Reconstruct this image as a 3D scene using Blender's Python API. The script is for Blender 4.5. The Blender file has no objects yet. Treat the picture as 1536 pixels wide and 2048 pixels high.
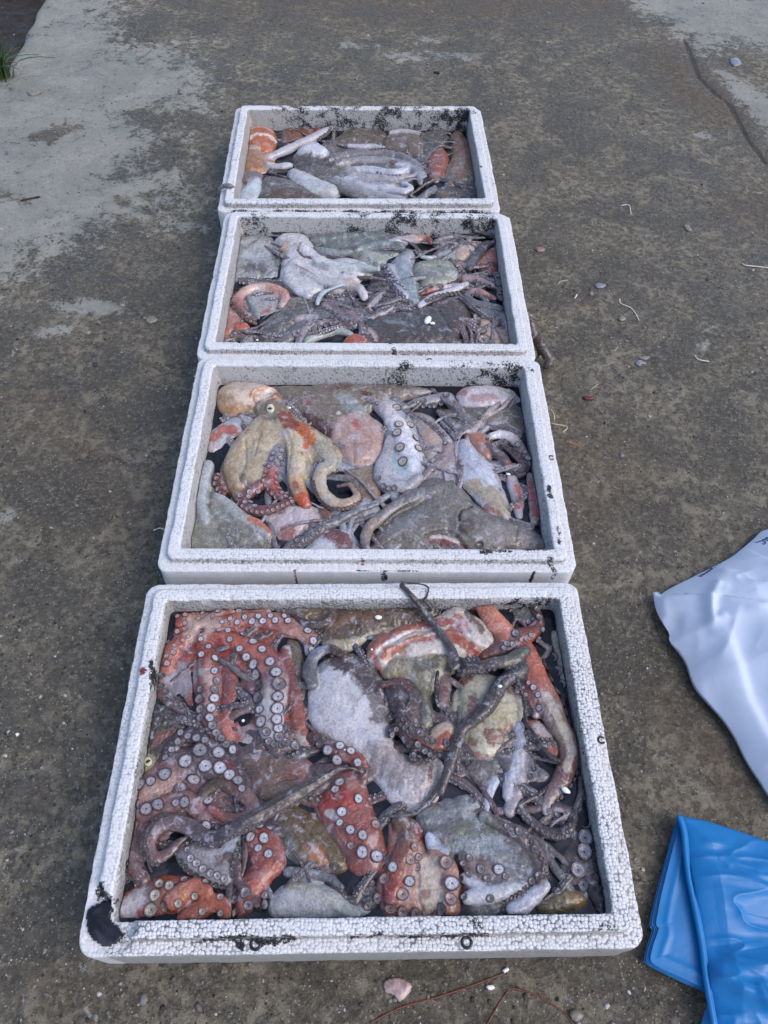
import bpy, bmesh, math, random
import numpy as np
from mathutils import Matrix, Vector
from mathutils.bvhtree import BVHTree
from mathutils.kdtree import KDTree
random.seed(4); RNG = np.random.default_rng(4)
SC = bpy.context.scene; C = SC.collection
# ---------------------------------------------------------------- camera
F, PITCH, ROLL, CH = 1538.0, 0.9317, 0.0249, 1.0274
fw = np.array([0, math.cos(PITCH), -math.sin(PITCH)]); up = np.array([0, math.sin(PITCH), math.cos(PITCH)]); rt = np.array([1., 0, 0])
cR, sR = math.cos(ROLL), math.sin(ROLL)
CX = cR*rt + sR*up; CY = -sR*rt + cR*up
cd = bpy.data.cameras.new('camera'); cam = bpy.data.objects.new('camera', cd); C.objects.link(cam)
cam.matrix_world = Matrix(((CX[0], CY[0], -fw[0], 0), (CX[1], CY[1], -fw[1], 0), (CX[2], CY[2], -fw[2], CH), (0, 0, 0, 1)))
cd.sensor_fit = 'VERTICAL'; cd.sensor_height = 36; cd.lens = F/2048*36; cd.clip_start = .01; cd.clip_end = 500
SC.camera = cam
SC.render.engine = 'CYCLES'; cy = SC.cycles; cy.max_bounces = 5; cy.diffuse_bounces = 3; cy.glossy_bounces = 2; cy.transmission_bounces = 2; cy.transparent_max_bounces = 6; cy.caustics_reflective = False; cy.caustics_refractive = False
# ---------------------------------------------------------------- light
SUN_EL, SUN_AZ = math.radians(50), math.radians(115)      # azimuth from +y towards +x
w = bpy.data.worlds.new("World"); SC.world = w; w.use_nodes = True
nt = w.node_tree; sk = nt.nodes.new('ShaderNodeTexSky'); sk.sky_type = 'NISHITA'; sk.sun_disc = False
sk.sun_elevation = SUN_EL; sk.sun_rotation = SUN_AZ; sk.air_density = 1.0; sk.dust_density = 2.4; sk.ozone_density = 1.0
nt.links.new(sk.outputs[0], nt.nodes['Background'].inputs[0]); nt.nodes['Background'].inputs[1].default_value = 0.15
ld = bpy.data.lights.new('sun', 'SUN'); ld.energy = 0.55; ld.angle = math.radians(34); ld.color = (1, .96, .91)
lo = bpy.data.objects.new('sun', ld); C.objects.link(lo)
sdir = Vector((math.sin(SUN_AZ)*math.cos(SUN_EL), math.cos(SUN_AZ)*math.cos(SUN_EL), math.sin(SUN_EL)))
lo.rotation_euler = sdir.to_track_quat('Z', 'Y').to_euler(); lo.location = (2, 2, 3)
SC.view_settings.view_transform = 'Standard'; SC.view_settings.look = 'None'; SC.view_settings.exposure = 0.82; SC.view_settings.gamma = 1
# ---------------------------------------------------------------- helpers
def tag(o, label=None, cat=None, group=None, kind=None):
    for k, v in (('label', label), ('category', cat), ('group', group), ('kind', kind)):
        if v: o[k] = v
    return o
CROP = {'P': (0, 0, 1), 'A1': (220, 1160, 2.743), 'A2': (700, 1160, 2.743), 'A3': (140, 1500, 2.648), 'A4': (700, 1500, 2.518), 'A5': (1000, 1180, 3.94), 'A6': (580, 1560, 6.827),
        'B1': (300, 710, 3.339), 'B2': (720, 710, 3.339), 'C1': (390, 410, 4.267), 'C2': (720, 410, 3.938), 'D': (430, 190, 2.648),
        'W': (1270, 1030, 3.414), 'U': (1270, 1600, 4.571)}
def px(crop, x, y):
    a, b, s = CROP[crop]; return a + x/s, b + y/s
def ray(X, Y):
    d = CX*(X-768)/F - CY*(Y-1024)/F + fw
    return d
def at(crop, x, y, z=0.0):
    """a spot of the photograph carried down to the level z"""
    X, Y = px(crop, x, y); d = ray(X, Y); t = (z-CH)/d[2]
    return np.array([d[0]*t, d[1]*t, z]), t/F/CROP[crop][2]       # point, metres per crop pixel
def hsh(ix, iy, iz, seed):
    n = (ix*374761393 + iy*668265263 + iz*2147483647 + seed*1274126177) & 0xffffffff
    n = ((n ^ (n >> 13))*1274126177) & 0xffffffff
    n = ((n ^ (n >> 16))*2246822519) & 0xffffffff
    return ((n ^ (n >> 15)) & 0xffff)/65535.0
def vnoise(P, seed=0):
    P = np.asarray(P, float); i = np.floor(P).astype(np.int64); f = P-i; f = f*f*(3-2*f); r = 0
    for dx in (0, 1):
        for dy in (0, 1):
            for dz in (0, 1):
                wgt = (f[:, 0] if dx else 1-f[:, 0])*(f[:, 1] if dy else 1-f[:, 1])*(f[:, 2] if dz else 1-f[:, 2])
                r = r + wgt*hsh(i[:, 0]+dx, i[:, 1]+dy, i[:, 2]+dz, seed)
    return r*2-1
def fbm(P, scale, octs=3, seed=0):
    P = np.asarray(P, float)*scale; r = 0; a = 1; t = 0
    for k in range(octs):
        r = r + a*vnoise(P*(2.03**k)+k*17.3, seed+k); t += a; a *= .5
    return r/t
def lin(c):
    c = np.array(c, float)/255; return np.where(c <= .04045, c/12.92, ((c+.055)/1.055)**2.4)
LIT = np.array([1.08, 1.12, 1.26])
BK = {'A': 1.08, 'B': 1.5, 'C': 1.5, 'D': 1.45}; CURB = 'A'
def alb(c, k=1.0):
    k = k*BK[CURB]
    a = lin(c); a = a*(a.mean()**.36)*1.10/LIT*k; g = a.mean(); return np.clip(g*np.array([.985, .985, 1.04])*.08+a*.92, 0, .9)
def mesh_obj(name, V, Fc, mat, parent=None, smooth=True, cols=None, loc=None, attrs=None):
    V = np.asarray(V, float)
    me = bpy.data.meshes.new(name)
    if loc is None: loc = np.zeros(3)
    me.from_pydata((V-loc).tolist(), [], [tuple(int(i) for i in f) for f in Fc]) if not isinstance(Fc, np.ndarray) else fast(me, V-loc, Fc)
    if smooth: me.polygons.foreach_set('use_smooth', [True]*len(me.polygons))
    if cols is not None:
        a = me.attributes.new('Col', 'FLOAT_COLOR', 'POINT'); a.data.foreach_set('color', np.asarray(cols, np.float32).ravel())
    for k, v in (attrs or {}).items():
        a = me.attributes.new(k, 'FLOAT', 'POINT'); a.data.foreach_set('value', np.asarray(v, np.float32))
    me.update(); me.validate()
    o = bpy.data.objects.new(name, me); C.objects.link(o); o.location = loc
    if mat: me.materials.append(mat)
    if parent: o.parent = parent; o.location = Vector(loc)-parent.location
    return o
def fast(me, V, Q):
    n = Q.shape[1]; me.vertices.add(len(V)); me.vertices.foreach_set('co', V.astype(np.float32).ravel())
    me.loops.add(Q.size); me.loops.foreach_set('vertex_index', Q.astype(np.int32).ravel())
    me.polygons.add(len(Q)); me.polygons.foreach_set('loop_start', np.arange(0, Q.size, n, dtype=np.int32))
    me.update(calc_edges=True)
def spline(P, n, closed=False):
    """Catmull-Rom through the rows of P"""
    P = np.asarray(P, float); m = len(P)
    if m < 3 and not closed:
        t = np.linspace(0, 1, n)[:, None]; return P[0]*(1-t)+P[-1]*t
    E = np.vstack([P[-1], P, P[0], P[1]]) if closed else np.vstack([2*P[0]-P[1], P, 2*P[-1]-P[-2]])
    segs = m if closed else m-1
    d = np.array([np.linalg.norm((E[i+2]-E[i+1])[:2]) for i in range(segs)]); cu = np.concatenate([[0], np.cumsum(d)])
    s = np.linspace(0, cu[-1], n, endpoint=not closed); k = np.clip(np.searchsorted(cu, s, side='right')-1, 0, segs-1)
    t = ((s-cu[k])/np.maximum(d[k], 1e-9))[:, None]
    p0, p1, p2, p3 = E[k], E[k+1], E[k+2], E[k+3]
    return .5*((2*p1)+(-p0+p2)*t+(2*p0-5*p1+4*p2-p3)*t*t+(-p0+3*p1-3*p2+p3)*t**3)
def seg_dist(X, Y, poly, closed=False):
    best = np.full(X.shape, 1e9); n = len(poly)
    if n == 1: return np.hypot(X-poly[0][0], Y-poly[0][1])
    for i in range(n if closed else n-1):
        a = poly[i]; b = poly[(i+1) % n]; dx, dy = b[0]-a[0], b[1]-a[1]; L = dx*dx+dy*dy+1e-12
        t = np.clip(((X-a[0])*dx+(Y-a[1])*dy)/L, 0, 1)
        best = np.minimum(best, (X-a[0]-t*dx)**2+(Y-a[1]-t*dy)**2)
    return np.sqrt(best)
def inside(X, Y, poly):
    r = np.zeros(X.shape, bool); n = len(poly)
    for i in range(n):
        a = poly[i]; b = poly[(i+1) % n]
        c = (a[1] > Y) != (b[1] > Y)
        with np.errstate(divide='ignore', invalid='ignore'):
            r ^= c & (X < (b[0]-a[0])*(Y-a[1])/(b[1]-a[1])+a[0])
    return r
def tube(P, R, seg=12, flat=.8, caps=True):
    """closed tube round the points P with radii R, squashed to 'flat' in height"""
    P = np.asarray(P, float); R = np.asarray(R, float); n = len(P)
    T = np.gradient(P, axis=0); T /= np.linalg.norm(T, axis=1)[:, None]+1e-9
    S = np.cross(T, [0, 0, 1.]); ln = np.linalg.norm(S, axis=1)
    for i in range(n):
        if ln[i] < .25: S[i] = S[i-1] if i else [1, 0, 0]; ln[i] = np.linalg.norm(S[i])
    S /= ln[:, None]; U = np.cross(S, T)
    if caps:
        cs = [(-.95, .3), (-.75, .66), (-.4, .92)]
        P = np.vstack([[P[0]+T[0]*R[0]*a for a, b in cs], P, [P[-1]-T[-1]*R[-1]*a for a, b in cs[::-1]]])
        R = np.concatenate([[R[0]*b for a, b in cs], R, [R[-1]*b for a, b in cs[::-1]]])
        S = np.vstack([[S[0]]*3, S, [S[-1]]*3]); U = np.vstack([[U[0]]*3, U, [U[-1]]*3]); n += 6
    an = np.arange(seg)*2*math.pi/seg
    V = P[:, None, :]+R[:, None, None]*(np.cos(an)[None, :, None]*S[:, None, :]+flat*np.sin(an)[None, :, None]*U[:, None, :])
    V = V.reshape(-1, 3); Fc = []
    for i in range(n-1):
        for j in range(seg):
            k = (j+1) % seg; Fc.append((i*seg+j, i*seg+k, (i+1)*seg+k, (i+1)*seg+j))
    Fc.append(tuple(range(seg))[::-1]); Fc.append(tuple((n-1)*seg+j for j in range(seg)))
    return V, Fc
# ---------------------------------------------------------------- materials
class Mat:
    def __init__(s, name):
        s.m = bpy.data.materials.new(name); s.m.use_nodes = True; s.t = s.m.node_tree; s.b = s.t.nodes['Principled BSDF']
        s.out = s.t.nodes['Material Output']
    def n(s, typ, **kw):
        nd = s.t.nodes.new('ShaderNode'+typ)
        for k, v in kw.items():
            if k.startswith('i_'):
                key = k[2:]; key = int(key) if key.isdigit() else key
                if hasattr(v, 'links') or isinstance(v, bpy.types.NodeSocket): s.t.links.new(v, nd.inputs[key])
                else: nd.inputs[key].default_value = v
            else: setattr(nd, k, v)
        return nd
    def link(s, a, b): s.t.links.new(a, b)
    def noise(s, vec, scale, det=4, rough=.55, dist=0):
        return s.n('TexNoise', i_Vector=vec, i_Scale=scale, i_Detail=det, i_Roughness=rough, i_Distortion=dist).outputs[0]
    def ramp(s, fac, lo, hi, a=0., b=1.):
        nd = s.n('MapRange', i_0=fac, i_1=lo, i_2=hi, i_3=a, i_4=b); nd.interpolation_type = 'SMOOTHSTEP'; return nd.outputs[0]
    def math(s, op, a, b=0., c=0.):
        nd = s.n('Math', operation=op)
        for i, v in enumerate((a, b, c)):
            if isinstance(v, bpy.types.NodeSocket): s.t.links.new(v, nd.inputs[i])
            else: nd.inputs[i].default_value = v
        return nd.outputs[0]
    def mix(s, fac, a, b, mode='MIX'):
        nd = s.n('Mix', data_type='RGBA', blend_type=mode)
        for i, v in ((0, fac), (6, a), (7, b)):
            if isinstance(v, bpy.types.NodeSocket): s.t.links.new(v, nd.inputs[i])
            else: nd.inputs[i].default_value = v if i == 0 else (*v, 1) if len(v) == 3 else v
        return nd.outputs[2]
    def bump(s, h, dist, strength=1., prev=None):
        nd = s.n('Bump', i_Height=h, i_Distance=dist, i_Strength=strength)
        if prev is not None: s.link(prev, nd.inputs['Normal'])
        return nd.outputs[0]
    def obj(s): return s.n('TexCoord').outputs['Object']
    def attr(s, name, out='Fac'): return s.n('Attribute', attribute_name=name).outputs[out]
    def set(s, **kw):
        for k, v in kw.items():
            k = k.replace('_', ' ')
            if isinstance(v, bpy.types.NodeSocket): s.link(v, s.b.inputs[k])
            else: s.b.inputs[k].default_value = (*v, 1) if isinstance(v, tuple) and len(v) == 3 and 'Color' in k else v
        return s.m
def mat_skin():
    M = Mat('octopus_skin'); o = M.obj(); rnd = M.n('ObjectInfo').outputs['Random']
    vec = M.n('VectorMath', operation='ADD', i_0=o, i_1=M.n('CombineXYZ', i_0=M.math('MULTIPLY', rnd, 7.), i_1=M.math('MULTIPLY', rnd, 13.)).outputs[0]).outputs[0]
    base = M.attr('Col', 'Color'); mott = M.n('Attribute', attribute_name='Col').outputs['Alpha']
    n1 = M.noise(vec, 55, 5, .6, .6); n2 = M.noise(vec, 260, 4, .65, .4); n3 = M.noise(vec, 900, 3, .6)
    k = M.math('ADD', M.math('MULTIPLY', M.ramp(n1, .3, .7), .44), M.math('MULTIPLY', M.ramp(n2, .25, .75), .36))
    c = M.mix(1., base, M.n('CombineColor', i_0=M.math('ADD', k, .64), i_1=M.math('ADD', k, .62), i_2=M.math('ADD', k, .63)).outputs[0], 'MULTIPLY')
    # milky film in soft clouds, warm blush in others
    c = M.mix(M.ramp(M.noise(vec, 34, 4, .6, .8), .55, .78, 0, .28), c, (.42, .43, .50))
    c = M.mix(M.ramp(M.noise(vec, 41, 3, .6, 1.2), .62, .8, 0, .25), c, (.30, .12, .09))
    # mottling: dark streaks and freckles where the skin is patterned
    st = M.ramp(M.noise(M.n('Mapping', i_Vector=vec, i_Rotation=(0, 0, .6), i_Scale=(1, 3.2, 1)).outputs[0], 170, 5, .7, .9), .52, .66)
    c = M.mix(M.math('MULTIPLY', M.math('MULTIPLY', st, mott), .42), c, (.040, .036, .046))
    fr = M.ramp(M.n('TexVoronoi', i_Vector=vec, i_Scale=330.).outputs['Distance'], .16, .30, 1, 0)
    fr = M.math('MULTIPLY', fr, M.ramp(n1, .5, .62))
    c = M.mix(M.math('MULTIPLY', M.math('MULTIPLY', fr, M.math('ADD', mott, .12)), .7), c, (.02, .018, .02))
    lt = M.ramp(n3, .60, .72); c = M.mix(M.math('MULTIPLY', M.math('MULTIPLY', lt, mott), .35), c, (.40, .38, .36))
    vn = M.math('ABSOLUTE', M.math('SUBTRACT', M.noise(vec, 75, 4, .6, 1.6), .5)); vn = M.math('MULTIPLY', M.ramp(vn, .004, .02, 1, 0), M.ramp(n1, .42, .6))
    c = M.mix(M.math('MULTIPLY', vn, M.math('ADD', M.math('MULTIPLY', mott, .5), .12)), c, (.05, .035, .04))
    ml = M.ramp(M.noise(M.n('Mapping', i_Vector=vec, i_Rotation=(0, 0, -.4), i_Scale=(1, 2.2, 1)).outputs[0], 105, 5, .72, 1.4), .54, .70, 0, .34)
    c = M.mix(ml, c, (.40, .41, .49))
    vw = M.n('VectorMath', operation='ADD', i_0=vec, i_1=M.n('VectorMath', operation='SCALE', i_0=M.n('TexNoise', i_Vector=vec, i_Scale=70., i_Detail=4.).outputs[1], i_3=.012).outputs[0]).outputs[0]
    rt_ = M.ramp(M.n('TexVoronoi', feature='DISTANCE_TO_EDGE', i_Vector=vw, i_Scale=190.).outputs['Distance'], .0, .13, 1, 0)
    c = M.mix(M.math('MULTIPLY', M.math('MULTIPLY', rt_, M.ramp(n1, .36, .62)), M.math('ADD', M.math('MULTIPLY', mott, .30), .12)), c, (.040, .026, .034))
    c = M.mix(M.math('MULTIPLY', M.ramp(M.noise(vec, 28, 5, .7, 1.), .56, .70), M.math('ADD', M.math('MULTIPLY', mott, .32), .10)), c, (.050, .042, .058))
    sw = M.noise(M.n('VectorMath', operation='ADD', i_0=vec, i_1=M.n('VectorMath', operation='SCALE', i_0=M.n('TexNoise', i_Vector=vec, i_Scale=26., i_Detail=3.).outputs[1], i_3=.05).outputs[0]).outputs[0], 62, 7, .68, .4)
    c = M.mix(M.ramp(sw, .54, .64, 0, .5), c, (.42, .43, .52)); c = M.mix(M.ramp(M.math('ABSOLUTE', M.math('SUBTRACT', sw, .44)), .0, .022, .38, 0), c, (.035, .028, .036))
    b = M.bump(n1, .004, .5); b = M.bump(rt_, .0012, -.4, b); b = M.bump(n2, .0016, .6, b); b = M.bump(n3, .0006, .5, b)
    rg = M.ramp(n2, .3, .7, .22, .42)
    return M.set(Base_Color=c, Roughness=rg, Normal=b, Coat_Weight=.85, Coat_Roughness=.06, Coat_IOR=1.38, Specular_IOR_Level=.3, Subsurface_Weight=.0, Subsurface_Radius=(.006, .003, .002), Subsurface_Scale=1.0)
def mat_sucker():
    M = Mat('sucker_skin'); o = M.obj(); oi = M.n('ObjectInfo')
    base = M.attr('Col', 'Color'); n2 = M.noise(M.n('VectorMath', operation='ADD', i_0=o, i_1=M.n('CombineXYZ', i_0=M.math('MULTIPLY', oi.outputs['Random'], 50.)).outputs[0]).outputs[0], 2.6, 4, .65)
    k = M.ramp(n2, .25, .75, .62, 1.12)
    c = M.mix(1., base, oi.outputs['Color'], 'MULTIPLY'); c = M.mix(1., c, M.n('CombineColor', i_0=k, i_1=k, i_2=k).outputs[0], 'MULTIPLY')
    return M.set(Base_Color=c, Roughness=.3, Coat_Weight=.8, Coat_Roughness=.08, Normal=M.bump(n2, .15, .5))
def mat_eps():
    M = Mat('bead_foam'); o = M.obj(); gr = M.attr('grime'); bd = M.attr('bead'); stn = M.attr('stain'); inkk = M.attr('ink')
    vf = M.n('TexVoronoi', feature='F1', i_Vector=o, i_Scale=255., i_Randomness=.72)
    v2 = M.n('TexVoronoi', feature='F2', i_Vector=o, i_Scale=255., i_Randomness=.72)
    vd = M.math('SUBTRACT', v2.outputs['Distance'], vf.outputs['Distance'])       # 0 where two beads meet
    big = M.noise(o, 7, 4, .6); mid = M.noise(o, 38, 4, .65, .5); fine = M.noise(o, 420, 3, .6)
    g = M.math('ADD', M.math('MULTIPLY', M.ramp(mid, .38, .66), .6), M.math('MULTIPLY', M.ramp(big, .38, .62), .55))
    g = M.math('MULTIPLY', g, gr)
    wid = M.math('ADD', .10, M.math('MULTIPLY', g, .16))
    e1 = M.n('MapRange', i_0=vd, i_1=0., i_2=wid, i_3=1., i_4=0.).outputs[0]
    e2 = M.ramp(vf.outputs['Distance'], .50, .66)                                   # pits where three beads meet
    edge = M.math('MAXIMUM', M.math('MULTIPLY', e1, .75), e2)
    cell = M.n('SeparateColor', i_0=vf.outputs['Color']).outputs[0]
    white = M.mix(M.ramp(cell, 0, 1, 0, .4), (.63, .63, .645), (.51, .52, .555))
    white = M.mix(M.ramp(M.noise(o, 16, 3), .45, .7, 0, .3), white, (.66, .68, .72))
    em = M.math('MULTIPLY', edge, M.math('MULTIPLY', bd, M.math('MULTIPLY', M.ramp(M.noise(o, 9, 3, .6), .35, .6, .4, .85), M.math('ADD', .62, M.math('MULTIPLY', g, .75)))))
    em = M.n('Clamp', i_0=em).outputs[0]
    c = M.mix(em, white, (.05, .048, .055))
    dk = M.math('MULTIPLY', M.ramp(M.math('ADD', cell, M.math('MULTIPLY', g, .22)), .985, 1.09), M.ramp(gr, .2, .9, 0, .6))
    c = M.mix(M.n('Clamp', i_0=dk).outputs[0], c, (.06, .057, .062))
    sm = M.ramp(M.math('ADD', M.noise(o, 95, 5, .75), M.math('MULTIPLY', gr, .045)), .66, .74, 0, .9)
    c = M.mix(M.math('MULTIPLY', sm, M.ramp(gr, 0, .5)), c, (.035, .033, .036))
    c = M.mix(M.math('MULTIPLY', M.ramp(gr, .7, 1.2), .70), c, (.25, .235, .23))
    c = M.mix(M.ramp(M.math('ADD', stn, M.math('MULTIPLY', M.math('SUBTRACT', fine, .5), .9)), .45, .6), c, (.14, .03, .022))
    c = M.mix(M.ramp(M.math('ADD', inkk, M.math('ADD', M.math('MULTIPLY', M.math('SUBTRACT', M.noise(o, 300, 4, .8), .5), 1.7), M.math('MULTIPLY', M.math('SUBTRACT', mid, .5), 1.5))), .50, .66), c, (.015, .015, .018))
    h = M.math('SUBTRACT', 1., vf.outputs['Distance'])
    b = M.bump(M.math('SUBTRACT', 1., M.math('MULTIPLY', vf.outputs['Distance'], vf.outputs['Distance'])), .0022, M.math('MULTIPLY', bd, .7)); b = M.bump(fine, .0004, .3, b)
    return M.set(Base_Color=c, Roughness=.62, Normal=b, Specular_IOR_Level=.35)
def mat_ground():
    M = Mat('worn_concrete'); o = M.obj(); pale = M.attr('pale'); tan = M.attr('tan'); soil = M.attr('soil'); crk = M.attr('crack')
    n0 = M.noise(o, 1.6, 4, .6); n1 = M.noise(o, 7, 5, .65, .6); n2 = M.noise(o, 32, 6, .72, .5); n3 = M.noise(o, 130, 5, .72, .3); n4 = M.noise(o, 480, 3, .7)
    vz = M.n('TexVoronoi', feature='SMOOTH_F1', i_Vector=M.n('VectorMath', operation='ADD', i_0=o, i_1=M.n('VectorMath', operation='SCALE', i_0=M.n('TexNoise', i_Vector=o, i_Scale=60.).outputs[1], i_3=.02).outputs[0]).outputs[0], i_Scale=70.).outputs['Distance']
    crumb = M.math('MULTIPLY', M.ramp(n1, .42, .58), M.ramp(vz, .35, .62))
    c = M.mix(M.ramp(n1, .36, .64), (.092, .079, .059), (.160, .135, .095))
    c = M.mix(M.ramp(n0, .42, .6, 0, .6), c, (.148, .132, .103))
    c = M.mix(M.ramp(M.noise(o, 4.2, 4, .6, .8), .52, .66, 0, .6), c, (.078, .075, .070))
    c = M.mix(M.ramp(n2, .42, .60, 0, .62), c, (.052, .045, .037))
    c = M.mix(M.math('MULTIPLY', crumb, .75), c, (.300, .262, .190))
    pit = M.ramp(M.math('ADD', M.math('MULTIPLY', n2, .5), M.math('MULTIPLY', n3, .5)), .40, .50, 1, 0)
    c = M.mix(M.math('MULTIPLY', pit, .75), c, (.035, .031, .027))  # shade of the hollows put into the colour, as bump alone shows little
    rim = M.math('MULTIPLY', M.ramp(M.math('ABSOLUTE', M.math('SUBTRACT', M.noise(o, 85, 5, .7, 1.2), .5)), .0, .03, 1, 0), M.ramp(n1, .4, .6, .25, 1.))
    c = M.mix(M.math('MULTIPLY', rim, .55), c, (.27, .245, .195))
    c = M.mix(M.ramp(n3, .53, .66, 0, .7), c, (.25, .23, .185))
    c = M.mix(M.ramp(n4, .57, .68, 0, .6), c, (.016, .014, .012))
    c = M.mix(M.ramp(M.noise(o, 11, 4, .6, 1.), .58, .74, 0, .45), c, (.120, .080, .050))
    # aggregate: small light and dark stones flush with the surface
    for sc, lo_, col in ((62, .93, (.17, .155, .13)), (110, .93, (.030, .028, .026)), (150, .92, (.24, .225, .19)), (260, .93, (.32, .30, .25)), (85, .95, (.13, .13, .125)), (200, .93, (.012, .012, .012)), (330, .94, (.42, .40, .36))):
        v = M.n('TexVoronoi', i_Vector=o, i_Scale=float(sc)); cc = M.n('SeparateColor', i_0=v.outputs['Color']).outputs[1]
        msk = M.math('MULTIPLY', M.ramp(cc, lo_, lo_+.02), M.ramp(M.math('ADD', v.outputs['Distance'], M.math('MULTIPLY', n4, .2)), .36, .44, 1, 0))
        c = M.mix(M.math('MULTIPLY', msk, .85), c, col)
    c = M.mix(M.math('MULTIPLY', tan, M.ramp(n1, .3, .6, .5, 1.)), c, M.mix(M.ramp(n3, .4, .65), (.085, .056, .034), (.14, .105, .07)))
    pf = M.math('ADD', M.math('ADD', pale, M.math('MULTIPLY', M.math('SUBTRACT', n1, .5), 1.2)), M.math('ADD', M.math('MULTIPLY', M.math('SUBTRACT', n2, .5), 2.6), M.math('MULTIPLY', M.math('SUBTRACT', n3, .5), 1.6)))
    pm = M.ramp(pf, .36, .70)
    pc = M.mix(M.ramp(n1, .35, .65), (.245, .250, .225), (.335, .330, .290)); pc = M.mix(M.ramp(n3, .54, .66, 0, .6), pc, (.13, .125, .11)); pc = M.mix(M.ramp(n2, .55, .68, 0, .5), pc, (.36, .36, .34))
    pc = M.mix(M.ramp(n4, .60, .68, 0, .7), pc, (.05, .046, .04)); pc = M.mix(M.math('MULTIPLY', pit, .35), pc, (.10, .096, .085))
    c = M.mix(M.math('MULTIPLY', pm, .9), c, pc)
    sc_ = M.mix(M.ramp(n2, .35, .65), (.014, .009, .006), (.045, .030, .019)); sc_ = M.mix(M.ramp(n3, .62, .7), sc_, (.13, .11, .09))
    cw = M.n('VectorMath', operation='ADD', i_0=o, i_1=M.n('VectorMath', operation='SCALE', i_0=M.n('TexNoise', i_Vector=o, i_Scale=5., i_Detail=6., i_Roughness=.7).outputs[1], i_3=.22).outputs[0]).outputs[0]
    ck = M.n('TexVoronoi', feature='DISTANCE_TO_EDGE', i_Vector=cw, i_Scale=1.7).outputs['Distance']
    ck = M.math('MULTIPLY', M.ramp(ck, .0, .0045, 1, 0), M.ramp(M.noise(o, 3.1, 3), .48, .58))
    c = M.mix(M.math('MULTIPLY', ck, .7), c, (.022, .019, .016))
    c = M.mix(soil, c, sc_)
    c = M.mix(M.ramp(M.math('ADD', crk, M.math('MULTIPLY', M.math('SUBTRACT', n3, .5), .9)), .45, .75, 0, .8), c, (.030, .021, .014))
    b = M.bump(n2, .012, M.math('SUBTRACT', 1., M.math('MULTIPLY', pm, .6))); b = M.bump(vz, .005, M.math('SUBTRACT', .8, M.math('MULTIPLY', pm, .6)), b); b = M.bump(n3, .005, 1., b); b = M.bump(n4, .0018, .8, b)
    return M.set(Base_Color=c, Roughness=M.ramp(n1, .3, .7, .50, .8), Normal=b, Specular_IOR_Level=.45)
def simple(name, col, rough=.5, var=.25, scale=300, bump=.0005, **kw):
    M = Mat(name); o = M.obj(); n = M.noise(o, scale, 4, .6)
    k = M.ramp(n, .3, .7, 1-var, 1+var)
    c = M.mix(1., (*col, 1), M.n('CombineColor', i_0=k, i_1=k, i_2=k).outputs[0], 'MULTIPLY')
    return M.set(Base_Color=c, Roughness=rough, Normal=M.bump(n, bump, .6), **kw)
def mat_liquid():
    M = Mat('murky_ink_water'); o = M.obj(); n = M.noise(o, 22, 4, .6, .8); n2 = M.noise(o, 90, 3)
    c = M.mix(M.ramp(n, .45, .72), (.012, .013, .019), (.045, .047, .062))
    M.set(Base_Color=c, Roughness=.045, IOR=1.36, Normal=M.bump(n2, .0012, .3))
    tr = M.n('BsdfTransparent', i_Color=(.6, .6, .66, 1)); mx = M.n('MixShader', i_0=M.ramp(n, .3, .7, .88, .985), i_1=tr.outputs[0], i_2=M.b.outputs[0])
    M.link(mx.outputs[0], M.out.inputs[0]); return M.m
def mat_vcol(name, rough=.7):
    M = Mat(name); o = M.obj(); n = M.noise(o, 500, 3); k = M.ramp(n, .3, .7, .7, 1.2)
    c = M.mix(1., M.attr('Col', 'Color'), M.n('CombineColor', i_0=k, i_1=k, i_2=k).outputs[0], 'MULTIPLY')
    return M.set(Base_Color=c, Roughness=rough, Normal=M.bump(n, .0008, .6))
SKIN = mat_skin(); SUCK = mat_sucker(); EPS = mat_eps(); GROUND = mat_ground(); LIQ = mat_liquid(); VCOL = mat_vcol('stone')
INK = simple('dried_ink', (.015, .015, .018), .3)
EYE = mat_vcol('eye', .15)
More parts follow.
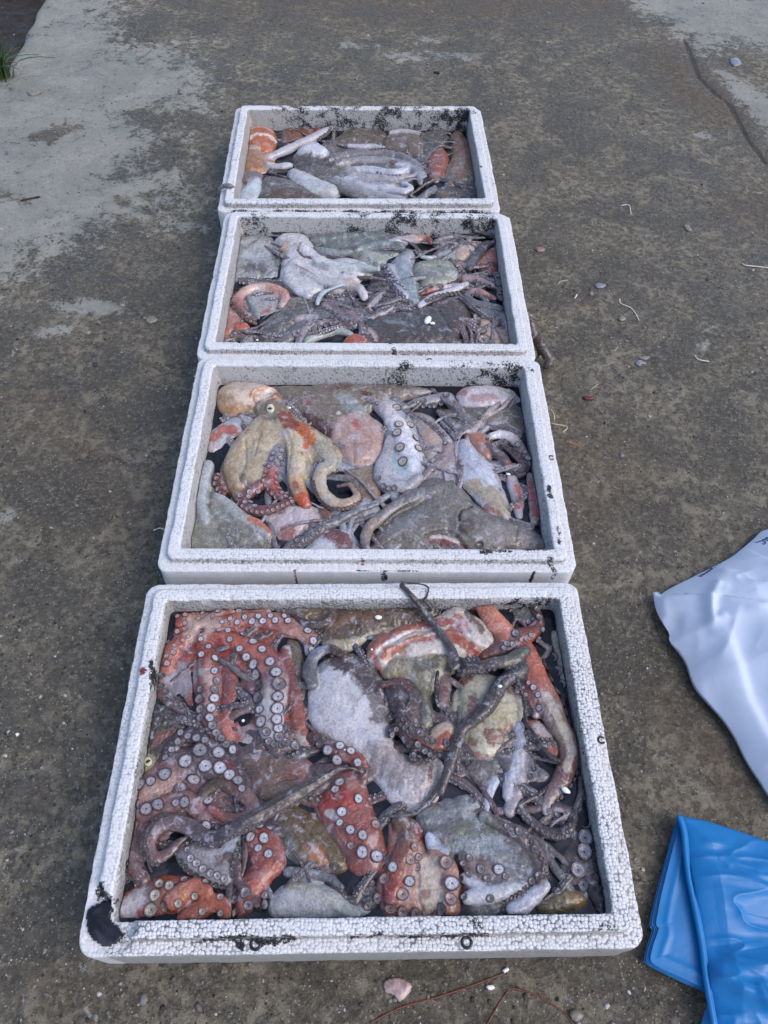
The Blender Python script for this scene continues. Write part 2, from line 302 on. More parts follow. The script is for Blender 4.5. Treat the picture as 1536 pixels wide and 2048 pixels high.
# ---------------------------------------------------------------- ground
def ground():
    xs = np.concatenate([-np.geomspace(60, 2.2, 16)[:-1], np.arange(-2.1, 2.1, .012), np.geomspace(2.2, 60, 16)])
    ys = np.concatenate([-np.geomspace(30, .25, 10)[:-1], np.arange(-.2, 3.7, .012), np.geomspace(3.8, 120, 16)])
    X, Y = np.meshgrid(xs, ys); sh = X.shape; X = X.ravel(); Y = Y.ravel(); Z = np.zeros_like(X); P = np.stack([X, Y, Z], 1)
    W = lambda pts: [at('P', *p)[0][:2] for p in pts]
    def region(pts, soft):
        poly = W(pts); d = seg_dist(X, Y, poly, True); s = np.where(inside(X, Y, poly), d, -d); return np.clip(.5+s/soft, 0, 1)
    def spot(pts, r, soft=.6):
        poly = W(pts); _, k = at('P', *pts[0]); d = seg_dist(X, Y, poly); return np.clip(1-(d/(r*k)-(1-soft))/(2*soft)*1.0, 0, 1)
    pale = region([(-300, -60), (230, -60), (235, 55), (265, 90), (370, 100), (420, 150), (400, 205), (310, 215), (325, 290), (295, 325), (360, 355), (375, 395), (280, 420), (190, 460), (80, 512), (0, 545), (-200, 620), (-300, 600)], .30)
    pale = np.maximum(pale, region([(1250, -60), (1280, 20), (1380, 75), (1415, 112), (1450, 82), (1536, 95), (1800, 120), (1800, -80)], .2))
    pale = np.maximum(pale, .95*region([(1425, 130), (1470, 150), (1536, 190), (1650, 240), (1650, 330), (1536, 262), (1480, 205)], .06))
    for p, r, a in (([(125, 605), (235, 605)], 26, .8), ([(85, 660), (125, 655)], 18, .75), ([(690, 85), (745, 88)], 18, .62), ([(800, 105), (940, 108)], 26, .6), ([(5, 1030)], 22, .8),
                    ([(860, 75)], 30, .5), ([(320, 440), (400, 450)], 22, .55), ([(1410, 265)], 20, .6), ([(1400, 690), (1440, 620)], 18, .42), ([(150, 280)], 12, .3)):
        pale = np.maximum(pale, a*spot(p, r))
    for p, r, a in (([(95, 265), (130, 255)], 30, .8), ([(270, 225), (310, 240)], 20, .5), ([(230, 350)], 24, .55), ([(0, 390), (30, 400)], 20, .5), ([(240, 395), (300, 390)], 14, .4), ([(60, 400)], 10, .4)):
        pale -= a*spot(p, r)
    tan = .8*region([(480, -40), (480, 18), (1000, 40), (1220, 30), (1260, -40)], .4)
    tan = np.maximum(tan, .75*spot([(1340, 110), (1370, 180), (1440, 215)], 50, .8)); tan = np.maximum(tan, .45*spot([(1200, 900), (1180, 1010)], 90, .9))
    tan = np.maximum(tan, .5*spot([(1480, 420), (1536, 400)], 60, .9)); tan = np.maximum(tan, .35*spot([(60, 800), (260, 1050)], 60, .9))
    tan = np.maximum(tan, .55*spot([(1350, 1400), (1480, 1560)], 46, .9)); tan = np.maximum(tan, .4*spot([(90, 1950), (200, 1980)], 60, .9))
    soil = region([(-700, -200), (100, -30), (66, 30), (38, 85), (22, 110), (12, 132), (-10, 160), (-700, 330)], .012)
    crk = spot([(1372, 80), (1392, 130), (1400, 150), (1430, 180), (1460, 200), (1480, 235), (1500, 270), (1536, 315), (1600, 360)], 6, .95)
    crk = np.maximum(crk, .7*spot([(1305, 1210), (1340, 1300), (1410, 1370)], 5, .9))  # bag's shadow beside its left edge, darkened through the crack mask
    Z += fbm(P, 2.0, 2, 5)*.006+fbm(P, 14, 3, 9)*.0018
    Z -= soil*.045; Z += soil*fbm(P, 30, 3, 3)*.012; Z -= crk*.006
    nearbox = np.exp(-((X+.04)**2)/.3)*(Y < 2)*(Y > 0); Z -= .006
    Z = np.minimum(Z, -.001)
    ny, nx = sh; idx = np.arange(nx*ny).reshape(ny, nx)
    Q = np.stack([idx[:-1, :-1], idx[:-1, 1:], idx[1:, 1:], idx[1:, :-1]], -1).reshape(-1, 4)
    o = mesh_obj('ground', np.stack([X, Y, Z], 1), Q, GROUND, attrs=dict(pale=np.clip(pale, 0, 1), tan=tan, soil=soil, crack=crk))
    tag(o, kind='structure', label='worn wet concrete slab with pale cement patches'); return o
GO = ground()
# ---------------------------------------------------------------- fish boxes
H, STEP, MARG, RIM = .115, .012, .0317, .0168
BOX = {'A': (-.0186, .3361, .0356, .5366, .3891), 'B': (-.0268, .8013, .0258, .5343, .3775), 'C': (-.0431, 1.2433, .0282, .5348, .387), 'D': (-.0770, 1.6972, .0438, .5353, .3847)}
LEVEL = {'A': H-.024, 'B': H-.038, 'C': H-.040, 'D': H-.046}
def rrect(hx, hy, r, ns, nc):
    pts = []
    cs = [(hx-r, hy-r, 0), (-hx+r, hy-r, 90), (-hx+r, -hy+r, 180), (hx-r, -hy+r, 270)]
    L = []
    for i, (cx, cy, a0) in enumerate(cs):
        for k in range(nc):
            a = math.radians(a0+90*k/(nc-1)); pts.append((cx+r*math.cos(a), cy+r*math.sin(a)))
        nx_ = cs[(i+1) % 4]; a = math.radians(a0+90); p = (cx+r*math.cos(a), cy+r*math.sin(a)); q = (nx_[0]+r*math.cos(a), nx_[1]+r*math.sin(a))
        n = ns[i % 2]
        for k in range(1, n): t = k/n; pts.append((p[0]*(1-t)+q[0]*t, p[1]*(1-t)+q[1]*t))
    return np.array(pts)
def make_box(k, label, grime):
    x0, y0, th, W, D = BOX[k]; c, s = math.cos(th), math.sin(th)
    prof = [(-.010, .016, 1.), (-.006, .03, 1.), (-.005, .05, 1.), (-.0035, .07, 1.), (-.002, .085, 1), (-.001, .098, 1), (0, H-.004, .9), (.0002, H-.0012, .8), (.0012, H, .6)]
    prof += [(.0012+t*(RIM-.0024), H, .5) for t in (.2, .4, .6, .8, 1.)]
    prof += [(RIM, H-.0012, .7), (RIM+.0004, H-.005, 1.), (RIM+.0006, H-STEP+.002, 1.1), (RIM+.0012, H-STEP, .9)]
    prof += [(RIM+.0012+t*(MARG-RIM-.0028), H-STEP, .35) for t in (.25, .5, .75, 1.)]
    prof += [(MARG-.0004, H-STEP-.0008, .3), (MARG, H-STEP-.0025, .3), (MARG-.0005, H-STEP-.02, .35), (MARG-.001, .06, .4), (MARG-.002, .03, .5), (MARG-.004, .006, .6), (MARG-.008, 0, .7)]
    rings = []; G = []
    for d, z, g in prof:
        r = .006+max(d, 0)/MARG*.010
        p = rrect(W/2+d, D/2+d, r, (210, 150), 7); rings.append(np.column_stack([p, np.full(len(p), z)])); G.append(np.full(len(p), g))
    n = len(rings[0]); V = np.vstack(rings); G = np.concatenate(G); m = len(prof)
    j = np.arange(n); jn = (j+1) % n
    Q = np.vstack([np.stack([i*n+j, i*n+jn, (i+1)*n+jn, (i+1)*n+j], 1) for i in range(m-1)])
    # lumpy, dented edges
    Vw = V+np.array([x0, y0, 0]); N = fbm(Vw, 240, 2, 7); N2 = fbm(Vw, 35, 3, 2)
    top = (V[:, 2] > .05)
    cen = V[:, :2]/np.maximum(np.abs(V[:, :2]).max(1), 1e-6)[:, None]
    V[:, 2] += top*(N*.0005+N2*.0011); V[:, 0] += np.sign(V[:, 0])*(np.abs(V[:, 0]) > W/2-.02)*(N*.0006+N2*.0014); V[:, 1] += np.sign(V[:, 1])*(np.abs(V[:, 1]) > D/2-.02)*(N*.0005+N2*.0008)
    dent = np.clip(fbm(Vw, 60, 2, 31)-.52, 0, 1)*.012; V[:, 2] -= dent*top
    ink = np.zeros(len(V)); stain = np.zeros(len(V))
    def w2l(p): dx, dy = p[0]-x0, p[1]-y0; return np.array([c*dx+s*dy, -s*dx+c*dy])
    def dst(crop, pts, z=H): return seg_dist(V[:, 0], V[:, 1], [w2l(at(crop, *p, z)[0]) for p in pts])
    if k == 'A':
        b = dst('A3', [(120, 840), (150, 960), (235, 965)]); m_ = (V[:, 2] > H-STEP-.003); e = fbm(Vw, 120, 3, 12)*.004
        cut = np.clip((.021+e-b)/.004, 0, 1)*m_
        V[:, 2] = V[:, 2]*(1-cut)+np.minimum(V[:, 2], H-STEP-.003)*cut
        ink = np.maximum(ink, np.clip(1.3-b/.017, 0, 1)*.5*m_)
        for cr, pts, r, a in (('A3', [(1000, 1012), (1100, 1000), (1170, 992)], .006, .66), ('A3', [(880, 1010), (900, 1030)], .005, .8), ('A4', [(0, 935), (150, 928), (300, 934), (600, 929), (700, 930)], .0026, .62), ('A3', [(700, 1000), (1000, 985)], .003, .6),
                              ('A4', [(1260, 880), (1330, 900)], .006, .5), ('A4', [(600, 830), (650, 900)], .008, .45), ('A2', [(1240, 700), (1290, 1000)], .007, .5), ('A2', [(1200, 330), (1230, 500)], .007, .42),
                              ('A2', [(560, 110), (1100, 100)], .004, .5), ('A3', [(150, 740), (200, 800)], .010, .62), ('A1', [(225, 450), (235, 600)], .005, .7), ('P', [(1180, 1700), (1215, 1800)], .006, .5)):
            ink = np.maximum(ink, a*np.clip(1.3-dst(cr, pts)/r, 0, 1)*(V[:, 2] > H-STEP-.006))
        stain = np.clip(1.3-dst('A1', [(178, 500)])/.009, 0, 1)*.72*(V[:, 2] > H-.004)
    if k == 'B':
        for pts, r, a in (([(820, 1310), (1010, 1300)], .007, .6), ([(1100, 1290), (1300, 1290)], .007, .72), ([(1170, 1420), (1165, 1520)], .004, .75), ([(1270, 1360), (1320, 1420), (1350, 1500)], .006, .7), ([(150, 1410), (175, 1412)], .004, .9), ([(-20, 1408), (400, 1412)], .0014, .6),
                          ([(1260, 880), (1275, 945)], .006, .75), ([(1275, 680)], .003, .9), ([(1320, 1150), (1330, 1250)], .005, .55), ([(180, 104), (290, 106)], .035, .5), ([(720, 102), (1000, 104)], .055, .5), ([(1100, 70), (1200, 120)], .008, .5)):
            ink = np.maximum(ink, a*np.clip(1.3-dst('B2', pts)/r, 0, 1)*(V[:, 2] > .06))
        stain = np.clip(1.3-dst('B2', [(-440, 1408)])/.004, 0, 1)*.7; stain = np.maximum(stain, np.clip(1.3-dst('B2', [(20, 1500)], .06)/.006, 0, 1)*.6)
    if k == 'C':
        for pts, r, a in (([(0, 94), (180, 95), (650, 98)], .05, .5), ([(540, 1225), (560, 1225)], .004, .8), ([(260, 1135), (280, 1137)], .003, .8), ([(500, 80), (1040, 90)], .005, .5), ([(-900, 96), (-800, 96)], .03, .5), ([(850, 96), (1020, 96)], .03, .48)):
            ink = np.maximum(ink, a*np.clip(1.3-dst('C2', pts)/r, 0, 1)*(V[:, 2] > .05))
    if k == 'D':
        for pts, r, a in (([(400, 80), (900, 80), (1300, 84)], .06, .5), ([(1320, 84)], .05, .6), ([(100, 590), (700, 590), (1450, 590)], .010, .62), ([(1410, 380)], .004, .8), ([(300, 110), (320, 200)], .006, .6)):
            ink = np.maximum(ink, a*np.clip(1.3-dst('D', pts)/r, 0, 1)*(V[:, 2] > .04))
    Vr = V.copy(); V[:, 0] = c*Vr[:, 0]-s*Vr[:, 1]+x0; V[:, 1] = s*Vr[:, 0]+c*Vr[:, 1]+y0
    g1, g2, g3 = grime[:3]     # ledge, rim, walls
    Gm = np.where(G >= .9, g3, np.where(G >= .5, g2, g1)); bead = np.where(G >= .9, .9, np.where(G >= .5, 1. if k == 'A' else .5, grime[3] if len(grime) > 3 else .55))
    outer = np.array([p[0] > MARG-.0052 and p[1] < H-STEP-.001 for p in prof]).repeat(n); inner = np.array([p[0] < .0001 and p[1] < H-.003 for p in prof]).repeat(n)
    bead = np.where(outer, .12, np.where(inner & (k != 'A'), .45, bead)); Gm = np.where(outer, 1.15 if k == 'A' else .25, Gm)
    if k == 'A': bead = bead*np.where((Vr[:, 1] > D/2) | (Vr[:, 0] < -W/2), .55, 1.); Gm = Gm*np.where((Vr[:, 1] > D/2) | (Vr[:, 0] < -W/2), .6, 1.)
    loc = np.array([x0, y0, 0.])
    Fl = [tuple(f) for f in Q]+[tuple(range(n))[::-1], tuple((m-1)*n+q for q in range(n))]
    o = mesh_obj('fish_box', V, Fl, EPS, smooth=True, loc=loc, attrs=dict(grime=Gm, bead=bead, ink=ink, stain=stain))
    tag(o, label, 'fish box', 'white foam boxes in a row'); return o
boxes = {}
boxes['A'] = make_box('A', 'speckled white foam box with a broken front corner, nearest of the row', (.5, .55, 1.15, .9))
boxes['B'] = make_box('B', 'white foam box holding the golden octopus with an open eye', (.16, .36, 1.0, .4))
boxes['C'] = make_box('C', 'white foam box with a dark arm hanging over its right side, third from the front', (.2, .3, 1.05, .4))
boxes['D'] = make_box('D', 'grimy foam box at the far end of the row, low pile inside', (.35, .62, 1.1, .55))
# moulding rings on the rims
def ring(k, crop, x, y, r, z, w_=.28, arc=1.):
    p, m = at(crop, x, y, z); a = np.linspace(0, 2*math.pi*arc, 24)+.6
    P = np.stack([p[0]+np.cos(a)*r, p[1]+np.sin(a)*r, np.full(24, z+.0002)], 1)
    V, Fc = tube(P, np.full(24, r*w_), 6, .5, caps=False)
    mesh_obj('moulding_ring', V, Fc, INK, boxes[k], loc=p)
ring('A', 'A3', 983, 1028, .0050, H-STEP, .34); ring('A', 'A4', 588, 970, .0050, H-STEP, .34); ring('A', 'A2', 1380, 878, .0040, H-STEP, .32, .8)
ring('C', 'C2', 548, 1225, .0045, H-STEP, .3, .8); ring('B', 'B2', 1278, 685, .004, H-STEP, .3, .8); ring('C', 'C2', 265, 1133, .003, H, .3, .7)
# ---------------------------------------------------------------- murky liquid in the boxes
def liquid(k, z, label, spill=None):
    x0, y0, th, W, D = BOX[k]; c, s = math.cos(th), math.sin(th)
    nx, ny = 60, 44; X, Y = np.meshgrid(np.linspace(-W/2+.001, W/2-.001, nx), np.linspace(-D/2+.001, D/2-.001, ny)); sh = X.shape
    X = X.ravel(); Y = Y.ravel(); V = np.stack([c*X-s*Y+x0, s*X+c*Y+y0, np.full(X.shape, z)], 1); V[:, 2] += fbm(V, 30, 2, 3)*.0006
    i = np.arange(nx*ny).reshape(ny, nx); Q = np.stack([i[:-1, :-1], i[:-1, 1:], i[1:, 1:], i[1:, :-1]], -1).reshape(-1, 4)
    if spill:
        V2, F2 = pillow_mesh([at('A3', *p, H-STEP)[0][:2] for p in spill], H-STEP+.0012, .003, .004, .0025, .004)
        Q = [tuple(q) for q in Q]+[tuple(a+len(V) for a in f) for f in F2]; V = np.vstack([V, V2])
    o = mesh_obj('ink_water', V, Q, LIQ, loc=np.array([x0, y0, z])); tag(o, label, 'liquid', kind='stuff')
def pillow_mesh(poly, ztop, ht, deep, sp, w_=None, lump=0, seed=0, nspl=60, grow=0.):
    """inflated outline: a closed lens-like body whose rounded top reaches ztop"""
    poly = spline(np.array(poly), nspl, True)
    x0, y0 = poly.min(0)-sp*2-grow; x1, y1 = poly.max(0)+sp*2+grow
    xs = np.arange(x0, x1, sp); ys = np.arange(y0, y1, sp); X, Y = np.meshgrid(xs, ys)
    d = seg_dist(X, Y, poly, True); ins = inside(X, Y, poly)
    sd = np.where(ins, d, -d)+sp*.5+grow
    if w_ is None: w_ = max(sd.max()*.85, sp)
    t = np.clip(sd/w_, 0, 1); hh = np.sqrt(np.clip(1-(1-t)**2, 0, 1))
    cell = (sd[:-1, :-1] > 0) & (sd[1:, :-1] > 0) & (sd[:-1, 1:] > 0) & (sd[1:, 1:] > 0)
    used = np.zeros(X.shape, bool); used[:-1, :-1] |= cell; used[1:, :-1] |= cell; used[:-1, 1:] |= cell; used[1:, 1:] |= cell
    ids = -np.ones(X.shape, int); n = used.sum(); ids[used] = np.arange(n)
    Xu, Yu, hu = X[used], Y[used], hh[used]
    P = np.stack([Xu, Yu, np.zeros(n)], 1)
    lp = fbm(P, 45, 3, seed+11)*lump*np.minimum(hu*1.5, 1) if lump else 0
    Zt = ztop-ht+ht*hu+lp; Zb = ztop-ht-.0006-deep*hu
    V = np.vstack([np.stack([Xu, Yu, Zt], 1), np.stack([Xu, Yu, Zb], 1)])
    a, b, c_, d_ = ids[:-1, :-1][cell], ids[:-1, 1:][cell], ids[1:, 1:][cell], ids[1:, :-1][cell]
    T = np.stack([a, b, c_, d_], 1); B = T[:, ::-1]+n
    pad = np.zeros((cell.shape[0]+2, cell.shape[1]+2), bool); pad[1:-1, 1:-1] = cell; S = []
    for (sl, u, v) in ((pad[:-2, 1:-1], (0, 0), (0, 1)), (pad[2:, 1:-1], (1, 1), (1, 0)), (pad[1:-1, :-2], (1, 0), (0, 0)), (pad[1:-1, 2:], (0, 1), (1, 1))):
        m = cell & ~sl; yy, xx = np.nonzero(m); p = ids[yy+u[0], xx+u[1]]; q = ids[yy+v[0], xx+v[1]]
        S.append(np.stack([q, p, p+n, q+n], 1))
    return V, np.vstack([T, B]+S)
# ---------------------------------------------------------------- suckers
def sucker_mesh(kind):
    seg = 18
    prof = {'disc': [(.74, -.45, 1), (.90, .02, 1), (1., .20, 1), (.98, .27, 1), (.92, .30, 1), (.82, .26, 2), (.62, .235, 3), (.45, .23, 3), (.28, .21, 3), (.16, .20, 3), (.10, .12, 4), (.03, .02, 4)],
            'cup': [(.74, -.45, 1), (.93, .05, 1), (1., .26, 1), (.97, .35, 1), (.86, .37, 6), (.76, .30, 2), (.64, .16, 3), (.50, .06, 5), (.34, .02, 5), (.20, -.02, 5), (.12, -.10, 4), (.03, -.18, 4)],
            'dark': [(.74, -.45, 1), (.94, .05, 1), (1., .28, 1), (.95, .36, 6), (.86, .36, 6), (.76, .28, 6), (.64, .10, 4), (.50, -.02, 4), (.34, -.06, 5), (.20, -.10, 5), (.12, -.16, 4), (.03, -.2, 4)]}[kind]
    colr = {1: (.035, .013, .015), 2: (.22, .17, .19), 3: (.60, .58, .63), 4: (.045, .038, .045), 5: (.36, .34, .365), 6: (.26, .22, .22)}
    V = []; cl = []; Fc = []
    r0 = random.random()*6
    for i, (r, z, cc) in enumerate(prof):
        for j in range(seg):
            a = j*2*math.pi/seg; wob = 1+.045*math.sin(2*a+r0)+.03*math.sin(3*a+2*r0)
            V.append((r*wob*math.cos(a), r*wob*math.sin(a), z+.03*math.sin(2*a+r0+1)))
            q = colr[cc]
            if cc == 3 and j % 3 == 0 and i in (7, 8): q = tuple(v*.86 for v in q)
            cl.append((*q, 1))
    for i in range(len(prof)-1):
        for j in range(seg):
            k = (j+1) % seg; Fc.append((i*seg+j, i*seg+k, (i+1)*seg+k, (i+1)*seg+j))
    Fc.append(tuple((len(prof)-1)*seg+j for j in range(seg)))
    me = bpy.data.meshes.new('sucker'); me.from_pydata(V, [], Fc); me.polygons.foreach_set('use_smooth', [True]*len(Fc))
    a = me.attributes.new('Col', 'FLOAT_COLOR', 'POINT'); a.data.foreach_set('color', np.array(cl, np.float32).ravel()); me.materials.append(SUCK)
    return me, np.array(V), np.array(Fc[:-1]), np.array(cl)
SM = {k: [sucker_mesh(k) for _ in range(4)] for k in ('disc', 'cup', 'dark')}
TINT = {'pale': (1., 1., 1.05), 'grey': (.62, .60, .64), 'pink': (1.0, .72, .68), 'dim': (.42, .40, .42), 'cream': (1.15, 1.08, .9)}
# ---------------------------------------------------------------- octopuses
class Octo:
    def __init__(s, box, label, group=None, name='octopus', cat='octopus'):
        global CURB; CURB = box; s.box = box; s.z = LEVEL[box]; s.label = label; s.V = []; s.Fc = []; s.cols = []; s.mt = []; s.ops = []; s.su = []; s.ridges = []; s.eyes = []; s.wsu = []; s.keep = False; s.free = False; s.n = 0; s.name = name; s.cat = cat
        s.vox = {'A': .00125, 'B': .0016, 'C': .002, 'D': .0026}[box]
    def add(s, V, Fc, col, mt):
        s.Fc.append((s.n, Fc)); s.V.append(V); s.n += len(V)
        if np.ndim(col) == 1: col = np.repeat(alb(col)[None], len(V), 0)
        s.cols.append(col); s.mt.append(np.full(len(V), mt))
    def arm(s, crop, pts, r, col, t=0., mt=.15, flat=.8, t2=None, z=None, wob=.08, cols=None):
        """arm through the spots pts; r = radius or list of radii in crop pixels; t = height of its back over the level"""
        r = r if isinstance(r, (list, tuple)) else [r]*len(pts)
        if len(r) == 2 and len(pts) > 2: r = list(np.linspace(r[0], r[1], len(pts)))
        tt = t if isinstance(t, (list, tuple)) else [t]*len(pts)
        Q = []
        for p, rr, t_ in zip(pts, r, tt):
            q, m = at(crop, *p, s.z+t_-.3*rr*2e-4); R = rr*m; Q.append((q[0], q[1], s.z+t_-R*flat, R))
        Q = np.array(Q); L = np.linalg.norm(np.diff(Q[:, :2], axis=0), axis=1).sum(); n = max(8, int(L/.0035))
        S = spline(Q, n); R = np.maximum(S[:, 3], .0006)*(1+wob*fbm(S[:, :3], 60, 2, 8))
        V, Fc = tube(S[:, :3], R, 14, flat)
        if cols:
            cc = np.array([alb(c) for c in cols]); u = np.linspace(0, len(cols)-1, n); k = np.clip(u.astype(int), 0, len(cols)-2); f = (u-k)[:, None]
            line = cc[k]*(1-f)+cc[k+1]*f; line = np.vstack([line[:1]]*3+[line]+[line[-1:]]*3); col = np.repeat(line, 14, 0)
        s.add(V, Fc, col, mt); return s
    def blob(s, crop, pts, col, t=0., ht=.016, deep=.012, mt=.2, w=None, lump=.0015):
        z = s.z+t-ht*.45; poly = [at(crop, *p, z)[0][:2] for p in pts]
        V, Fc = pillow_mesh(poly, s.z+t, ht, deep, s.vox*1.3, w, lump, len(s.V)*7+len(s.label), grow=.0018)
        s.add(V, Fc.tolist(), col, mt); return s
    def paint(s, crop, pts, r, col, a=1., soft=.35, rag=.5, mt=None):
        s.ops.append((crop, pts, r, col, a, soft, rag, mt)); return s
    def ridge(s, crop, pts, r, amt): s.ridges.append((crop, pts, r, amt)); return s
    def suck(s, crop, pts, r=20, kind='disc', tint='pale', n=None, jit=.08):
        """suckers: with n, n of them spaced along the line pts (r may be (start, end)); without n, one on each spot (x, y[, r])"""
        if n:
            q = spline(np.array(pts, float), n); rr = np.linspace(r[0], r[1], n) if isinstance(r, tuple) else [r]*n
            pts = [(a[0]+random.gauss(0, jit*b), a[1]+random.gauss(0, jit*b), b) for a, b in zip(q, rr)]
        for p in pts: s.su.append((crop, p[0], p[1], p[2] if len(p) > 2 else r, kind, tint))
        return s
    def eye(s, crop, x, y, r, ang=0): s.eyes.append((crop, x, y, r, ang)); return s
    def build(s, smooth=6):
        V = np.vstack(s.V); Fc = [tuple(i+o for i in f) for o, fs in s.Fc for f in fs]; cols = np.vstack(s.cols); mt = np.concatenate(s.mt)
        me = bpy.data.meshes.new('t'); me.from_pydata(V.tolist(), [], Fc); o = bpy.data.objects.new('t', me); C.objects.link(o)
        md = o.modifiers.new('r', 'REMESH'); md.mode = 'VOXEL'; md.voxel_size = s.vox; md.adaptivity = 0
        dg = bpy.context.evaluated_depsgraph_get(); me2 = bpy.data.meshes.new_from_object(o.evaluated_get(dg))
        n = len(me2.vertices); P = np.empty(n*3); me2.vertices.foreach_get('co', P); P = P.reshape(-1, 3)
        q = np.empty(len(me2.loops), int); me2.loops.foreach_get('vertex_index', q); q = q.reshape(-1, 4)
        bpy.data.objects.remove(o); bpy.data.meshes.remove(me); bpy.data.meshes.remove(me2)
        E = np.vstack([q[:, [0, 1]], q[:, [1, 2]], q[:, [2, 3]], q[:, [3, 0]]]); cnt = np.bincount(E[:, 0], minlength=n)+np.bincount(E[:, 1], minlength=n)
        def lap(A):
            return np.stack([(np.bincount(E[:, 0], A[E[:, 1], k], n)+np.bincount(E[:, 1], A[E[:, 0], k], n))/cnt for k in range(A.shape[1])], 1)
        for _ in range(smooth): P = P*.4+lap(P)*.6
        kd = KDTree(len(V))
        for i, v in enumerate(V): kd.insert(v, i)
        kd.balance(); idx = np.array([kd.find(p)[1] for p in P])
        col = np.column_stack([cols[idx], mt[idx]])
        for _ in range(4): col = col*.4+lap(col)*.6
        e3 = fbm(P, 800, 2, 77); e1 = fbm(P, 110, 3, 21); e2 = fbm(P, 330, 2, 5)
        for crop, pts, r, cc, a, soft, rag, m_ in s.ops:
            poly = []; k = 0
            for p in pts: w_, k = at(crop, *p, s.z+.002); poly.append(w_[:2])
            R = r*k; d = seg_dist(P[:, 0], P[:, 1], poly)/R+e1*rag*1.1+e2*rag*.6+e3*.12
            f = np.clip((1-d)/(soft*1.5)+.5, 0, 1); f = (f*f*(3-2*f)*a)[:, None]
            tgt = np.append(alb(cc), m_ if m_ is not None else 0); 
            if m_ is None: col[:, :3] = col[:, :3]*(1-f)+tgt[:3]*f
            else: col = col*(1-f)+tgt*f
        up_ = np.clip((P[:, 2]-(s.z-.02))/.01, 0, 1)
        for crop, pts, r, amt in s.ridges:
            poly = []; k = 0
            for p in (spline(np.array(pts, float), 14) if len(pts) > 2 else pts): w_, k = at(crop, *p, s.z+.002); poly.append(w_[:2])
            d = seg_dist(P[:, 0], P[:, 1], poly)/(r*k); P[:, 2] += amt*np.exp(-d*d*1.5)*up_
        if not s.keep:
            hz = P[:, 2]-(s.z-.004); P[:, 2] = np.where(hz > 0, s.z-.004+hz*(.84 if s.box == 'A' else 1.0), P[:, 2])
        P[:, 2] += up_*(fbm(P, 90, 3, 41)*.0010+e2*.00035)
        if not s.free or s.box == 'D':
            am = {'A': 1., 'B': 1., 'C': 1.1, 'D': 1.2}[s.box]*(.55 if s.keep else 1.)
            P[:, 0] += am*(fbm(P, 38, 3, 91)*.0030+e1*.0008); P[:, 1] += am*(fbm(P, 38, 3, 97)*.0030+fbm(P, 120, 2, 99)*.0008)
            rd = 1-np.abs(fbm(P*[1, .7, 1], 48, 3, 51)); rd2 = 1-np.abs(fbm(P, 130, 2, 57)); msk = np.clip(.5+fbm(P, 16, 2, 63)*1.6, 0, 1)
            wr = .30+.75*np.clip(col[:, 3], 0, 1); P[:, 2] += up_*wr*(-(rd**5)*.0030*msk-(rd2**6)*.0006+.0008)
        x0, y0, th, W, D = BOX[s.box]                        # keep every body clear of the foam walls
        c, s_ = math.cos(th), math.sin(th); lx = c*(P[:, 0]-x0)+s_*(P[:, 1]-y0); ly = -s_*(P[:, 0]-x0)+c*(P[:, 1]-y0)
        low = P[:, 2] < H-.004
        mg = .0035-np.clip((P[:, 2]-H+.03)/.03, -2, 0)*.0015
        lx2 = np.where(low & (np.abs(lx) < W/2+.03), np.clip(lx, -W/2+mg, W/2-mg), lx); ly2 = np.where(low & (np.abs(ly) < D/2+.03), np.clip(ly, -D/2+mg, D/2-mg), ly)
        if not s.free:
            P[:, 0] = c*lx2-s_*ly2+x0; P[:, 1] = s_*lx2+c*ly2+y0; P[:, 2] = np.maximum(P[:, 2], .02)
        loc = P.mean(0)
        ob = bpy.data.objects.new(s.name, None); C.objects.link(ob); ob.location = loc; ob.empty_display_size = .02
        mesh_obj('body', P, q, SKIN, ob, cols=np.clip(col, 0, 1), loc=loc)
        tag(ob, s.label, s.cat, 'octopuses piled in the boxes'); ob.location = Vector(loc)
        bvh = BVHTree.FromPolygons(P.tolist(), q.tolist())
        out = []
        for P3, R, kind, tint in s.wsu:
            h, nn, _, dist = bvh.ray_cast(Vector((P3[0], P3[1], .3)), Vector((0, 0, -1)))
            if h is not None: out.append((R, h+nn*R*.1, (nn+Vector((0, 0, .3))).normalized(), kind, tint))
        for crop, x, y, r, kind, tint in s.su:
            X, Y = px(crop, x, y); d = Vector(ray(X, Y)).normalized(); h, nn, _, dist = bvh.ray_cast(Vector((0, 0, CH)), d)
            if h is None:
                w_, _ = at(crop, x, y, s.z); h, nn, _, dist = bvh.find_nearest(Vector(w_))
                if h is None or dist > .012: continue
            if nn.z < 0: nn = -nn
            depth = (h-Vector((0, 0, CH))).dot(Vector(fw)); R = r/CROP[crop][2]*depth/F
            # local average normal so a disc sits flat on wrinkled skin
            nn = (nn+Vector((0, 0, .35))).normalized()
            out.append((R, h+nn*(R*.10+.0002), nn, kind, tint))
        out.sort(key=lambda a: -a[0]); extra = []
        for i, (R, h, nn, kind, tint) in enumerate(out):
            me, mv, mf, mc = random.choice(SM[kind])
            M = Matrix.Translation(h) @ nn.to_track_quat('Z', 'Y').to_matrix().to_4x4() @ Matrix.Rotation(random.random()*6.28, 4, 'Z') @ Matrix.Diagonal((R*random.uniform(.92, 1.06), R*random.uniform(.92, 1.06), R*.72, 1))
            tn = np.array(TINT[tint])*random.uniform(.82, 1.12)
            if i < 100:
                so = bpy.data.objects.new('sucker', me); C.objects.link(so); so.parent = ob; so.matrix_local = Matrix.Translation(-Vector(loc)) @ M; so.color = (*tn, 1)
            else:
                A = np.array(M); extra.append((mv @ A[:3, :3].T+A[:3, 3], mf, mc*np.append(tn, 1)))
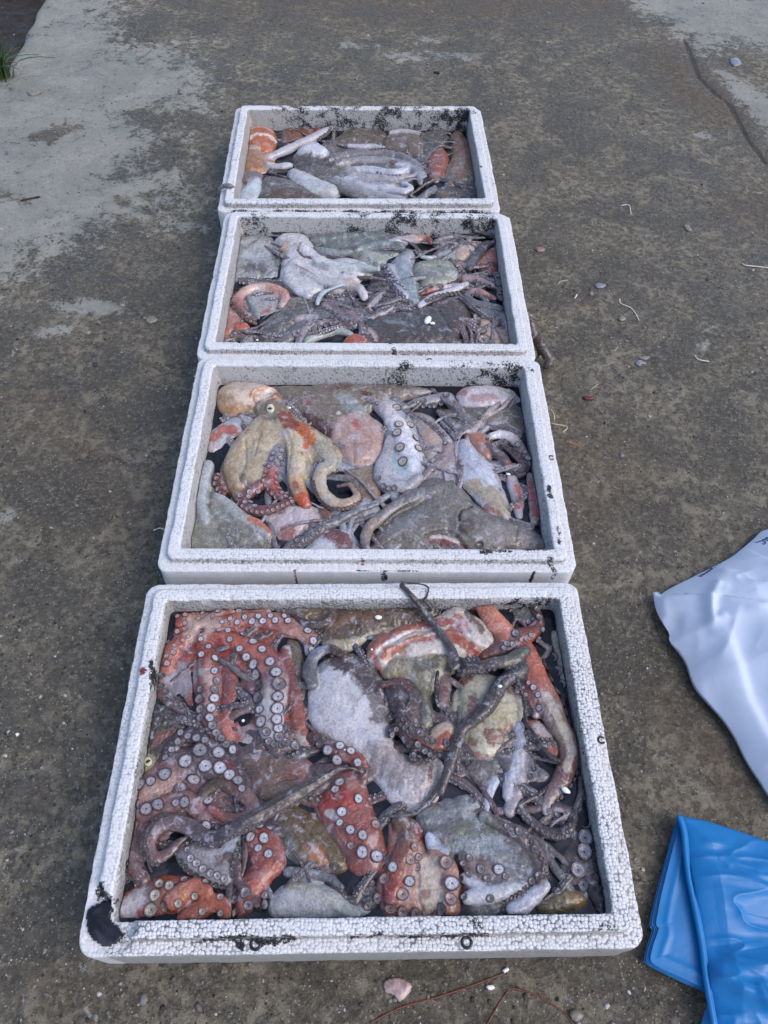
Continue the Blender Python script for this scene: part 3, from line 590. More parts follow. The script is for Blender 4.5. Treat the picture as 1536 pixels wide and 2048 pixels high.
        if extra:
            Vs = np.vstack([e[0] for e in extra]); k = len(extra[0][0]); Fs = np.vstack([e[1]+i*k for i, e in enumerate(extra)])
            eo = mesh_obj('small_suckers', Vs, Fs, SUCK, ob, cols=np.vstack([e[2] for e in extra]), loc=loc); eo['kind'] = 'stuff'
        for crop, x, y, r, ang in s.eyes:
            X, Y = px(crop, x, y); d = Vector(ray(X, Y)).normalized(); h, nn, _, dist = bvh.ray_cast(Vector((0, 0, CH)), d)
            if h is None: continue
            depth = (h-Vector((0, 0, CH))).dot(Vector(fw)); R = r/CROP[crop][2]*depth/F; nn = (nn*.5+(-d)*.8).normalized()
            Vv = []; cl = []; nr, ns = 15, 28
            for i in range(nr):
                for j in range(ns):
                    rr = i/(nr-1); a = j*2*math.pi/ns; xx, yy = rr*math.cos(a), rr*math.sin(a); zz = .55*math.sqrt(max(0, 1-rr*rr))
                    Vv.append((xx*R, yy*R*.8, zz*R-.1*R)); pup = (xx/.24)**2+(yy/.6)**2 < 1; ir = (xx/.5)**2+(yy/.62)**2 < 1
                    cl.append((.01, .01, .012, 1) if pup else (.38, .36, .16, 1) if ir and s.box == 'A' else (.50, .50, .40, 1) if rr < .86 else (.22, .19, .14, 1))
            Fe = [(i*ns+j, (i+1)*ns+j, (i+1)*ns+(j+1) % ns, i*ns+(j+1) % ns) for i in range(nr-1) for j in range(ns)]
            M = Matrix.Translation(h+nn*R*.05) @ nn.to_track_quat('Z', 'Y').to_matrix().to_4x4() @ Matrix.Rotation(ang, 4, 'Z')
            A = np.array(M); mesh_obj('eye', np.array(Vv) @ A[:3, :3].T+A[:3, 3], Fe, EYE, ob, cols=cl, loc=loc)
        return ob
RED = (168, 82, 70); DRED = (120, 55, 52); SAL = (205, 128, 105); PNK = (165, 120, 120); MAU = (122, 92, 98); LAV = (160, 163, 182); WHT = (188, 190, 206); BRN = (112, 92, 76); TAN = (160, 138, 110)
OLV = (125, 118, 98); GRY = (100, 100, 108); DGR = (72, 71, 78); DRK = (52, 49, 55); MNT = (140, 152, 154); CRM = (188, 178, 162); ORG = (186, 98, 50); BLU = (150, 162, 186); ROPE = (82, 73, 78); PUR = (96, 82, 92)
def tangle(box, seed, label, n, cx, cy, cols, top=-.0008, rmax=.0105):
    """an octopus deep in the pile: a low body with arms winding between the others"""
    rg = random.Random(seed); top += .0016 if box == 'A' else .0020; o = Octo(box, label); x0, y0, th, W, D = BOX[box]; c, s = math.cos(th), math.sin(th)
    def w(lx, ly): return np.array([c*lx-s*ly+x0, s*lx+c*ly+y0])
    a0 = rg.random()*6
    poly = [w(cx+.05*(1+.25*rg.random())*math.cos(a), cy+.04*(1+.25*rg.random())*math.sin(a)) for a in np.linspace(0, 6.28, 9)[:-1]]
    V, Fc = pillow_mesh(poly, o.z-.002, .012, .010, o.vox*1.4, None, .002, seed); o.add(V, Fc.tolist(), cols[0], .5)
    for k in range(n):
        a = a0+k*6.283/n; x, y = cx+.03*math.cos(a), cy+.02*math.sin(a); P = []; bend = rg.uniform(-1, 1)*9; L = 62; r0 = rmax*rg.uniform(.7, 1.)
        for i in range(L):
            if i % 12 == 0: bend = bend*.4+rg.uniform(-1, 1)*12
            a += bend*.006; x += .006*math.cos(a); y += .006*math.sin(a)
            if abs(x) > W/2-.016: x = math.copysign(W/2-.016, x); a = math.pi-a
            if abs(y) > D/2-.016: y = math.copysign(D/2-.016, y); a = -a
            P.append((*w(x, y), o.z+top-.75*r0*(1-i/L)-.002+.003*math.sin(i*.3+k)))
        P = np.array(P); R = r0*(1-np.arange(L)/L*.8); S = spline(P, 130); Rs = np.interp(np.linspace(0, L-1, 130), np.arange(L), R)
        V, Fc = tube(S, Rs*(1+.1*fbm(S, 50, 2, k)), 12, .8); cc = cols[k % len(cols)]; o.add(V, Fc, cc, rg.uniform(.1, .6))
        side = rg.choice((-1, 1)); T = np.gradient(S, axis=0); T /= np.linalg.norm(T, axis=1)[:, None]; N = np.stack([-T[:, 1], T[:, 0], 0*T[:, 0]], 1)*side; i = 3.
        if rg.random() < .7:
            while i < 127:
                j = int(i); r = Rs[j]
                for off in (.15, .72): o.wsu.append((S[j]+N[j]*r*off+T[j]*(r*.3 if off > .5 else 0), r*(.30 if box == 'A' else .37), rg.choice(('cup', 'dark', 'cup')), rg.choice(('grey', 'dim', 'grey') if box == 'A' else ('pale', 'grey', 'pale'))))
                i += r*.75/(np.linalg.norm(S[1]-S[0])+1e-6)
    o.build(3)
# ================================================================ box A, nearest
liquid('A', LEVEL['A']-.0055, 'dark inky water pooled in the nearest foam box', [(95, 850), (180, 800), (240, 800), (215, 890), (245, 930), (280, 985), (230, 1030), (170, 1035), (100, 975)])
tangle('A', 11, 'mauve octopus deep in the nearest box, seen in gaps at the left', 11, -.13, -.03, [(112, 92, 100), (100, 90, 102), (128, 98, 98)])
tangle('A', 37, 'purple octopus deep in the nearest box, seen in gaps near the middle', 11, .0, .0, [(112, 96, 110), (98, 84, 98), (126, 104, 108)])
tangle('A', 23, 'grey octopus deep in the nearest box, seen in gaps at the right', 11, .13, .02, [(112, 112, 122), (96, 92, 102), (130, 120, 122)])
o = Octo('A', 'brown octopus with a yellow eye wedged against the left wall of the nearest box')
o.blob('A1', [(170, 720), (230, 670), (330, 680), (430, 760), (440, 830), (350, 880), (300, 960), (290, 1040), (230, 1075), (150, 1060), (140, 900)], (80, 72, 70), .000, .018, mt=.5)
o.paint('A1', [(205, 1005)], 60, (170, 160, 120), .9).paint('A1', [(270, 870), (330, 850)], 35, (150, 95, 85), .7).paint('A1', [(330, 720)], 60, (110, 108, 112), .6)
o.ridge('A1', [(200, 1010)], 40, .004).eye('A1', 210, 998, 30, 1.4); o.build()

o = Octo('A', 'grey octopus arms and pale pink mantles lying lowest in the nearest box')
o.blob('A2', [(960, 780), (1040, 770), (1110, 830), (1160, 900), (1150, 980), (1090, 960), (1010, 880)], (170, 110, 100), -.001, .014)
o.paint('A2', [(1040, 800), (1090, 860)], 40, (185, 182, 190), .8, rag=.8).paint('A2', [(1090, 900)], 40, (175, 85, 75), .7)
o.blob('A2', [(900, 830), (960, 800), (1000, 900), (1040, 1000), (1120, 1097), (1000, 1150), (880, 1130), (880, 950)], (125, 126, 140), -.003, .012, mt=.3)
o.arm('A2', [(930, 800), (930, 900), (920, 1000), (880, 1100), (860, 1180)], [38, 42, 44, 44, 30], (172, 180, 205), .003, cols=[(150, 158, 190), (178, 186, 210), (170, 175, 195)])
o.arm('A4', [(850, -20), (850, 100), (840, 200), (800, 300)], [60, 60, 55, 35], (165, 160, 175), .002, mt=.4)
o.arm('A4', [(730, 150), (700, 230), (690, 300)], [28, 26, 18], (178, 186, 212), .001)
o.blob('A4', [(620, 20), (760, 0), (800, 120), (740, 200), (640, 200), (560, 120)], (120, 118, 122), -.001, .014, mt=.6)
o.paint('A2', [(830, 860), (850, 960)], 34, (85, 60, 58), .8, rag=.7)
o.suck('A5', [(300, 1300), (290, 1360), (270, 1410), (240, 1470)], 26, 'dark', 'grey').suck('A4', [(560, 30, 16), (600, 65, 20), (565, 80, 18), (650, 30, 14)], kind='dark', tint='grey')
o.build()
o = Octo('A', 'narrow brown mantle between the red octopus and the white mantle in the nearest box')
o.blob('A1', [(960, 350), (1020, 340), (1060, 430), (1070, 560), (1060, 680), (1020, 690), (985, 560)], (128, 115, 95), -.001, .012, mt=.7)
o.paint('A1', [(1020, 520), (1040, 640)], 26, (105, 70, 62), .8).build()

o = Octo('A', 'red octopus lying mouth up in the back left corner with pale suckers on every arm')
o.blob('A1', [(350, 225), (372, 172), (520, 138), (800, 130), (1000, 190), (1140, 270), (1150, 380), (1080, 400), (960, 350), (985, 500), (1010, 700), (1100, 850), (1080, 930), (980, 900), (870, 880), (820, 940), (690, 940), (600, 830), (470, 770), (400, 700), (300, 640), (268, 520), (292, 390), (322, 285)], RED, -.0035, .012, mt=.08, w=.03)
o.arm('A1', [(510, 240), (700, 215), (880, 212), (1020, 255), (1095, 310), (1100, 385)], [50, 52, 56, 60, 56, 36], RED, [.004, .006, .008, .008, .006, .002], cols=[(190, 125, 110), (172, 80, 66), (168, 90, 82), (175, 130, 122), (165, 110, 105)])
o.arm('A1', [(530, 290), (690, 330), (820, 400), (890, 520), (885, 650), (880, 790), (920, 880), (1010, 915)], [46, 60, 76, 86, 86, 74, 58, 30], RED, [.004, .007, .009, .011, .011, .009, .005, 0], cols=[(172, 76, 62), (170, 70, 52), (165, 82, 74), (150, 100, 105), (182, 178, 190), (178, 170, 180), (120, 95, 100)])
o.arm('A1', [(500, 310), (530, 440), (540, 580), (530, 700), (560, 810), (660, 930)], [40, 56, 58, 56, 46, 26], RED, [.004, .008, .009, .008, .005, 0], cols=[(172, 84, 66), (160, 68, 52), (172, 120, 115), (140, 100, 105), (120, 85, 90), (95, 75, 80)])
o.arm('A1', [(440, 290), (340, 380), (290, 500), (290, 600), (370, 690), (450, 750)], [40, 54, 52, 44, 34, 24], RED, [.003, .005, .005, .003, .001, -.002], cols=[(185, 110, 95), (170, 82, 70), (150, 88, 82), (120, 98, 108), (95, 82, 92)])
o.arm('A1', [(470, 250), (420, 215), (385, 200), (375, 235)], [38, 38, 32, 24], RED, .004).arm('A1', [(520, 230), (620, 165), (740, 135), (860, 150)], [38, 40, 40, 30], (176, 90, 76), .003)
o.arm('A1', [(960, 380), (1000, 560), (1020, 700), (1050, 830), (1090, 900)], [34, 44, 46, 46, 36], (150, 88, 84), .002, cols=[(160, 100, 96), (140, 82, 82), (165, 95, 85), (178, 110, 80)])
o.arm('A1', [(620, 420), (650, 560), (630, 720), (640, 860)], [40, 50, 40, 40], (142, 80, 82), .0, cols=[(150, 78, 72), (132, 84, 90), (168, 88, 80), (172, 104, 92)])
o.paint('A1', [(480, 240), (540, 250)], 85, (190, 168, 165), .85, rag=.9).paint('A1', [(380, 560), (420, 500)], 80, (148, 152, 172), .85, rag=.4).paint('A1', [(350, 620)], 60, (130, 128, 145), .7)
o.paint('A1', [(590, 320), (650, 360)], 50, (176, 62, 40), .8).paint('A1', [(460, 380), (450, 460)], 30, (180, 78, 40), .7).paint('A1', [(770, 900), (860, 880)], 60, (178, 182, 200), .9, rag=.4)
o.paint('A1', [(740, 810), (780, 860)], 50, (160, 150, 162), .8).paint('A1', [(1030, 870)], 55, (196, 184, 178), .9).paint('A1', [(1070, 820)], 28, (190, 100, 60), .8).paint('A1', [(530, 520), (540, 540)], 34, (186, 176, 176), .8)
o.paint('A1', [(960, 340), (1060, 390)], 36, (186, 190, 205), .8, rag=.8).paint('A1', [(740, 160), (860, 160)], 40, (180, 140, 138), .6).paint('A1', [(740, 500), (735, 620)], 30, (95, 75, 90), .7).paint('A1', [(810, 470), (800, 620)], 24, (90, 66, 80), .5)
o.paint('A1', [(725, 640), (740, 740)], 44, (72, 80, 84), .95, rag=.3).ridge('A1', [(720, 600), (700, 680), (735, 760), (760, 660), (720, 600)], 30, -.006).ridge('A1', [(600, 420), (690, 480), (700, 600), (680, 760)], 14, -.0025)
o.ridge('A1', [(495, 272)], 22, -.006).paint('A1', [(495, 272)], 13, (12, 12, 14), 1, rag=.1).ridge('A1', [(440, 420), (450, 560), (470, 700)], 12, -.002).ridge('A1', [(560, 270), (640, 300), (700, 380)], 8, .0012)
o.paint('A1', [(700, 215), (900, 205)], 34, (205, 140, 128), .55, rag=.8).paint('A1', [(620, 300), (760, 370), (850, 470)], 36, (205, 120, 100), .5, rag=.8).paint('A1', [(340, 400), (320, 480)], 34, (205, 130, 112), .5, rag=.8).paint('A1', [(540, 440), (550, 620), (560, 740)], 22, (200, 150, 142), .55, rag=.8).paint('A1', [(650, 760), (680, 860)], 36, (205, 125, 112), .6, rag=.6).paint('A1', [(1020, 300), (960, 330)], 40, (200, 145, 135), .6, rag=.7)
o.suck('A1', [(592, 172, 15), (635, 155, 15), (712, 133, 20), (660, 213, 16), (740, 205, 20), (815, 200, 19), (880, 198, 18), (955, 200, 19), (615, 230, 13), (700, 232, 19), (780, 228, 22), (840, 225, 22), (908, 222, 22), (978, 224, 20), (1085, 280, 24), (1115, 335, 26), (1105, 385, 22), (1010, 205, 16)])
o.suck('A1', [(597, 278, 16), (648, 277, 18), (660, 325, 20), (713, 377, 24), (750, 422, 27), (790, 463, 30), (806, 518, 33), (730, 300, 20), (785, 340, 24), (835, 382, 26), (878, 450, 31), (912, 508, 34), (920, 643, 36), (918, 707, 36), (913, 767, 34), (832, 778, 34), (922, 815, 31), (823, 712, 28)])
o.suck('A1', [(820, 580, 35), (925, 573, 40), (815, 648, 36), (928, 862, 30), (967, 893, 28), (1015, 912, 28), (860, 835, 26), (872, 885, 22), (900, 900, 20)], kind='cup', tint='grey')
o.suck('A1', [(500, 325, 17), (502, 408, 20), (540, 367, 19), (573, 430, 22), (573, 500, 24), (572, 650, 30), (555, 703, 30), (548, 757, 26), (672, 932, 26)])
o.suck('A1', [(500, 600, 25), (493, 655, 28), (497, 708, 26), (497, 755, 24), (585, 555, 25), (572, 605, 25), (562, 800, 26), (583, 838, 24), (612, 870, 22), (640, 902, 22)], kind='cup', tint='grey')
o.suck('A1', [(370, 283, 17), (400, 332, 14), (430, 312, 12), (355, 360, 15), (347, 398, 18), (312, 418, 16), (313, 458, 20), (275, 480, 20), (372, 200, 16), (413, 193, 17), (413, 235, 16), (505, 172, 14), (485, 212, 15), (563, 200, 14), (310, 330, 15)], tint='pink')
o.suck('A1', [(285, 525, 18), (257, 555, 18), (285, 583, 18), (310, 615, 19), (350, 655, 20), (395, 695, 23), (437, 740, 25), (310, 655, 18), (262, 600, 16), (380, 655, 16)], kind='dark', tint='grey').suck('A1', [(470, 790, 20), (505, 800, 18), (690, 945, 24), (730, 965, 30), (790, 962, 28), (850, 890, 20), (900, 930, 22), (945, 905, 22), (850, 925, 18), (590, 870, 16), (620, 905, 16), (540, 820, 16)], kind='cup', tint='dim').build()

o = Octo('A', 'large white mantle in the middle of the nearest box, speckled black towards the front')
o.blob('A1', [(1085, 640), (1090, 540), (1140, 450), (1240, 400), (1340, 395), (1430, 440), (1500, 540), (1540, 680), (1550, 840), (1640, 960), (1760, 930), (1840, 1040), (1820, 1160), (1760, 1230), (1640, 1260), (1530, 1200), (1440, 1080), (1330, 960), (1180, 860), (1090, 760)], WHT, .012, .024, mt=.06, w=.05)
o.paint('A1', [(1260, 430), (1370, 460), (1440, 560)], 75, (92, 66, 60), .95, rag=.45, mt=.5).paint('A1', [(1440, 600), (1490, 760)], 45, (100, 80, 82), .8, rag=.5, mt=.4).paint('A1', [(1150, 470)], 50, (120, 128, 150), .6)
o.paint('A1', [(1290, 420)], 30, (120, 78, 60), .7).paint('A4', [(200, 60), (330, 110), (430, 200)], 110, (176, 166, 172), .8, mt=.9).paint('A4', [(410, 80), (400, 160)], 12, (120, 60, 58), .8, rag=.9).paint('A1', [(1450, 950), (1560, 1100)], 60, (150, 145, 152), .6, mt=1.)
o.ridge('A1', [(1440, 470), (1530, 650), (1560, 850)], 30, -.002)
o.arm('A1', [(1280, 405), (1200, 370), (1120, 410), (1090, 490), (1110, 560)], [22, 30, 34, 40, 36], (118, 128, 148), .012, cols=[(112, 108, 116), (150, 165, 195), (98, 98, 108), (120, 120, 130)])
o.build()

o = Octo('A', 'brown mottled mantle with a yellow belly edge along the back wall of the nearest box')
o.blob('A1', [(1000, 150), (1160, 140), (1350, 150), (1560, 120), (1720, 130), (1800, 130), (1790, 190), (1700, 240), (1560, 270), (1430, 310), (1330, 380), (1230, 395), (1150, 350), (1130, 270), (1040, 230)], (118, 98, 78), .006, .018, mt=.75, w=.03)
o.paint('A1', [(1180, 370), (1350, 340), (1530, 280)], 32, (170, 168, 148), .85, rag=.4, mt=.15).paint('A1', [(1250, 230), (1480, 190)], 30, (150, 110, 80), .6, rag=.8).paint('A1', [(1350, 270)], 40, (95, 60, 45), .5)
o.arm('A1', [(930, 160), (1010, 180), (1040, 220), (1120, 240), (1190, 225), (1215, 170)], [26, 22, 24, 26, 22, 14], (92, 78, 78), [.004, .004, .008, .012, .012, .008], cols=[(105, 90, 95), (85, 72, 74), (100, 84, 80), (110, 90, 85)])
o.blob('A1', [(1010, 150), (1120, 145), (1170, 170), (1130, 200), (1060, 210)], (128, 108, 85), .007, .010, mt=.7).build()

o = Octo('A', 'white mantle streaked with orange red folds near the back of the nearest box')
o.blob('A2', [(95, 390), (110, 340), (200, 270), (330, 230), (450, 210), (520, 160), (580, 130), (640, 160), (720, 210), (770, 270), (790, 330), (740, 400), (640, 420), (540, 430), (420, 440), (330, 480), (260, 440), (180, 480), (110, 440)], (196, 190, 192), .012, .02, mt=.05, w=.03)
o.blob('A2', [(170, 460), (240, 400), (360, 370), (480, 370), (560, 420), (560, 500), (480, 560), (440, 640), (470, 760), (420, 830), (380, 790), (370, 640), (330, 540), (200, 530)], (158, 152, 130), .009, .018, mt=.55)
o.paint('A2', [(130, 360), (260, 280), (420, 240), (560, 250)], 30, (180, 92, 66), .9, rag=.9).paint('A2', [(190, 430), (330, 350), (500, 320), (620, 350), (720, 400)], 22, (184, 96, 62), .9, rag=.8).paint('A2', [(560, 260), (600, 340), (680, 400)], 34, (180, 82, 58), .85, rag=.7)
o.paint('A2', [(580, 220), (640, 300)], 24, (190, 90, 60), .7, rag=.8).paint('A2', [(110, 380), (140, 450), (160, 500)], 20, (190, 100, 80), .8).paint('A2', [(650, 180), (720, 280)], 22, (110, 66, 48), .8, rag=.7)
o.paint('A2', [(380, 470), (460, 460)], 36, (92, 84, 62), .7, rag=.9, mt=.8).paint('A2', [(290, 415)], 20, (175, 130, 105), .7).ridge('A2', [(130, 430), (230, 350), (350, 290), (470, 280)], 14, -.004).ridge('A2', [(200, 400), (330, 340), (500, 300), (640, 320)], 12, .002).ridge('A2', [(570, 270), (650, 350), (740, 390)], 12, -.003).ridge('A2', [(620, 190), (700, 290), (770, 330)], 12, -.003)
o.paint('A2', [(430, 640), (400, 760)], 50, (118, 118, 98), .8, mt=.7).build()

o = Octo('A', 'small dark red octopus arms tangled beside the white mantle in the nearest box'); o.keep = True
o.blob('A2', [(200, 560), (260, 535), (330, 560), (390, 620), (390, 740), (370, 810), (300, 780), (250, 740), (210, 660)], (98, 82, 90), .009, .014, mt=.4)
o.arm('A2', [(180, 565), (230, 560), (300, 560), (340, 600)], [22, 16, 12, 8], (120, 66, 60), .014).arm('A2', [(215, 555), (290, 580), (330, 640), (310, 700)], [8, 10, 10, 8], (90, 80, 90), .013)
o.arm('A2', [(270, 640), (280, 740), (330, 810), (390, 850), (450, 890), (520, 910)], [26, 30, 32, 36, 34, 24], (130, 84, 80), [.010, .012, .013, .013, .012, .010], cols=[(92, 66, 72), (84, 60, 68), (95, 66, 66), (150, 100, 90), (190, 120, 95)])
o.blob('A2', [(440, 850), (470, 800), (540, 770), (580, 820), (570, 890), (500, 930), (450, 910)], (196, 170, 150), .011, .014, mt=.1).paint('A2', [(500, 905), (530, 880)], 34, (176, 62, 40), .9)
o.arm('A2', [(215, 850), (260, 800), (320, 880), (370, 910), (440, 940), (460, 970), (400, 985), (345, 975), (350, 940)], [20, 28, 26, 26, 22, 18, 20, 22, 16], (88, 56, 54), [.011, .013, .014, .014, .014, .014, .014, .014, .014])
o.suck('A2', [(300, 700), (290, 760), (330, 810), (380, 840), (420, 870), (460, 890)], (12, 20), 'dark', 'grey', 9).suck('A2', [(240, 660), (250, 730), (280, 800), (340, 860)], (10, 16), 'dark', 'dim', 9)
o.suck('A2', [(530, 895, 24), (388, 842, 22), (372, 905, 20), (412, 940, 18), (350, 960, 16), (440, 960, 16), (380, 975, 16), (230, 850, 16), (255, 820, 15)], kind='cup', tint='grey').suck('A2', [(225, 830), (250, 870), (330, 920), (350, 985), (430, 990), (480, 960)], 12, 'dark', 'dim', 12).build()

o = Octo('A', 'cream mantle with maroon patches right of centre in the nearest box')
o.blob('A2', [(560, 720), (570, 600), (600, 540), (720, 500), (860, 540), (930, 600), (955, 700), (930, 820), (860, 920), (780, 990), (700, 990), (630, 940), (600, 850)], (178, 176, 160), .008, .022, mt=.12, w=.035)
o.paint('A2', [(620, 560), (650, 520)], 26, (170, 82, 58), .85, rag=.6).paint('A2', [(680, 680), (720, 720), (650, 780)], 40, (138, 92, 90), .9, rag=.9).paint('A2', [(850, 800), (820, 860), (770, 880)], 40, (138, 82, 74), .9, rag=1.).paint('A2', [(670, 900)], 30, (150, 120, 100), .9, rag=.9)
o.paint('A2', [(900, 610)], 34, (150, 92, 66), .8, rag=.7).paint('A2', [(740, 975), (680, 950)], 22, (165, 75, 50), .7, rag=.9).paint('A2', [(850, 700), (820, 760)], 60, (186, 180, 150), .6).ridge('A2', [(590, 560), (600, 700), (560, 800)], 26, -.004)
o.arm('A2', [(510, 520), (520, 600), (510, 680)], [34, 38, 26], (150, 120, 118), .004, mt=.5).paint('A2', [(530, 600)], 22, (120, 60, 62), .8).build()

o = Octo('A', 'salmon octopus arms along the right wall of the nearest box, suckers facing the wall')
o.arm('A2', [(1130, 300), (1160, 400), (1180, 520), (1210, 600)], [40, 46, 44, 26], (172, 164, 140), -.002, mt=.3, cols=[(178, 172, 148), (165, 152, 130), (160, 175, 190)])
o.blob('A2', [(880, 110), (1000, 115), (1040, 180), (1010, 250), (930, 240), (890, 180)], (112, 118, 112), -.001, .012, mt=.5)
o.arm('A2', [(720, 110), (790, 200), (850, 280), (830, 360)], [50, 62, 62, 50], SAL, [.008, .012, .012, .008], mt=.02, cols=[(200, 120, 98), (212, 140, 118), (210, 130, 105), (150, 70, 52)])
o.arm('A2', [(1010, 150), (1040, 220), (1000, 280), (930, 300), (870, 350), (800, 370), (740, 410)], [24, 34, 46, 50, 46, 44, 30], RED, [.004, .007, .01, .011, .01, .009, .006], cols=[(110, 80, 84), (128, 76, 76), (160, 70, 52), (130, 90, 95), (118, 92, 100), (140, 80, 60)])
o.arm('A2', [(960, 340), (990, 420), (1030, 540), (1090, 650), (1150, 780), (1200, 880), (1210, 980), (1170, 1080), (1110, 1180), (1080, 1260)], [40, 62, 74, 74, 66, 60, 56, 52, 44, 30], SAL, [.009, .012, .013, .013, .012, .010, .009, .008, .006, .002], mt=.03,
      cols=[(190, 90, 65), (196, 112, 88), (196, 104, 80), (168, 120, 108), (150, 128, 122), (158, 138, 126), (150, 110, 100), (135, 82, 78), (150, 120, 120), (160, 150, 155)])
o.paint('A5', [(360, 850), (430, 980), (520, 1150), (560, 1280), (530, 1420)], 38, (182, 176, 170), .85, rag=.3).paint('A5', [(580, 1050), (600, 1200)], 34, (170, 86, 58), .8).paint('A5', [(540, 1480)], 30, (140, 90, 85), .5)
o.arm('A5', [(170, 680), (220, 780), (260, 880), (280, 970)], [40, 54, 58, 44], (140, 82, 76), .004, cols=[(100, 84, 92), (150, 82, 76), (170, 92, 82), (120, 98, 108)])
o.suck('A5', [(370, 585, 50), (390, 520, 36), (435, 628, 42), (418, 690, 44), (495, 740, 34), (462, 790, 46), (515, 885, 42), (555, 960, 38), (600, 1020, 34), (630, 1090, 26)], kind='cup', tint='pale')
o.suck('A5', [(640, 1160), (650, 1260), (655, 1380)], 22, 'dark', 'grey', 6).suck('A5', [(655, 1400), (585, 1520), (545, 1620), (470, 1710), (385, 1745)], (22, 26), 'cup', 'grey', 9)
o.suck('A5', [(185, 105, 30), (250, 130, 24), (290, 155, 28), (307, 215, 28), (330, 310, 26)], kind='cup', tint='grey').suck('A5', [(75, 160, 26), (128, 265, 30), (125, 345, 34), (265, 230, 18), (222, 250, 22), (295, 385, 32), (242, 355, 20), (207, 390, 22), (165, 395, 18), (100, 430, 24), (55, 425, 26), (30, 460, 22), (355, 430, 24), (370, 480, 24)], kind='cup', tint='pale')
o.suck('A5', [(200, 700, 18), (225, 730, 20), (265, 768, 28), (300, 825, 26), (312, 930, 28), (205, 825, 22), (185, 770, 18)], tint='pale').suck('A5', [(215, 888, 26), (240, 950, 26), (165, 690, 18), (180, 740, 16)], kind='dark', tint='grey').build()

o = Octo('A', 'thin dark rope-like octopus arms looped over the back rim of the nearest box'); o.keep = True
o.arm('A2', [(420, 90), (432, 40), (380, 20), (300, 15), (275, 25), (310, 50), (340, 85), (400, 150), (450, 220), (500, 290), (545, 350), (575, 420), (570, 480)], [7, 8, 7, 9, 12, 15, 17, 19, 20, 22, 24, 26, 24], ROPE, [.026, .031, .031, .031, .031, .032, .032, .024, .018, .018, .018, .018, .014], flat=.95, mt=.3, cols=[(70, 52, 52), (92, 72, 76), (82, 72, 78), (100, 96, 104), (86, 78, 84)])
o.arm('A2', [(420, 90), (405, 110), (450, 150), (440, 195), (450, 160), (500, 140), (490, 190)], [8, 9, 11, 12, 9, 8, 6], (60, 48, 50), [.027, .026, .020, .018, .018, .018, .014], flat=.95)
o.arm('A2', [(560, 480), (610, 440), (640, 480), (600, 510), (680, 480), (780, 450), (880, 430), (960, 380)], [28, 26, 24, 22, 28, 36, 42, 36], ROPE, [.017, .018, .018, .016, .019, .022, .022, .018], mt=.4, cols=[(62, 46, 50), (66, 50, 52), (78, 68, 72), (96, 88, 92), (108, 106, 100), (100, 98, 98)])
o.blob('A2', [(880, 420), (940, 420), (980, 480), (960, 540), (890, 560), (850, 520)], (78, 74, 80), .017, .014, mt=.4)
o.arm('A2', [(880, 520), (820, 580), (760, 680), (700, 750), (620, 810), (585, 900), (560, 990), (530, 1080), (500, 1160)], [44, 48, 44, 36, 32, 30, 28, 26, 24], ROPE, [.018, .019, .020, .020, .02, .02, .019, .017, .015], mt=.3, cols=[(74, 66, 72), (92, 84, 90), (84, 74, 78), (88, 76, 80), (78, 66, 72), (100, 92, 100), (92, 80, 90)])
o.arm('A4', [(505, 30), (480, 130), (420, 230), (340, 310), (240, 330), (160, 330)], [22, 20, 17, 15, 10, 5], (92, 82, 88), [.017, .015, .012, .010, .009, .007], flat=.95)
o.arm('A2', [(920, 540), (950, 640), (970, 760), (1020, 860), (1080, 950), (1150, 990)], [14, 12, 11, 11, 14, 12], (78, 70, 78), [.016, .012, .010, .010, .010, .010], flat=.95)
o.arm('A2', [(480, 500), (470, 600), (480, 680), (530, 730), (580, 800)], [12, 11, 10, 10, 8], (58, 50, 56), [.014, .012, .012, .012, .016], flat=.95)
o.suck('A2', [(600, 500), (680, 500), (760, 490), (840, 485), (900, 470)], 11, 'dark', 'grey', 12).suck('A2', [(830, 620), (790, 700), (740, 750), (670, 790)], 9, 'dark', 'dim', 12).suck('A2', [(560, 480), (570, 520), (620, 520)], 12, 'dark', 'dim', 5).build()

o = Octo('A', 'mauve octopus with the biggest round suckers, front left of the nearest box')
o.blob('A3', [(270, 180), (360, 40), (480, -80), (650, -90), (760, -20), (880, 60), (960, 160), (980, 300), (900, 380), (760, 420), (600, 480), (480, 620), (400, 700), (260, 690), (235, 500), (250, 330)], (134, 100, 104), -.003, .016, mt=.12, w=.03)
o.arm('A3', [(300, 320), (380, 220), (480, 130), (600, 60), (720, 60), (830, 130), (900, 200)], [50, 74, 86, 88, 84, 66, 40], MAU, [.002, .007, .011, .013, .012, .009, .004], cols=[(130, 92, 92), (155, 105, 100), (150, 110, 112), (118, 100, 112), (110, 92, 104), (105, 84, 92)])
o.arm('A3', [(290, 300), (400, 320), (500, 290), (600, 250), (660, 300), (720, 380)], [40, 54, 56, 52, 46, 40], (150, 108, 108), [.002, .006, .008, .008, .006, .004])
o.arm('A1', [(290, 1010), (330, 920), (400, 850), (480, 860), (560, 900), (640, 960)], [34, 40, 40, 38, 34, 26], (95, 80, 92), [.003, .008, .010, .009, .006, .004])
o.arm('A3', [(700, 230), (780, 170), (880, 200), (960, 280), (940, 350), (820, 360), (740, 310)], [34, 40, 46, 44, 40, 36, 26], (125, 92, 92), [.006, .010, .010, .009, .008, .008, .006], cols=[(110, 90, 70), (120, 92, 76), (128, 92, 96), (150, 115, 115), (150, 100, 96), (170, 80, 66)])
o.arm('A3', [(290, 400), (300, 520), (330, 620), (380, 680)], [50, 56, 50, 40], (128, 92, 96), .001)
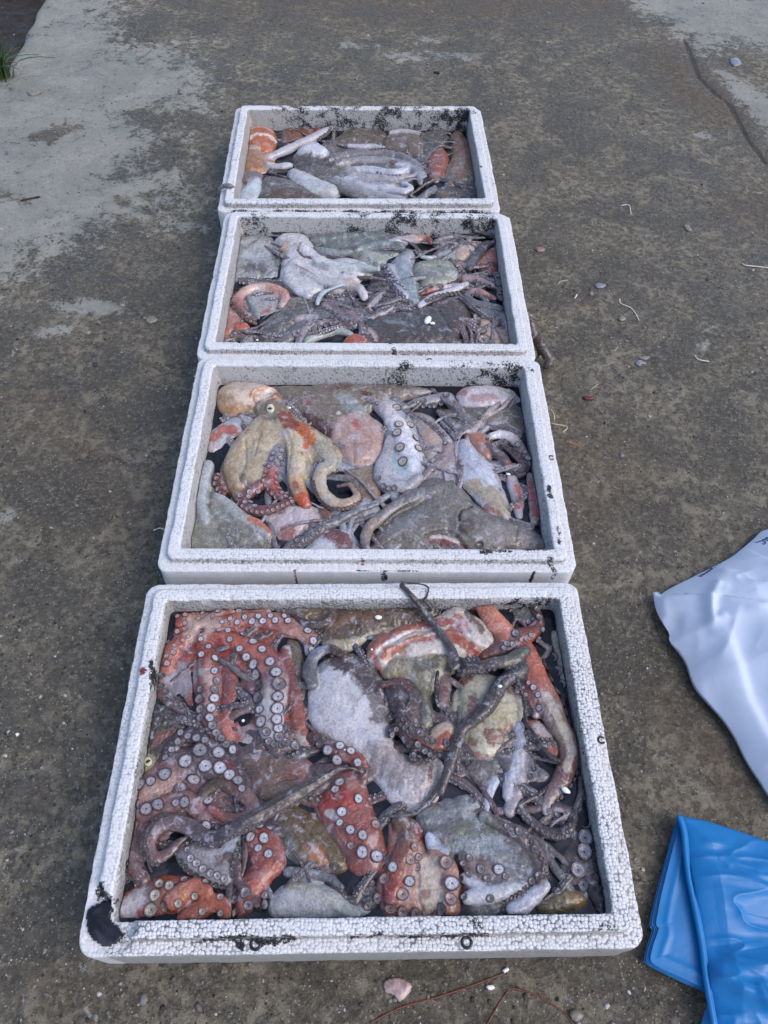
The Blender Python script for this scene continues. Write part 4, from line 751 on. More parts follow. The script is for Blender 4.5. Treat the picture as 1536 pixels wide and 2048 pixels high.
o.paint('A3', [(430, 220), (520, 180)], 50, (175, 145, 140), .7).paint('A3', [(560, 300)], 50, (140, 110, 115), .5).paint('A3', [(500, 240)], 26, (165, 75, 62), .7).paint('A3', [(770, 200)], 40, (104, 86, 58), .8, rag=.6).paint('A3', [(840, 60), (860, 100)], 18, (150, 40, 38), .8)
o.suck('A3', [(720, 85, 39), (795, 97, 37), (657, 150, 37), (615, 60, 40), (590, 208, 39), (733, 262, 30), (853, 320, 30), (918, 320, 30), (722, 400, 30), (787, 18, 38), (845, 133, 33)], tint='pale')
o.suck('A3', [(690, 5, 44), (503, 130, 39), (888, 165, 33), (468, 290, 34), (405, 315, 37), (610, 275, 32), (325, 290, 28), (375, 185, 32), (430, 165, 30), (508, 42, 20), (560, 280, 22), (910, 205, 22)], tint='grey')
o.suck('A1', [(388, 840, 22), (428, 857, 23), (475, 867, 25), (523, 878, 24), (373, 887, 22), (338, 930, 21), (305, 975, 22), (487, 812, 20)], tint='grey')
o.suck('A3', [(270, 705, 26), (322, 708, 26), (360, 710, 20), (280, 390, 20), (275, 440, 18), (262, 600, 20), (270, 640, 18)], kind='dark', tint='grey').build()

o = Octo('A', 'brown rough-skinned mantle ending in an amber patch, front centre of the nearest box')
o.blob('A3', [(900, 60), (960, 0), (1100, 10), (1250, 40), (1320, 130), (1300, 220), (1200, 300), (1080, 300), (980, 240), (920, 150)], (135, 108, 98), .006, .02, mt=.65, w=.03)
o.blob('A3', [(1080, 340), (1200, 300), (1330, 360), (1420, 480), (1480, 600), (1440, 650), (1330, 660), (1220, 620), (1130, 560), (1090, 450)], (128, 108, 78), .007, .022, mt=.7, w=.035)
o.paint('A3', [(1300, 560), (1330, 590)], 44, (196, 122, 50), .9, rag=1., mt=.3).paint('A3', [(1130, 480), (1160, 600)], 60, (122, 130, 122), .8, mt=.8).paint('A3', [(1200, 120), (1260, 110)], 50, (160, 110, 108), .8).paint('A3', [(960, 120)], 40, (105, 88, 85), .7).paint('A3', [(1400, 620), (1300, 645)], 30, (72, 62, 40), .8)
o.ridge('A3', [(1080, 90), (1130, 120), (1180, 130)], 14, .004).ridge('A3', [(1120, 160), (1190, 150)], 12, -.004).ridge('A3', [(1060, 60), (1060, 110)], 12, .003).ridge('A3', [(1180, 350), (1290, 480), (1370, 600)], 10, -.0018).ridge('A3', [(1250, 360), (1400, 540)], 10, -.002)
o.build()

o = Octo('A', 'white and grey-green arms half sunk in ink at the front wall of the nearest box')
o.blob('A3', [(1080, 760), (1160, 700), (1280, 690), (1400, 740), (1540, 830), (1560, 880), (1200, 890), (1050, 860)], (165, 170, 185), .002, .014, mt=.2)
o.arm('A3', [(1180, 730), (1300, 760), (1420, 820), (1520, 870)], [40, 46, 40, 24], (172, 180, 172), .004, cols=[(150, 146, 128), (170, 178, 172), (168, 180, 180)])
o.arm('A3', [(1160, 640), (1260, 655), (1370, 670), (1440, 720)], [30, 30, 28, 20], (112, 118, 130), .001, mt=.6)
o.blob('A6', [(840, 1450), (1000, 1340), (1150, 1350), (1240, 1500), (1240, 1700), (1100, 1820), (900, 1760), (840, 1600)], (82, 82, 95), -.002, .012, mt=.2)
o.suck('A6', [(1108, 1410, 50), (1030, 1525, 62), (1190, 1620, 66), (900, 1570, 58), (1220, 1480, 44), (1060, 1720, 60), (1380, 1750, 74)], kind='cup', tint='grey').build()

o = Octo('A', 'deep red arm with white button suckers pointing at the front wall of the nearest box')
o.blob('A6', [(340, 330), (480, 120), (620, -120), (800, -180), (980, -60), (1060, 200), (1180, 480), (1260, 780), (1300, 1080), (1240, 1260), (1080, 1300), (880, 1230), (740, 1080), (640, 960), (500, 740), (400, 520)], (160, 88, 80), .013, .024, mt=.06, w=.036)
o.paint('A6', [(420, 300), (600, 240), (780, 320)], 130, (182, 62, 44), .9, rag=.7).paint('A6', [(540, 460), (590, 520)], 60, (182, 180, 196), .85, rag=.5).paint('A6', [(960, 640), (1000, 740)], 80, (152, 56, 50), .7).paint('A6', [(1150, 750), (1130, 860)], 60, (188, 150, 150), .8).paint('A6', [(500, 700), (760, 1020)], 90, (136, 100, 100), .8)
o.paint('A6', [(800, 60), (960, 60)], 60, (160, 120, 120), .6).ridge('A6', [(560, 540), (740, 780), (800, 960)], 30, -.002)
o.arm('A1', [(1110, 860), (1170, 880), (1250, 930), (1330, 960), (1380, 1020), (1390, 1090)], [36, 44, 48, 48, 42, 30], (150, 78, 74), [.006, .010, .012, .012, .012, .010], cols=[(118, 66, 70), (120, 74, 78), (150, 84, 80), (165, 78, 64), (130, 80, 80)])
o.suck('A6', [(710, 432, 72), (930, 260, 70), (625, 132, 66), (685, 35, 72), (682, 580, 56), (825, 682, 72), (990, 758, 74), (990, 985, 86), (1182, 1048, 96)], tint='pale').suck('A6', [(835, 900, 56), (1165, 610, 64)], kind='cup', tint='pink')
o.suck('A1', [(1198, 932, 32), (1262, 912, 28), (1247, 982, 33), (1322, 940, 26), (1360, 1003, 26)], tint='pale').suck('A1', [(1150, 900, 20), (1180, 875, 18), (1130, 870, 16), (1100, 920, 18), (1390, 1050, 20)], kind='dark', tint='grey').build()

o = Octo('A', 'pink octopus in front of the amber-tipped mantle, with a small pale arm of suckers')
o.blob('A3', [(930, 440), (1000, 390), (1080, 410), (1130, 500), (1150, 620), (1080, 680), (1040, 760), (980, 840), (880, 880), (860, 780), (900, 680), (960, 600), (920, 520)], (168, 92, 84), .005, .018, mt=.05)
o.blob('A3', [(560, 540), (640, 500), (760, 510), (830, 570), (870, 680), (820, 720), (700, 680), (600, 620)], (150, 150, 165), .006, .014, mt=.2)
o.blob('A3', [(800, 520), (880, 440), (920, 500), (900, 600), (850, 680), (810, 620)], (160, 172, 200), .0, .010)
o.paint('A3', [(790, 590)], 30, (120, 84, 84), .7).paint('A3', [(940, 540)], 26, (120, 50, 50), .8, rag=.9).paint('A3', [(1060, 640), (1000, 700)], 40, (186, 88, 68), .7)
o.arm('A3', [(840, 560), (880, 590), (880, 680), (930, 760), (1000, 820)], [24, 26, 26, 30, 26], (110, 84, 90), .005)
o.suck('A3', [(958, 462, 28), (1028, 468, 30), (1052, 550, 26), (998, 520, 24), (1003, 402, 26), (1060, 410, 22)], tint='pale').suck('A3', [(930, 755, 32), (875, 793, 24), (945, 820, 28), (1050, 775, 24), (1078, 820, 28), (1020, 860, 24), (860, 860, 20), (1140, 870, 26)], kind='cup', tint='grey')
o.suck('A3', [(622, 530, 18), (640, 575, 22), (672, 600, 23), (705, 630, 23), (745, 652, 22), (783, 665, 22), (818, 682, 22)], kind='cup', tint='pale').suck('A3', [(900, 500), (880, 560), (870, 620), (860, 670)], 18, 'dark', 'grey', 6)
o.suck('A3', [(590, 590), (650, 650), (740, 700), (830, 730), (870, 760)], 16, 'dark', 'dim', 10).build()

o = Octo('A', 'orange octopus arms with a white patch at the broken corner of the nearest box')
o.blob('A3', [(200, 850), (250, 790), (330, 720), (420, 670), (560, 650), (680, 670), (730, 720), (720, 790), (640, 860), (540, 870), (420, 890), (280, 900), (210, 890)], (175, 88, 62), .004, .02, mt=.06, w=.03)
o.arm('A3', [(540, 790), (600, 740), (660, 720), (720, 740)], [50, 56, 50, 36], (186, 104, 74), .009).arm('A3', [(600, 890), (700, 830), (780, 800), (820, 860)], [44, 52, 50, 34], (180, 94, 66), .006)
o.paint('A3', [(320, 800), (390, 770), (260, 860)], 50, (180, 180, 192), .95, rag=.5).paint('A3', [(450, 720), (430, 820)], 50, (120, 92, 96), .7).paint('A3', [(220, 850)], 26, (160, 60, 40), .8).paint('A3', [(600, 760)], 40, (196, 128, 100), .6)
o.suck('A3', [(475, 710, 26), (527, 720, 26), (450, 770, 32), (430, 845, 38), (505, 830, 30), (605, 688, 22), (662, 770, 22), (573, 812, 22), (700, 855, 20), (795, 780, 20), (800, 865, 20), (870, 865, 20), (715, 700, 18)], kind='cup', tint='cream').build()

o = Octo('A', 'long grey purple arm, tip coiled in a spiral, front left of the nearest box'); o.keep = True
o.arm('A3', [(1560, 120), (1470, 95), (1400, 110), (1300, 170), (1180, 240), (1060, 310), (950, 380), (850, 430), (740, 470), (620, 400), (500, 380), (430, 430), (410, 510), (450, 570), (520, 540), (570, 490), (640, 450)],
      [8, 12, 20, 34, 42, 44, 44, 42, 44, 46, 48, 44, 40, 36, 30, 24, 14], ROPE, [.016, .020, .022, .023, .024, .024, .024, .022, .018, .016, .015, .014, .013, .012, .010, .008, .006], flat=.6, mt=.35,
      cols=[(100, 92, 96), (92, 82, 88), (110, 98, 100), (100, 84, 86), (92, 80, 90), (86, 76, 88), (118, 100, 106), (140, 112, 116), (130, 98, 102), (104, 84, 92)])
o.ridge('A3', [(1400, 90), (1250, 180), (1050, 290), (900, 370)], 10, -.003).ridge('A3', [(1430, 120), (1270, 215), (1080, 330), (930, 410)], 9, .002)
o.suck('A3', [(1080, 370), (980, 400), (880, 450), (790, 490), (700, 500)], (9, 13), 'dark', 'dim', 20).suck('A3', [(700, 380), (600, 335), (500, 345), (410, 400), (385, 480), (390, 550), (440, 600), (520, 590), (560, 540), (620, 500), (700, 490)], (13, 13), 'dark', 'dim', 38)
o.suck('A3', [(460, 370), (420, 430), (400, 500), (420, 560)], 10, 'dark', 'dim', 9).build()

o = Octo('A', 'curled red and white arm with cup suckers, front wall centre of the nearest box')
o.blob('A4', [(140, 640), (190, 440), (200, 350), (290, 330), (370, 390), (400, 480), (500, 520), (560, 640), (560, 760), (520, 840), (200, 850), (140, 760)], (180, 132, 120), .006, .02, mt=.05, w=.03)
o.arm('A4', [(260, 350), (300, 440), (250, 540), (220, 640), (210, 740)], [50, 60, 56, 50, 50], (135, 96, 80), .011, mt=.35, cols=[(120, 96, 76), (128, 90, 74), (150, 90, 80), (172, 80, 66), (160, 84, 74)])
o.arm('A4', [(430, 520), (500, 580), (510, 680), (500, 790)], [40, 46, 46, 40], (178, 130, 118), .011)
o.paint('A4', [(400, 600), (380, 700), (420, 770)], 60, (196, 186, 178), .9, rag=.4).paint('A4', [(380, 720)], 26, (160, 92, 70), .7).paint('A4', [(190, 720), (240, 700)], 36, (175, 60, 42), .8).paint('A4', [(350, 400), (370, 450)], 26, (170, 60, 48), .8).paint('A4', [(290, 700)], 26, (185, 175, 178), .6).ridge('A4', [(340, 560), (340, 720), (360, 800)], 16, -.003)
o.suck('A4', [(218, 592, 28), (300, 663, 29), (512, 672, 38)], tint='pale').suck('A4', [(303, 553, 26), (265, 727, 32), (205, 795, 34), (265, 815, 30), (335, 825, 32), (485, 567, 36), (507, 752, 34), (465, 805, 36), (175, 650, 30), (322, 490, 22), (440, 830, 28), (340, 590, 20), (345, 540, 18), (128, 375, 30)], kind='cup', tint='pink').build()

o = Octo('A', 'grey-green mottled octopus lying upside down at the front right of the nearest box')
o.blob('A4', [(330, 330), (420, 260), (560, 220), (680, 240), (660, 320), (760, 370), (860, 400), (950, 480), (1000, 580), (1010, 690), (930, 790), (800, 840), (600, 840), (560, 700), (560, 600), (460, 560), (380, 480)], (122, 124, 132), .006, .02, mt=.8, w=.04)
o.arm('A4', [(680, 330), (780, 380), (880, 430), (950, 540), (970, 660)], [34, 40, 46, 46, 36], (112, 100, 106), .010, mt=.5, cols=[(92, 78, 82), (110, 92, 98), (125, 108, 112), (105, 92, 98)])
o.arm('A4', [(580, 540), (640, 590), (740, 600), (800, 640)], [36, 42, 42, 30], (138, 118, 120), .010).arm('A4', [(400, 440), (430, 490), (480, 510)], [28, 34, 26], (170, 180, 208), .010)
o.arm('A4', [(600, 740), (700, 720), (780, 700), (840, 690)], [36, 50, 44, 30], (178, 184, 204), .010).arm('A4', [(820, 800), (880, 770), (940, 720), (985, 680)], [36, 44, 40, 30], (178, 184, 208), .010).arm('A4', [(580, 640), (620, 660), (660, 680)], [28, 30, 20], (172, 178, 200), .008)
o.paint('A4', [(420, 290), (560, 280), (640, 300)], 80, (150, 158, 168), .8, rag=.8, mt=.6).paint('A4', [(560, 410), (720, 400)], 46, (118, 126, 112), .7, mt=1.).paint('A4', [(560, 480), (660, 500), (740, 480)], 44, (150, 166, 178), .85, rag=.8).paint('A4', [(780, 520), (800, 620)], 50, (130, 140, 150), .7, mt=.7).paint('A4', [(660, 560)], 40, (150, 120, 122), .6)
o.suck('A4', [(660, 600, 26), (783, 637, 18), (690, 645, 20), (595, 630, 16), (600, 545, 20), (570, 570, 16), (707, 748, 20), (575, 740, 18), (950, 630, 20), (915, 660, 20), (980, 600, 18), (930, 500, 20), (850, 410, 22), (790, 385, 16), (870, 720, 20)], kind='cup', tint='grey').suck('A4', [(748, 603, 29)])
o.suck('A4', [(780, 770), (820, 740), (880, 700), (950, 650), (990, 630)], 14, 'dark', 'dim', 12).suck('A4', [(540, 540), (560, 620), (560, 700)], 14, 'dark', 'dim', 7).suck('A4', [(900, 440), (960, 540), (1000, 640)], 14, 'dark', 'dim', 8).suck('A4', [(780, 800), (760, 820), (800, 830)], 16, 'dark', 'grey', 3).build()

o = Octo('A', 'dark purple arm curled like a hook at the right of the nearest box')
o.arm('A5', [(640, 1480), (640, 1600), (600, 1740), (560, 1860), (470, 1920), (370, 1900), (270, 1830), (180, 1760), (160, 1690), (230, 1650), (340, 1590), (420, 1510)], [24, 34, 36, 44, 52, 50, 42, 36, 28, 26, 22, 14], PUR, [.002, .003, .004, .006, .006, .005, .004, .003, .003, .003, .002, 0], cols=[(84, 76, 80), (105, 104, 108), (78, 66, 74), (84, 70, 78), (90, 78, 80), (92, 76, 84), (66, 54, 62), (88, 70, 78)])
o.suck('A5', [(155, 1745, 22), (190, 1790, 20), (225, 1825, 20), (265, 1855, 20), (300, 1885, 20), (340, 1905, 20), (380, 1930, 20), (420, 1945, 20), (460, 1950, 20), (500, 1940, 20), (535, 1910, 20), (560, 1860, 20), (590, 1800, 18), (625, 1730, 18), (655, 1640, 16)], kind='dark', tint='grey')
o.suck('A5', [(170, 1650), (260, 1620), (350, 1570), (420, 1500)], 9, 'dark', 'dim', 12).build()

o = Octo('A', 'brownish arm with large cup suckers in the front right corner of the nearest box')
o.blob('A4', [(1035, 580), (1080, 480), (1150, 410), (1220, 350), (1250, 400), (1270, 560), (1310, 780), (1230, 810), (1180, 700), (1080, 680)], (112, 104, 102), .001, .016, mt=.3)
o.arm('A4', [(1210, 560), (1230, 680), (1270, 790)], [40, 44, 36], (76, 68, 68), .002, mt=.5).paint('A4', [(1100, 560)], 46, (138, 112, 100), .7)
o.suck('A4', [(1183, 443, 39), (1178, 513, 39), (1147, 605, 39), (1190, 378, 31), (1095, 655, 36), (1177, 680, 30)], kind='cup', tint='pale').suck('A4', [(1245, 525, 28), (1260, 480, 20), (1255, 600), (1260, 650), (1270, 700), (1275, 750), (1230, 640), (1240, 700)], 18, 'dark', 'dim').build()
o = Octo('A', 'small olive mantle lying at the front wall near the right corner of the nearest box')
o.blob('A4', [(930, 800), (970, 740), (1040, 700), (1120, 700), (1180, 730), (1190, 780), (1120, 810), (1000, 830)], (124, 112, 82), .002, .018, mt=.45).paint('A4', [(1110, 740), (1150, 760)], 34, (160, 132, 72), .6, rag=.8).build()
# ================================================================ box B
liquid('B', LEVEL['B']-.005, 'dark inky water between the octopuses in the second box')
tangle('B', 31, 'blue-grey octopus deep in the second box, seen in gaps at the left', 11, -.12, .0, [(140, 148, 165), (120, 118, 130), (150, 150, 162)])
tangle('B', 83, 'lavender grey octopus arms winding between the mantles at the right of the second box', 7, .15, .03, [(150, 146, 165), (128, 116, 128), (160, 150, 160)], top=.0035, rmax=.0085)
tangle('B', 47, 'pale grey octopus deep in the second box, seen in gaps at the right', 11, .12, .0, [(148, 148, 165), (128, 120, 130), (135, 136, 145)])
o = Octo('B', 'grey brown octopus with a pinkish mantle behind the golden one in the second box')
o.blob('B1', [(800, 210), (1000, 205), (1200, 190), (1400, 190), (1600, 195), (1840, 215), (1880, 250), (1700, 300), (1560, 330), (1420, 420), (1250, 560), (1100, 480), (950, 380), (860, 290)], (128, 118, 108), .006, .018, mt=.85, w=.03)
o.blob('B1', [(1180, 430), (1280, 370), (1400, 330), (1480, 400), (1560, 480), (1570, 640), (1500, 730), (1420, 760), (1320, 740), (1240, 640), (1180, 540)], (168, 142, 138), .009, .022, mt=.25, w=.04)
o.paint('B1', [(1040, 400), (1120, 480), (1190, 520)], 38, (100, 36, 26), .9, rag=.9).paint('B1', [(1040, 320), (1060, 340)], 26, (150, 60, 50), .5, rag=1.).paint('B1', [(1260, 230), (1330, 215)], 24, (120, 50, 40), .6, rag=1.).paint('B1', [(1370, 460), (1390, 500)], 18, (170, 60, 50), .7, rag=1.).paint('B1', [(1300, 300), (1400, 380)], 50, (140, 158, 168), .7, rag=.9)
o.paint('B1', [(1430, 265), (1460, 270)], 24, (110, 40, 30), .8, rag=.6).paint('B1', [(1350, 620), (1430, 620)], 60, (160, 120, 108), .5, rag=.9).paint('B1', [(1260, 400)], 18, (196, 196, 200), .8, rag=.6).ridge('B1', [(1200, 330), (1350, 330), (1500, 300)], 20, -.003).ridge('B1', [(1300, 320), (1400, 380), (1500, 380)], 12, .002)
o.arm('B2', [(150, 250), (300, 235), (400, 245), (470, 240)], [32, 30, 22, 12], (165, 160, 168), .004).build()

o = Octo('B', 'pale pink disc-shaped mantle right of the white sucker arm in the second box')
o.blob('B2', [(330, 380), (440, 385), (520, 440), (570, 540), (540, 630), (450, 710), (380, 620), (350, 480)], (150, 144, 146), .004, .016, mt=.3, w=.03).paint('B2', [(470, 560), (480, 500)], 60, (165, 138, 130), .7, rag=.6)
o.blob('B2', [(430, 720), (520, 640), (580, 560), (650, 620), (660, 740), (600, 800), (450, 800)], (150, 136, 142), .003, .014, mt=.15)
o.suck('B2', [(485, 760, 30), (495, 712, 24), (545, 645, 20), (575, 590, 18)], kind='cup', tint='cream').suck('B2', [(575, 500, 18), (600, 510, 14), (580, 560, 16), (640, 540, 14)], kind='dark', tint='grey')
o.arm('B2', [(550, 440), (590, 490), (640, 560)], [18, 22, 14], (120, 122, 140), .004).build()

o = Octo('B', 'white octopus arm bent in a U with large dark-slit suckers, middle of the second box')
o.blob('B2', [(105, 320), (160, 280), (230, 305), (330, 400), (400, 520), (435, 660), (430, 780), (400, 850), (250, 900), (130, 880), (95, 780), (150, 690), (165, 560), (150, 430)], (158, 165, 182), .005, .016, mt=.1, w=.025)
o.arm('B2', [(160, 330), (230, 430), (300, 550), (330, 660), (335, 740)], [46, 74, 92, 92, 70], (182, 184, 202), [.009, .012, .014, .014, .010], cols=[(176, 170, 176), (190, 190, 205), (186, 190, 208), (170, 178, 200)])
o.arm('B2', [(200, 540), (175, 640), (140, 740), (150, 820), (230, 860), (330, 860), (400, 810)], [30, 38, 48, 52, 50, 46, 34], (150, 152, 166), [.008, .009, .010, .011, .011, .010, .008])
o.paint('B2', [(220, 720), (300, 780)], 40, (130, 158, 172), .7).suck('B2', [(245, 355, 33), (260, 465, 30), (335, 470, 31), (250, 522, 35), (370, 558, 30), (272, 618, 36), (388, 627, 32), (290, 712, 37)], tint='cream')
o.suck('B2', [(125, 825, 20), (160, 875, 20), (195, 890, 20), (232, 888, 20)], kind='cup', tint='grey').build()

o = Octo('B', 'sucker-lined arm curling below the back wall, upper right of the second box')
o.arm('B2', [(290, 340), (380, 310), (470, 290), (580, 265), (610, 300)], [22, 34, 44, 44, 30], (140, 142, 158), .005)
o.arm('B2', [(600, 290), (650, 350), (700, 410), (760, 440), (720, 490), (640, 460), (560, 400), (520, 370)], [36, 44, 40, 36, 40, 36, 28, 18], (118, 116, 122), .005, mt=.5)
o.suck('B2', [(578, 268, 24), (500, 255, 20), (440, 270, 18), (425, 308, 20), (395, 320, 18), (540, 320, 20), (505, 345, 22), (470, 360, 18), (430, 362, 18), (540, 350, 18), (380, 345, 16), (350, 320, 14), (330, 330, 12), (620, 320, 18), (560, 400, 12), (590, 420, 12)], kind='cup', tint='grey').build()

o = Octo('B', 'white and pink oval mantle in the back right corner of the second box')
o.blob('B2', [(520, 380), (700, 340), (900, 330), (1070, 320), (1110, 420), (1120, 520), (980, 520), (820, 510), (700, 500), (600, 460)], (112, 106, 98), .001, .014, mt=.8).paint('B2', [(900, 430), (960, 440)], 60, (138, 130, 112), .7)
o.blob('B2', [(645, 250), (700, 215), (800, 195), (920, 200), (1010, 240), (1080, 295), (1000, 325), (850, 350), (700, 340), (650, 300)], (175, 172, 188), .006, .018, mt=.2, w=.028)
o.paint('B2', [(690, 255)], 34, (170, 100, 92), .8).paint('B2', [(760, 300), (880, 280)], 34, (165, 128, 128), .7, rag=.8).paint('B2', [(960, 260), (1020, 290)], 40, (150, 160, 165), .7, mt=.7).build()

o = Octo('B', 'pink octopus with a dark sucker-edged curl at the right wall of the second box')
o.blob('B2', [(700, 530), (780, 510), (860, 540), (900, 620), (880, 690), (820, 690), (760, 620)], (165, 120, 112), .005, .016, mt=.1).paint('B2', [(790, 560)], 34, (180, 110, 88), .6)
o.arm('B2', [(880, 530), (960, 520), (1040, 570), (1100, 650), (1120, 720)], [30, 40, 44, 40, 28], (140, 118, 124), .009, cols=[(186, 186, 200), (178, 172, 182), (140, 110, 112), (150, 112, 116)])
o.arm('B2', [(860, 600), (940, 660), (1000, 740), (1070, 770), (1100, 720), (1040, 660), (960, 600)], [36, 44, 48, 40, 34, 26, 16], (110, 92, 100), .007, mt=.4).paint('B2', [(985, 745)], 26, (165, 88, 62), .8).paint('B2', [(905, 530), (940, 550)], 34, (196, 196, 205), .9, rag=.7)
o.suck('B2', [(1055, 600, 24), (1120, 690, 24), (1100, 650, 18)], tint='grey').suck('B2', [(960, 580), (1040, 640), (1100, 700), (1115, 760), (1060, 785), (990, 790)], 15, 'dark', 'dim', 14).suck('B2', [(850, 560), (930, 600), (1000, 620), (1070, 690)], 12, 'dark', 'dim', 10).build()

o = Octo('B', 'lavender white mantle turning yellow at its lower end, right half of the second box')
o.blob('B2', [(650, 640), (670, 560), (720, 555), (790, 640), (870, 700), (920, 780), (960, 880), (1010, 1060), (960, 1090), (860, 1040), (760, 940), (680, 860), (650, 790)], (165, 170, 192), .007, .018, mt=.08, w=.03)
o.paint('B2', [(780, 870), (880, 940), (960, 1040)], 66, (160, 150, 128), .9, rag=.5, mt=.4).paint('B2', [(850, 1010), (930, 1060)], 14, (160, 70, 45), .7, rag=1.).paint('B2', [(940, 900)], 14, (90, 45, 35), .7, rag=.8).paint('B2', [(830, 800), (850, 840)], 50, (178, 188, 208), .7).ridge('B2', [(660, 700), (760, 800), (850, 880)], 16, -.002).build()

o = Octo('B', 'white arms blotched with red standing along the right wall of the second box')
o.arm('B2', [(1010, 810), (1040, 900), (1060, 1000), (1070, 1070)], [40, 46, 42, 28], (170, 158, 170), .003).arm('B2', [(1130, 800), (1150, 900), (1170, 1020), (1170, 1110)], [26, 36, 40, 30], (150, 130, 140), .004)
o.paint('B2', [(1050, 880), (1060, 1010)], 20, (175, 82, 66), .85, rag=.8).paint('B2', [(1140, 860), (1150, 960), (1170, 1060)], 24, (170, 62, 52), .85, rag=.7).paint('B2', [(1160, 1120)], 20, (190, 150, 140), .6).suck('B2', [(1205, 1125, 26)], kind='dark', tint='grey').build()

o = Octo('B', 'pale and reddish folds of mantle beneath the slim grey arm in the second box')
o.blob('B1', [(1300, 770), (1400, 745), (1500, 750), (1540, 860), (1530, 960), (1440, 970), (1370, 900)], (140, 118, 98), .003, .014, mt=.4)
o.blob('B1', [(1120, 1000), (1240, 990), (1300, 1040), (1260, 1080), (1150, 1100)], (130, 98, 82), .001, .012, mt=.3)
o.blob('B1', [(760, 1080), (880, 1000), (1000, 990), (1100, 1010), (1140, 1110), (1060, 1160), (940, 1240), (850, 1220), (800, 1140)], (170, 160, 172), .003, .014, mt=.2).paint('B1', [(910, 1170), (940, 1210)], 46, (150, 84, 84), .9, rag=.6).paint('B1', [(880, 1040)], 30, (120, 92, 96), .7).paint('B1', [(1070, 1120)], 20, (176, 100, 92), .8)
o.blob('B1', [(1030, 1290), (1120, 1190), (1220, 1150), (1330, 1170), (1390, 1240), (1400, 1310), (1040, 1320)], (170, 175, 195), .003, .014, mt=.1).paint('B1', [(1200, 1190), (1280, 1230), (1320, 1290)], 56, (128, 74, 72), .95, rag=.5, mt=.4)
o.blob('B1', [(370, 620), (400, 520), (480, 450), (600, 400), (690, 400), (700, 470), (600, 540), (500, 600), (420, 660)], (158, 162, 176), .001, .014, mt=.3).paint('B1', [(420, 550), (480, 490), (550, 500)], 38, (176, 92, 78), .9, rag=.4).paint('B1', [(400, 610)], 30, (175, 150, 160), .7)
o.blob('B1', [(1380, 960), (1500, 990), (1530, 1060), (1380, 1090), (1300, 1130), (1280, 1080)], (150, 158, 172), .001, .012).build()

o = Octo('B', 'green-grey octopus filling the front left corner of the second box, orange patch at its end')
o.blob('B1', [(280, 1000), (310, 850), (320, 700), (420, 700), (450, 860), (540, 960), (650, 1030), (760, 1110), (840, 1210), (870, 1300), (250, 1300), (260, 1120)], (132, 136, 132), .003, .018, mt=.6, w=.04)
o.arm('B1', [(380, 720), (350, 850), (340, 980), (360, 1100)], [40, 46, 46, 36], (150, 160, 172), .009, mt=.15).arm('B1', [(440, 930), (520, 990), (600, 1060), (700, 1120), (780, 1190)], [30, 40, 44, 46, 40], (150, 156, 160), .009, mt=.3)
o.paint('B1', [(680, 1110), (730, 1140), (800, 1190)], 26, (190, 100, 62), .95, rag=.7).paint('B1', [(730, 1200)], 40, (180, 182, 195), .8).paint('B1', [(840, 1240)], 26, (90, 52, 38), .9).paint('B1', [(500, 1180), (560, 1200)], 80, (110, 108, 98), .7, mt=.9).paint('B1', [(400, 1000)], 16, (120, 60, 70), .5)
o.ridge('B1', [(420, 1080), (460, 1180), (560, 1250)], 16, -.002).ridge('B1', [(400, 900), (390, 1000), (410, 1090)], 14, -.003).ridge('B1', [(560, 1080), (660, 1150), (740, 1260)], 16, .002).build()

o = Octo('B', 'large grey mottled octopus with a dark slit at the front right of the second box')
o.blob('B2', [(70, 1250), (120, 1140), (240, 1030), (350, 970), (370, 880), (470, 810), (580, 815), (680, 870), (780, 980), (880, 1040), (1000, 1090), (1130, 1130), (1210, 1200), (1260, 1310), (90, 1320)], (120, 116, 114), .010, .024, mt=.75, w=.055)
o.paint('B2', [(900, 1200), (1080, 1210), (1180, 1260)], 80, (142, 138, 140), .8, mt=.5).paint('B2', [(700, 1180), (740, 1140)], 40, (95, 76, 68), .8, mt=.9).paint('B2', [(230, 1180), (330, 1120)], 70, (138, 142, 148), .6, mt=.6).paint('B2', [(480, 1240), (600, 1260), (700, 1290)], 26, (135, 66, 58), .9, rag=.5).paint('B2', [(470, 1225), (570, 1230), (650, 1250)], 14, (186, 180, 188), .9)
o.ridge('B2', [(660, 1130), (670, 1060), (740, 1010)], 9, -.006).ridge('B2', [(430, 1220), (520, 1190), (620, 1200), (700, 1290)], 14, -.006).ridge('B2', [(640, 1150), (700, 1190), (770, 1240)], 18, .003).paint('B2', [(660, 1120), (680, 1050), (740, 1015)], 7, (30, 28, 30), .8, rag=.3)
o.arm('B2', [(520, 890), (400, 920), (250, 990), (130, 1080), (50, 1160), (30, 1240), (50, 1300)], [54, 48, 42, 40, 40, 36, 26], (125, 118, 120), .013, mt=.5, cols=[(120, 116, 120), (108, 106, 112), (135, 128, 128), (148, 132, 124), (130, 122, 124)])
o.suck('B2', [(330, 990), (220, 1060), (150, 1130), (90, 1200), (70, 1270)], (9, 12), 'dark', 'dim', 18).suck('B2', [(800, 1270, 30)], kind='dark', tint='grey').paint('B2', [(1050, 1150), (1040, 1250)], 14, (40, 38, 40), .6, rag=1.1).build()

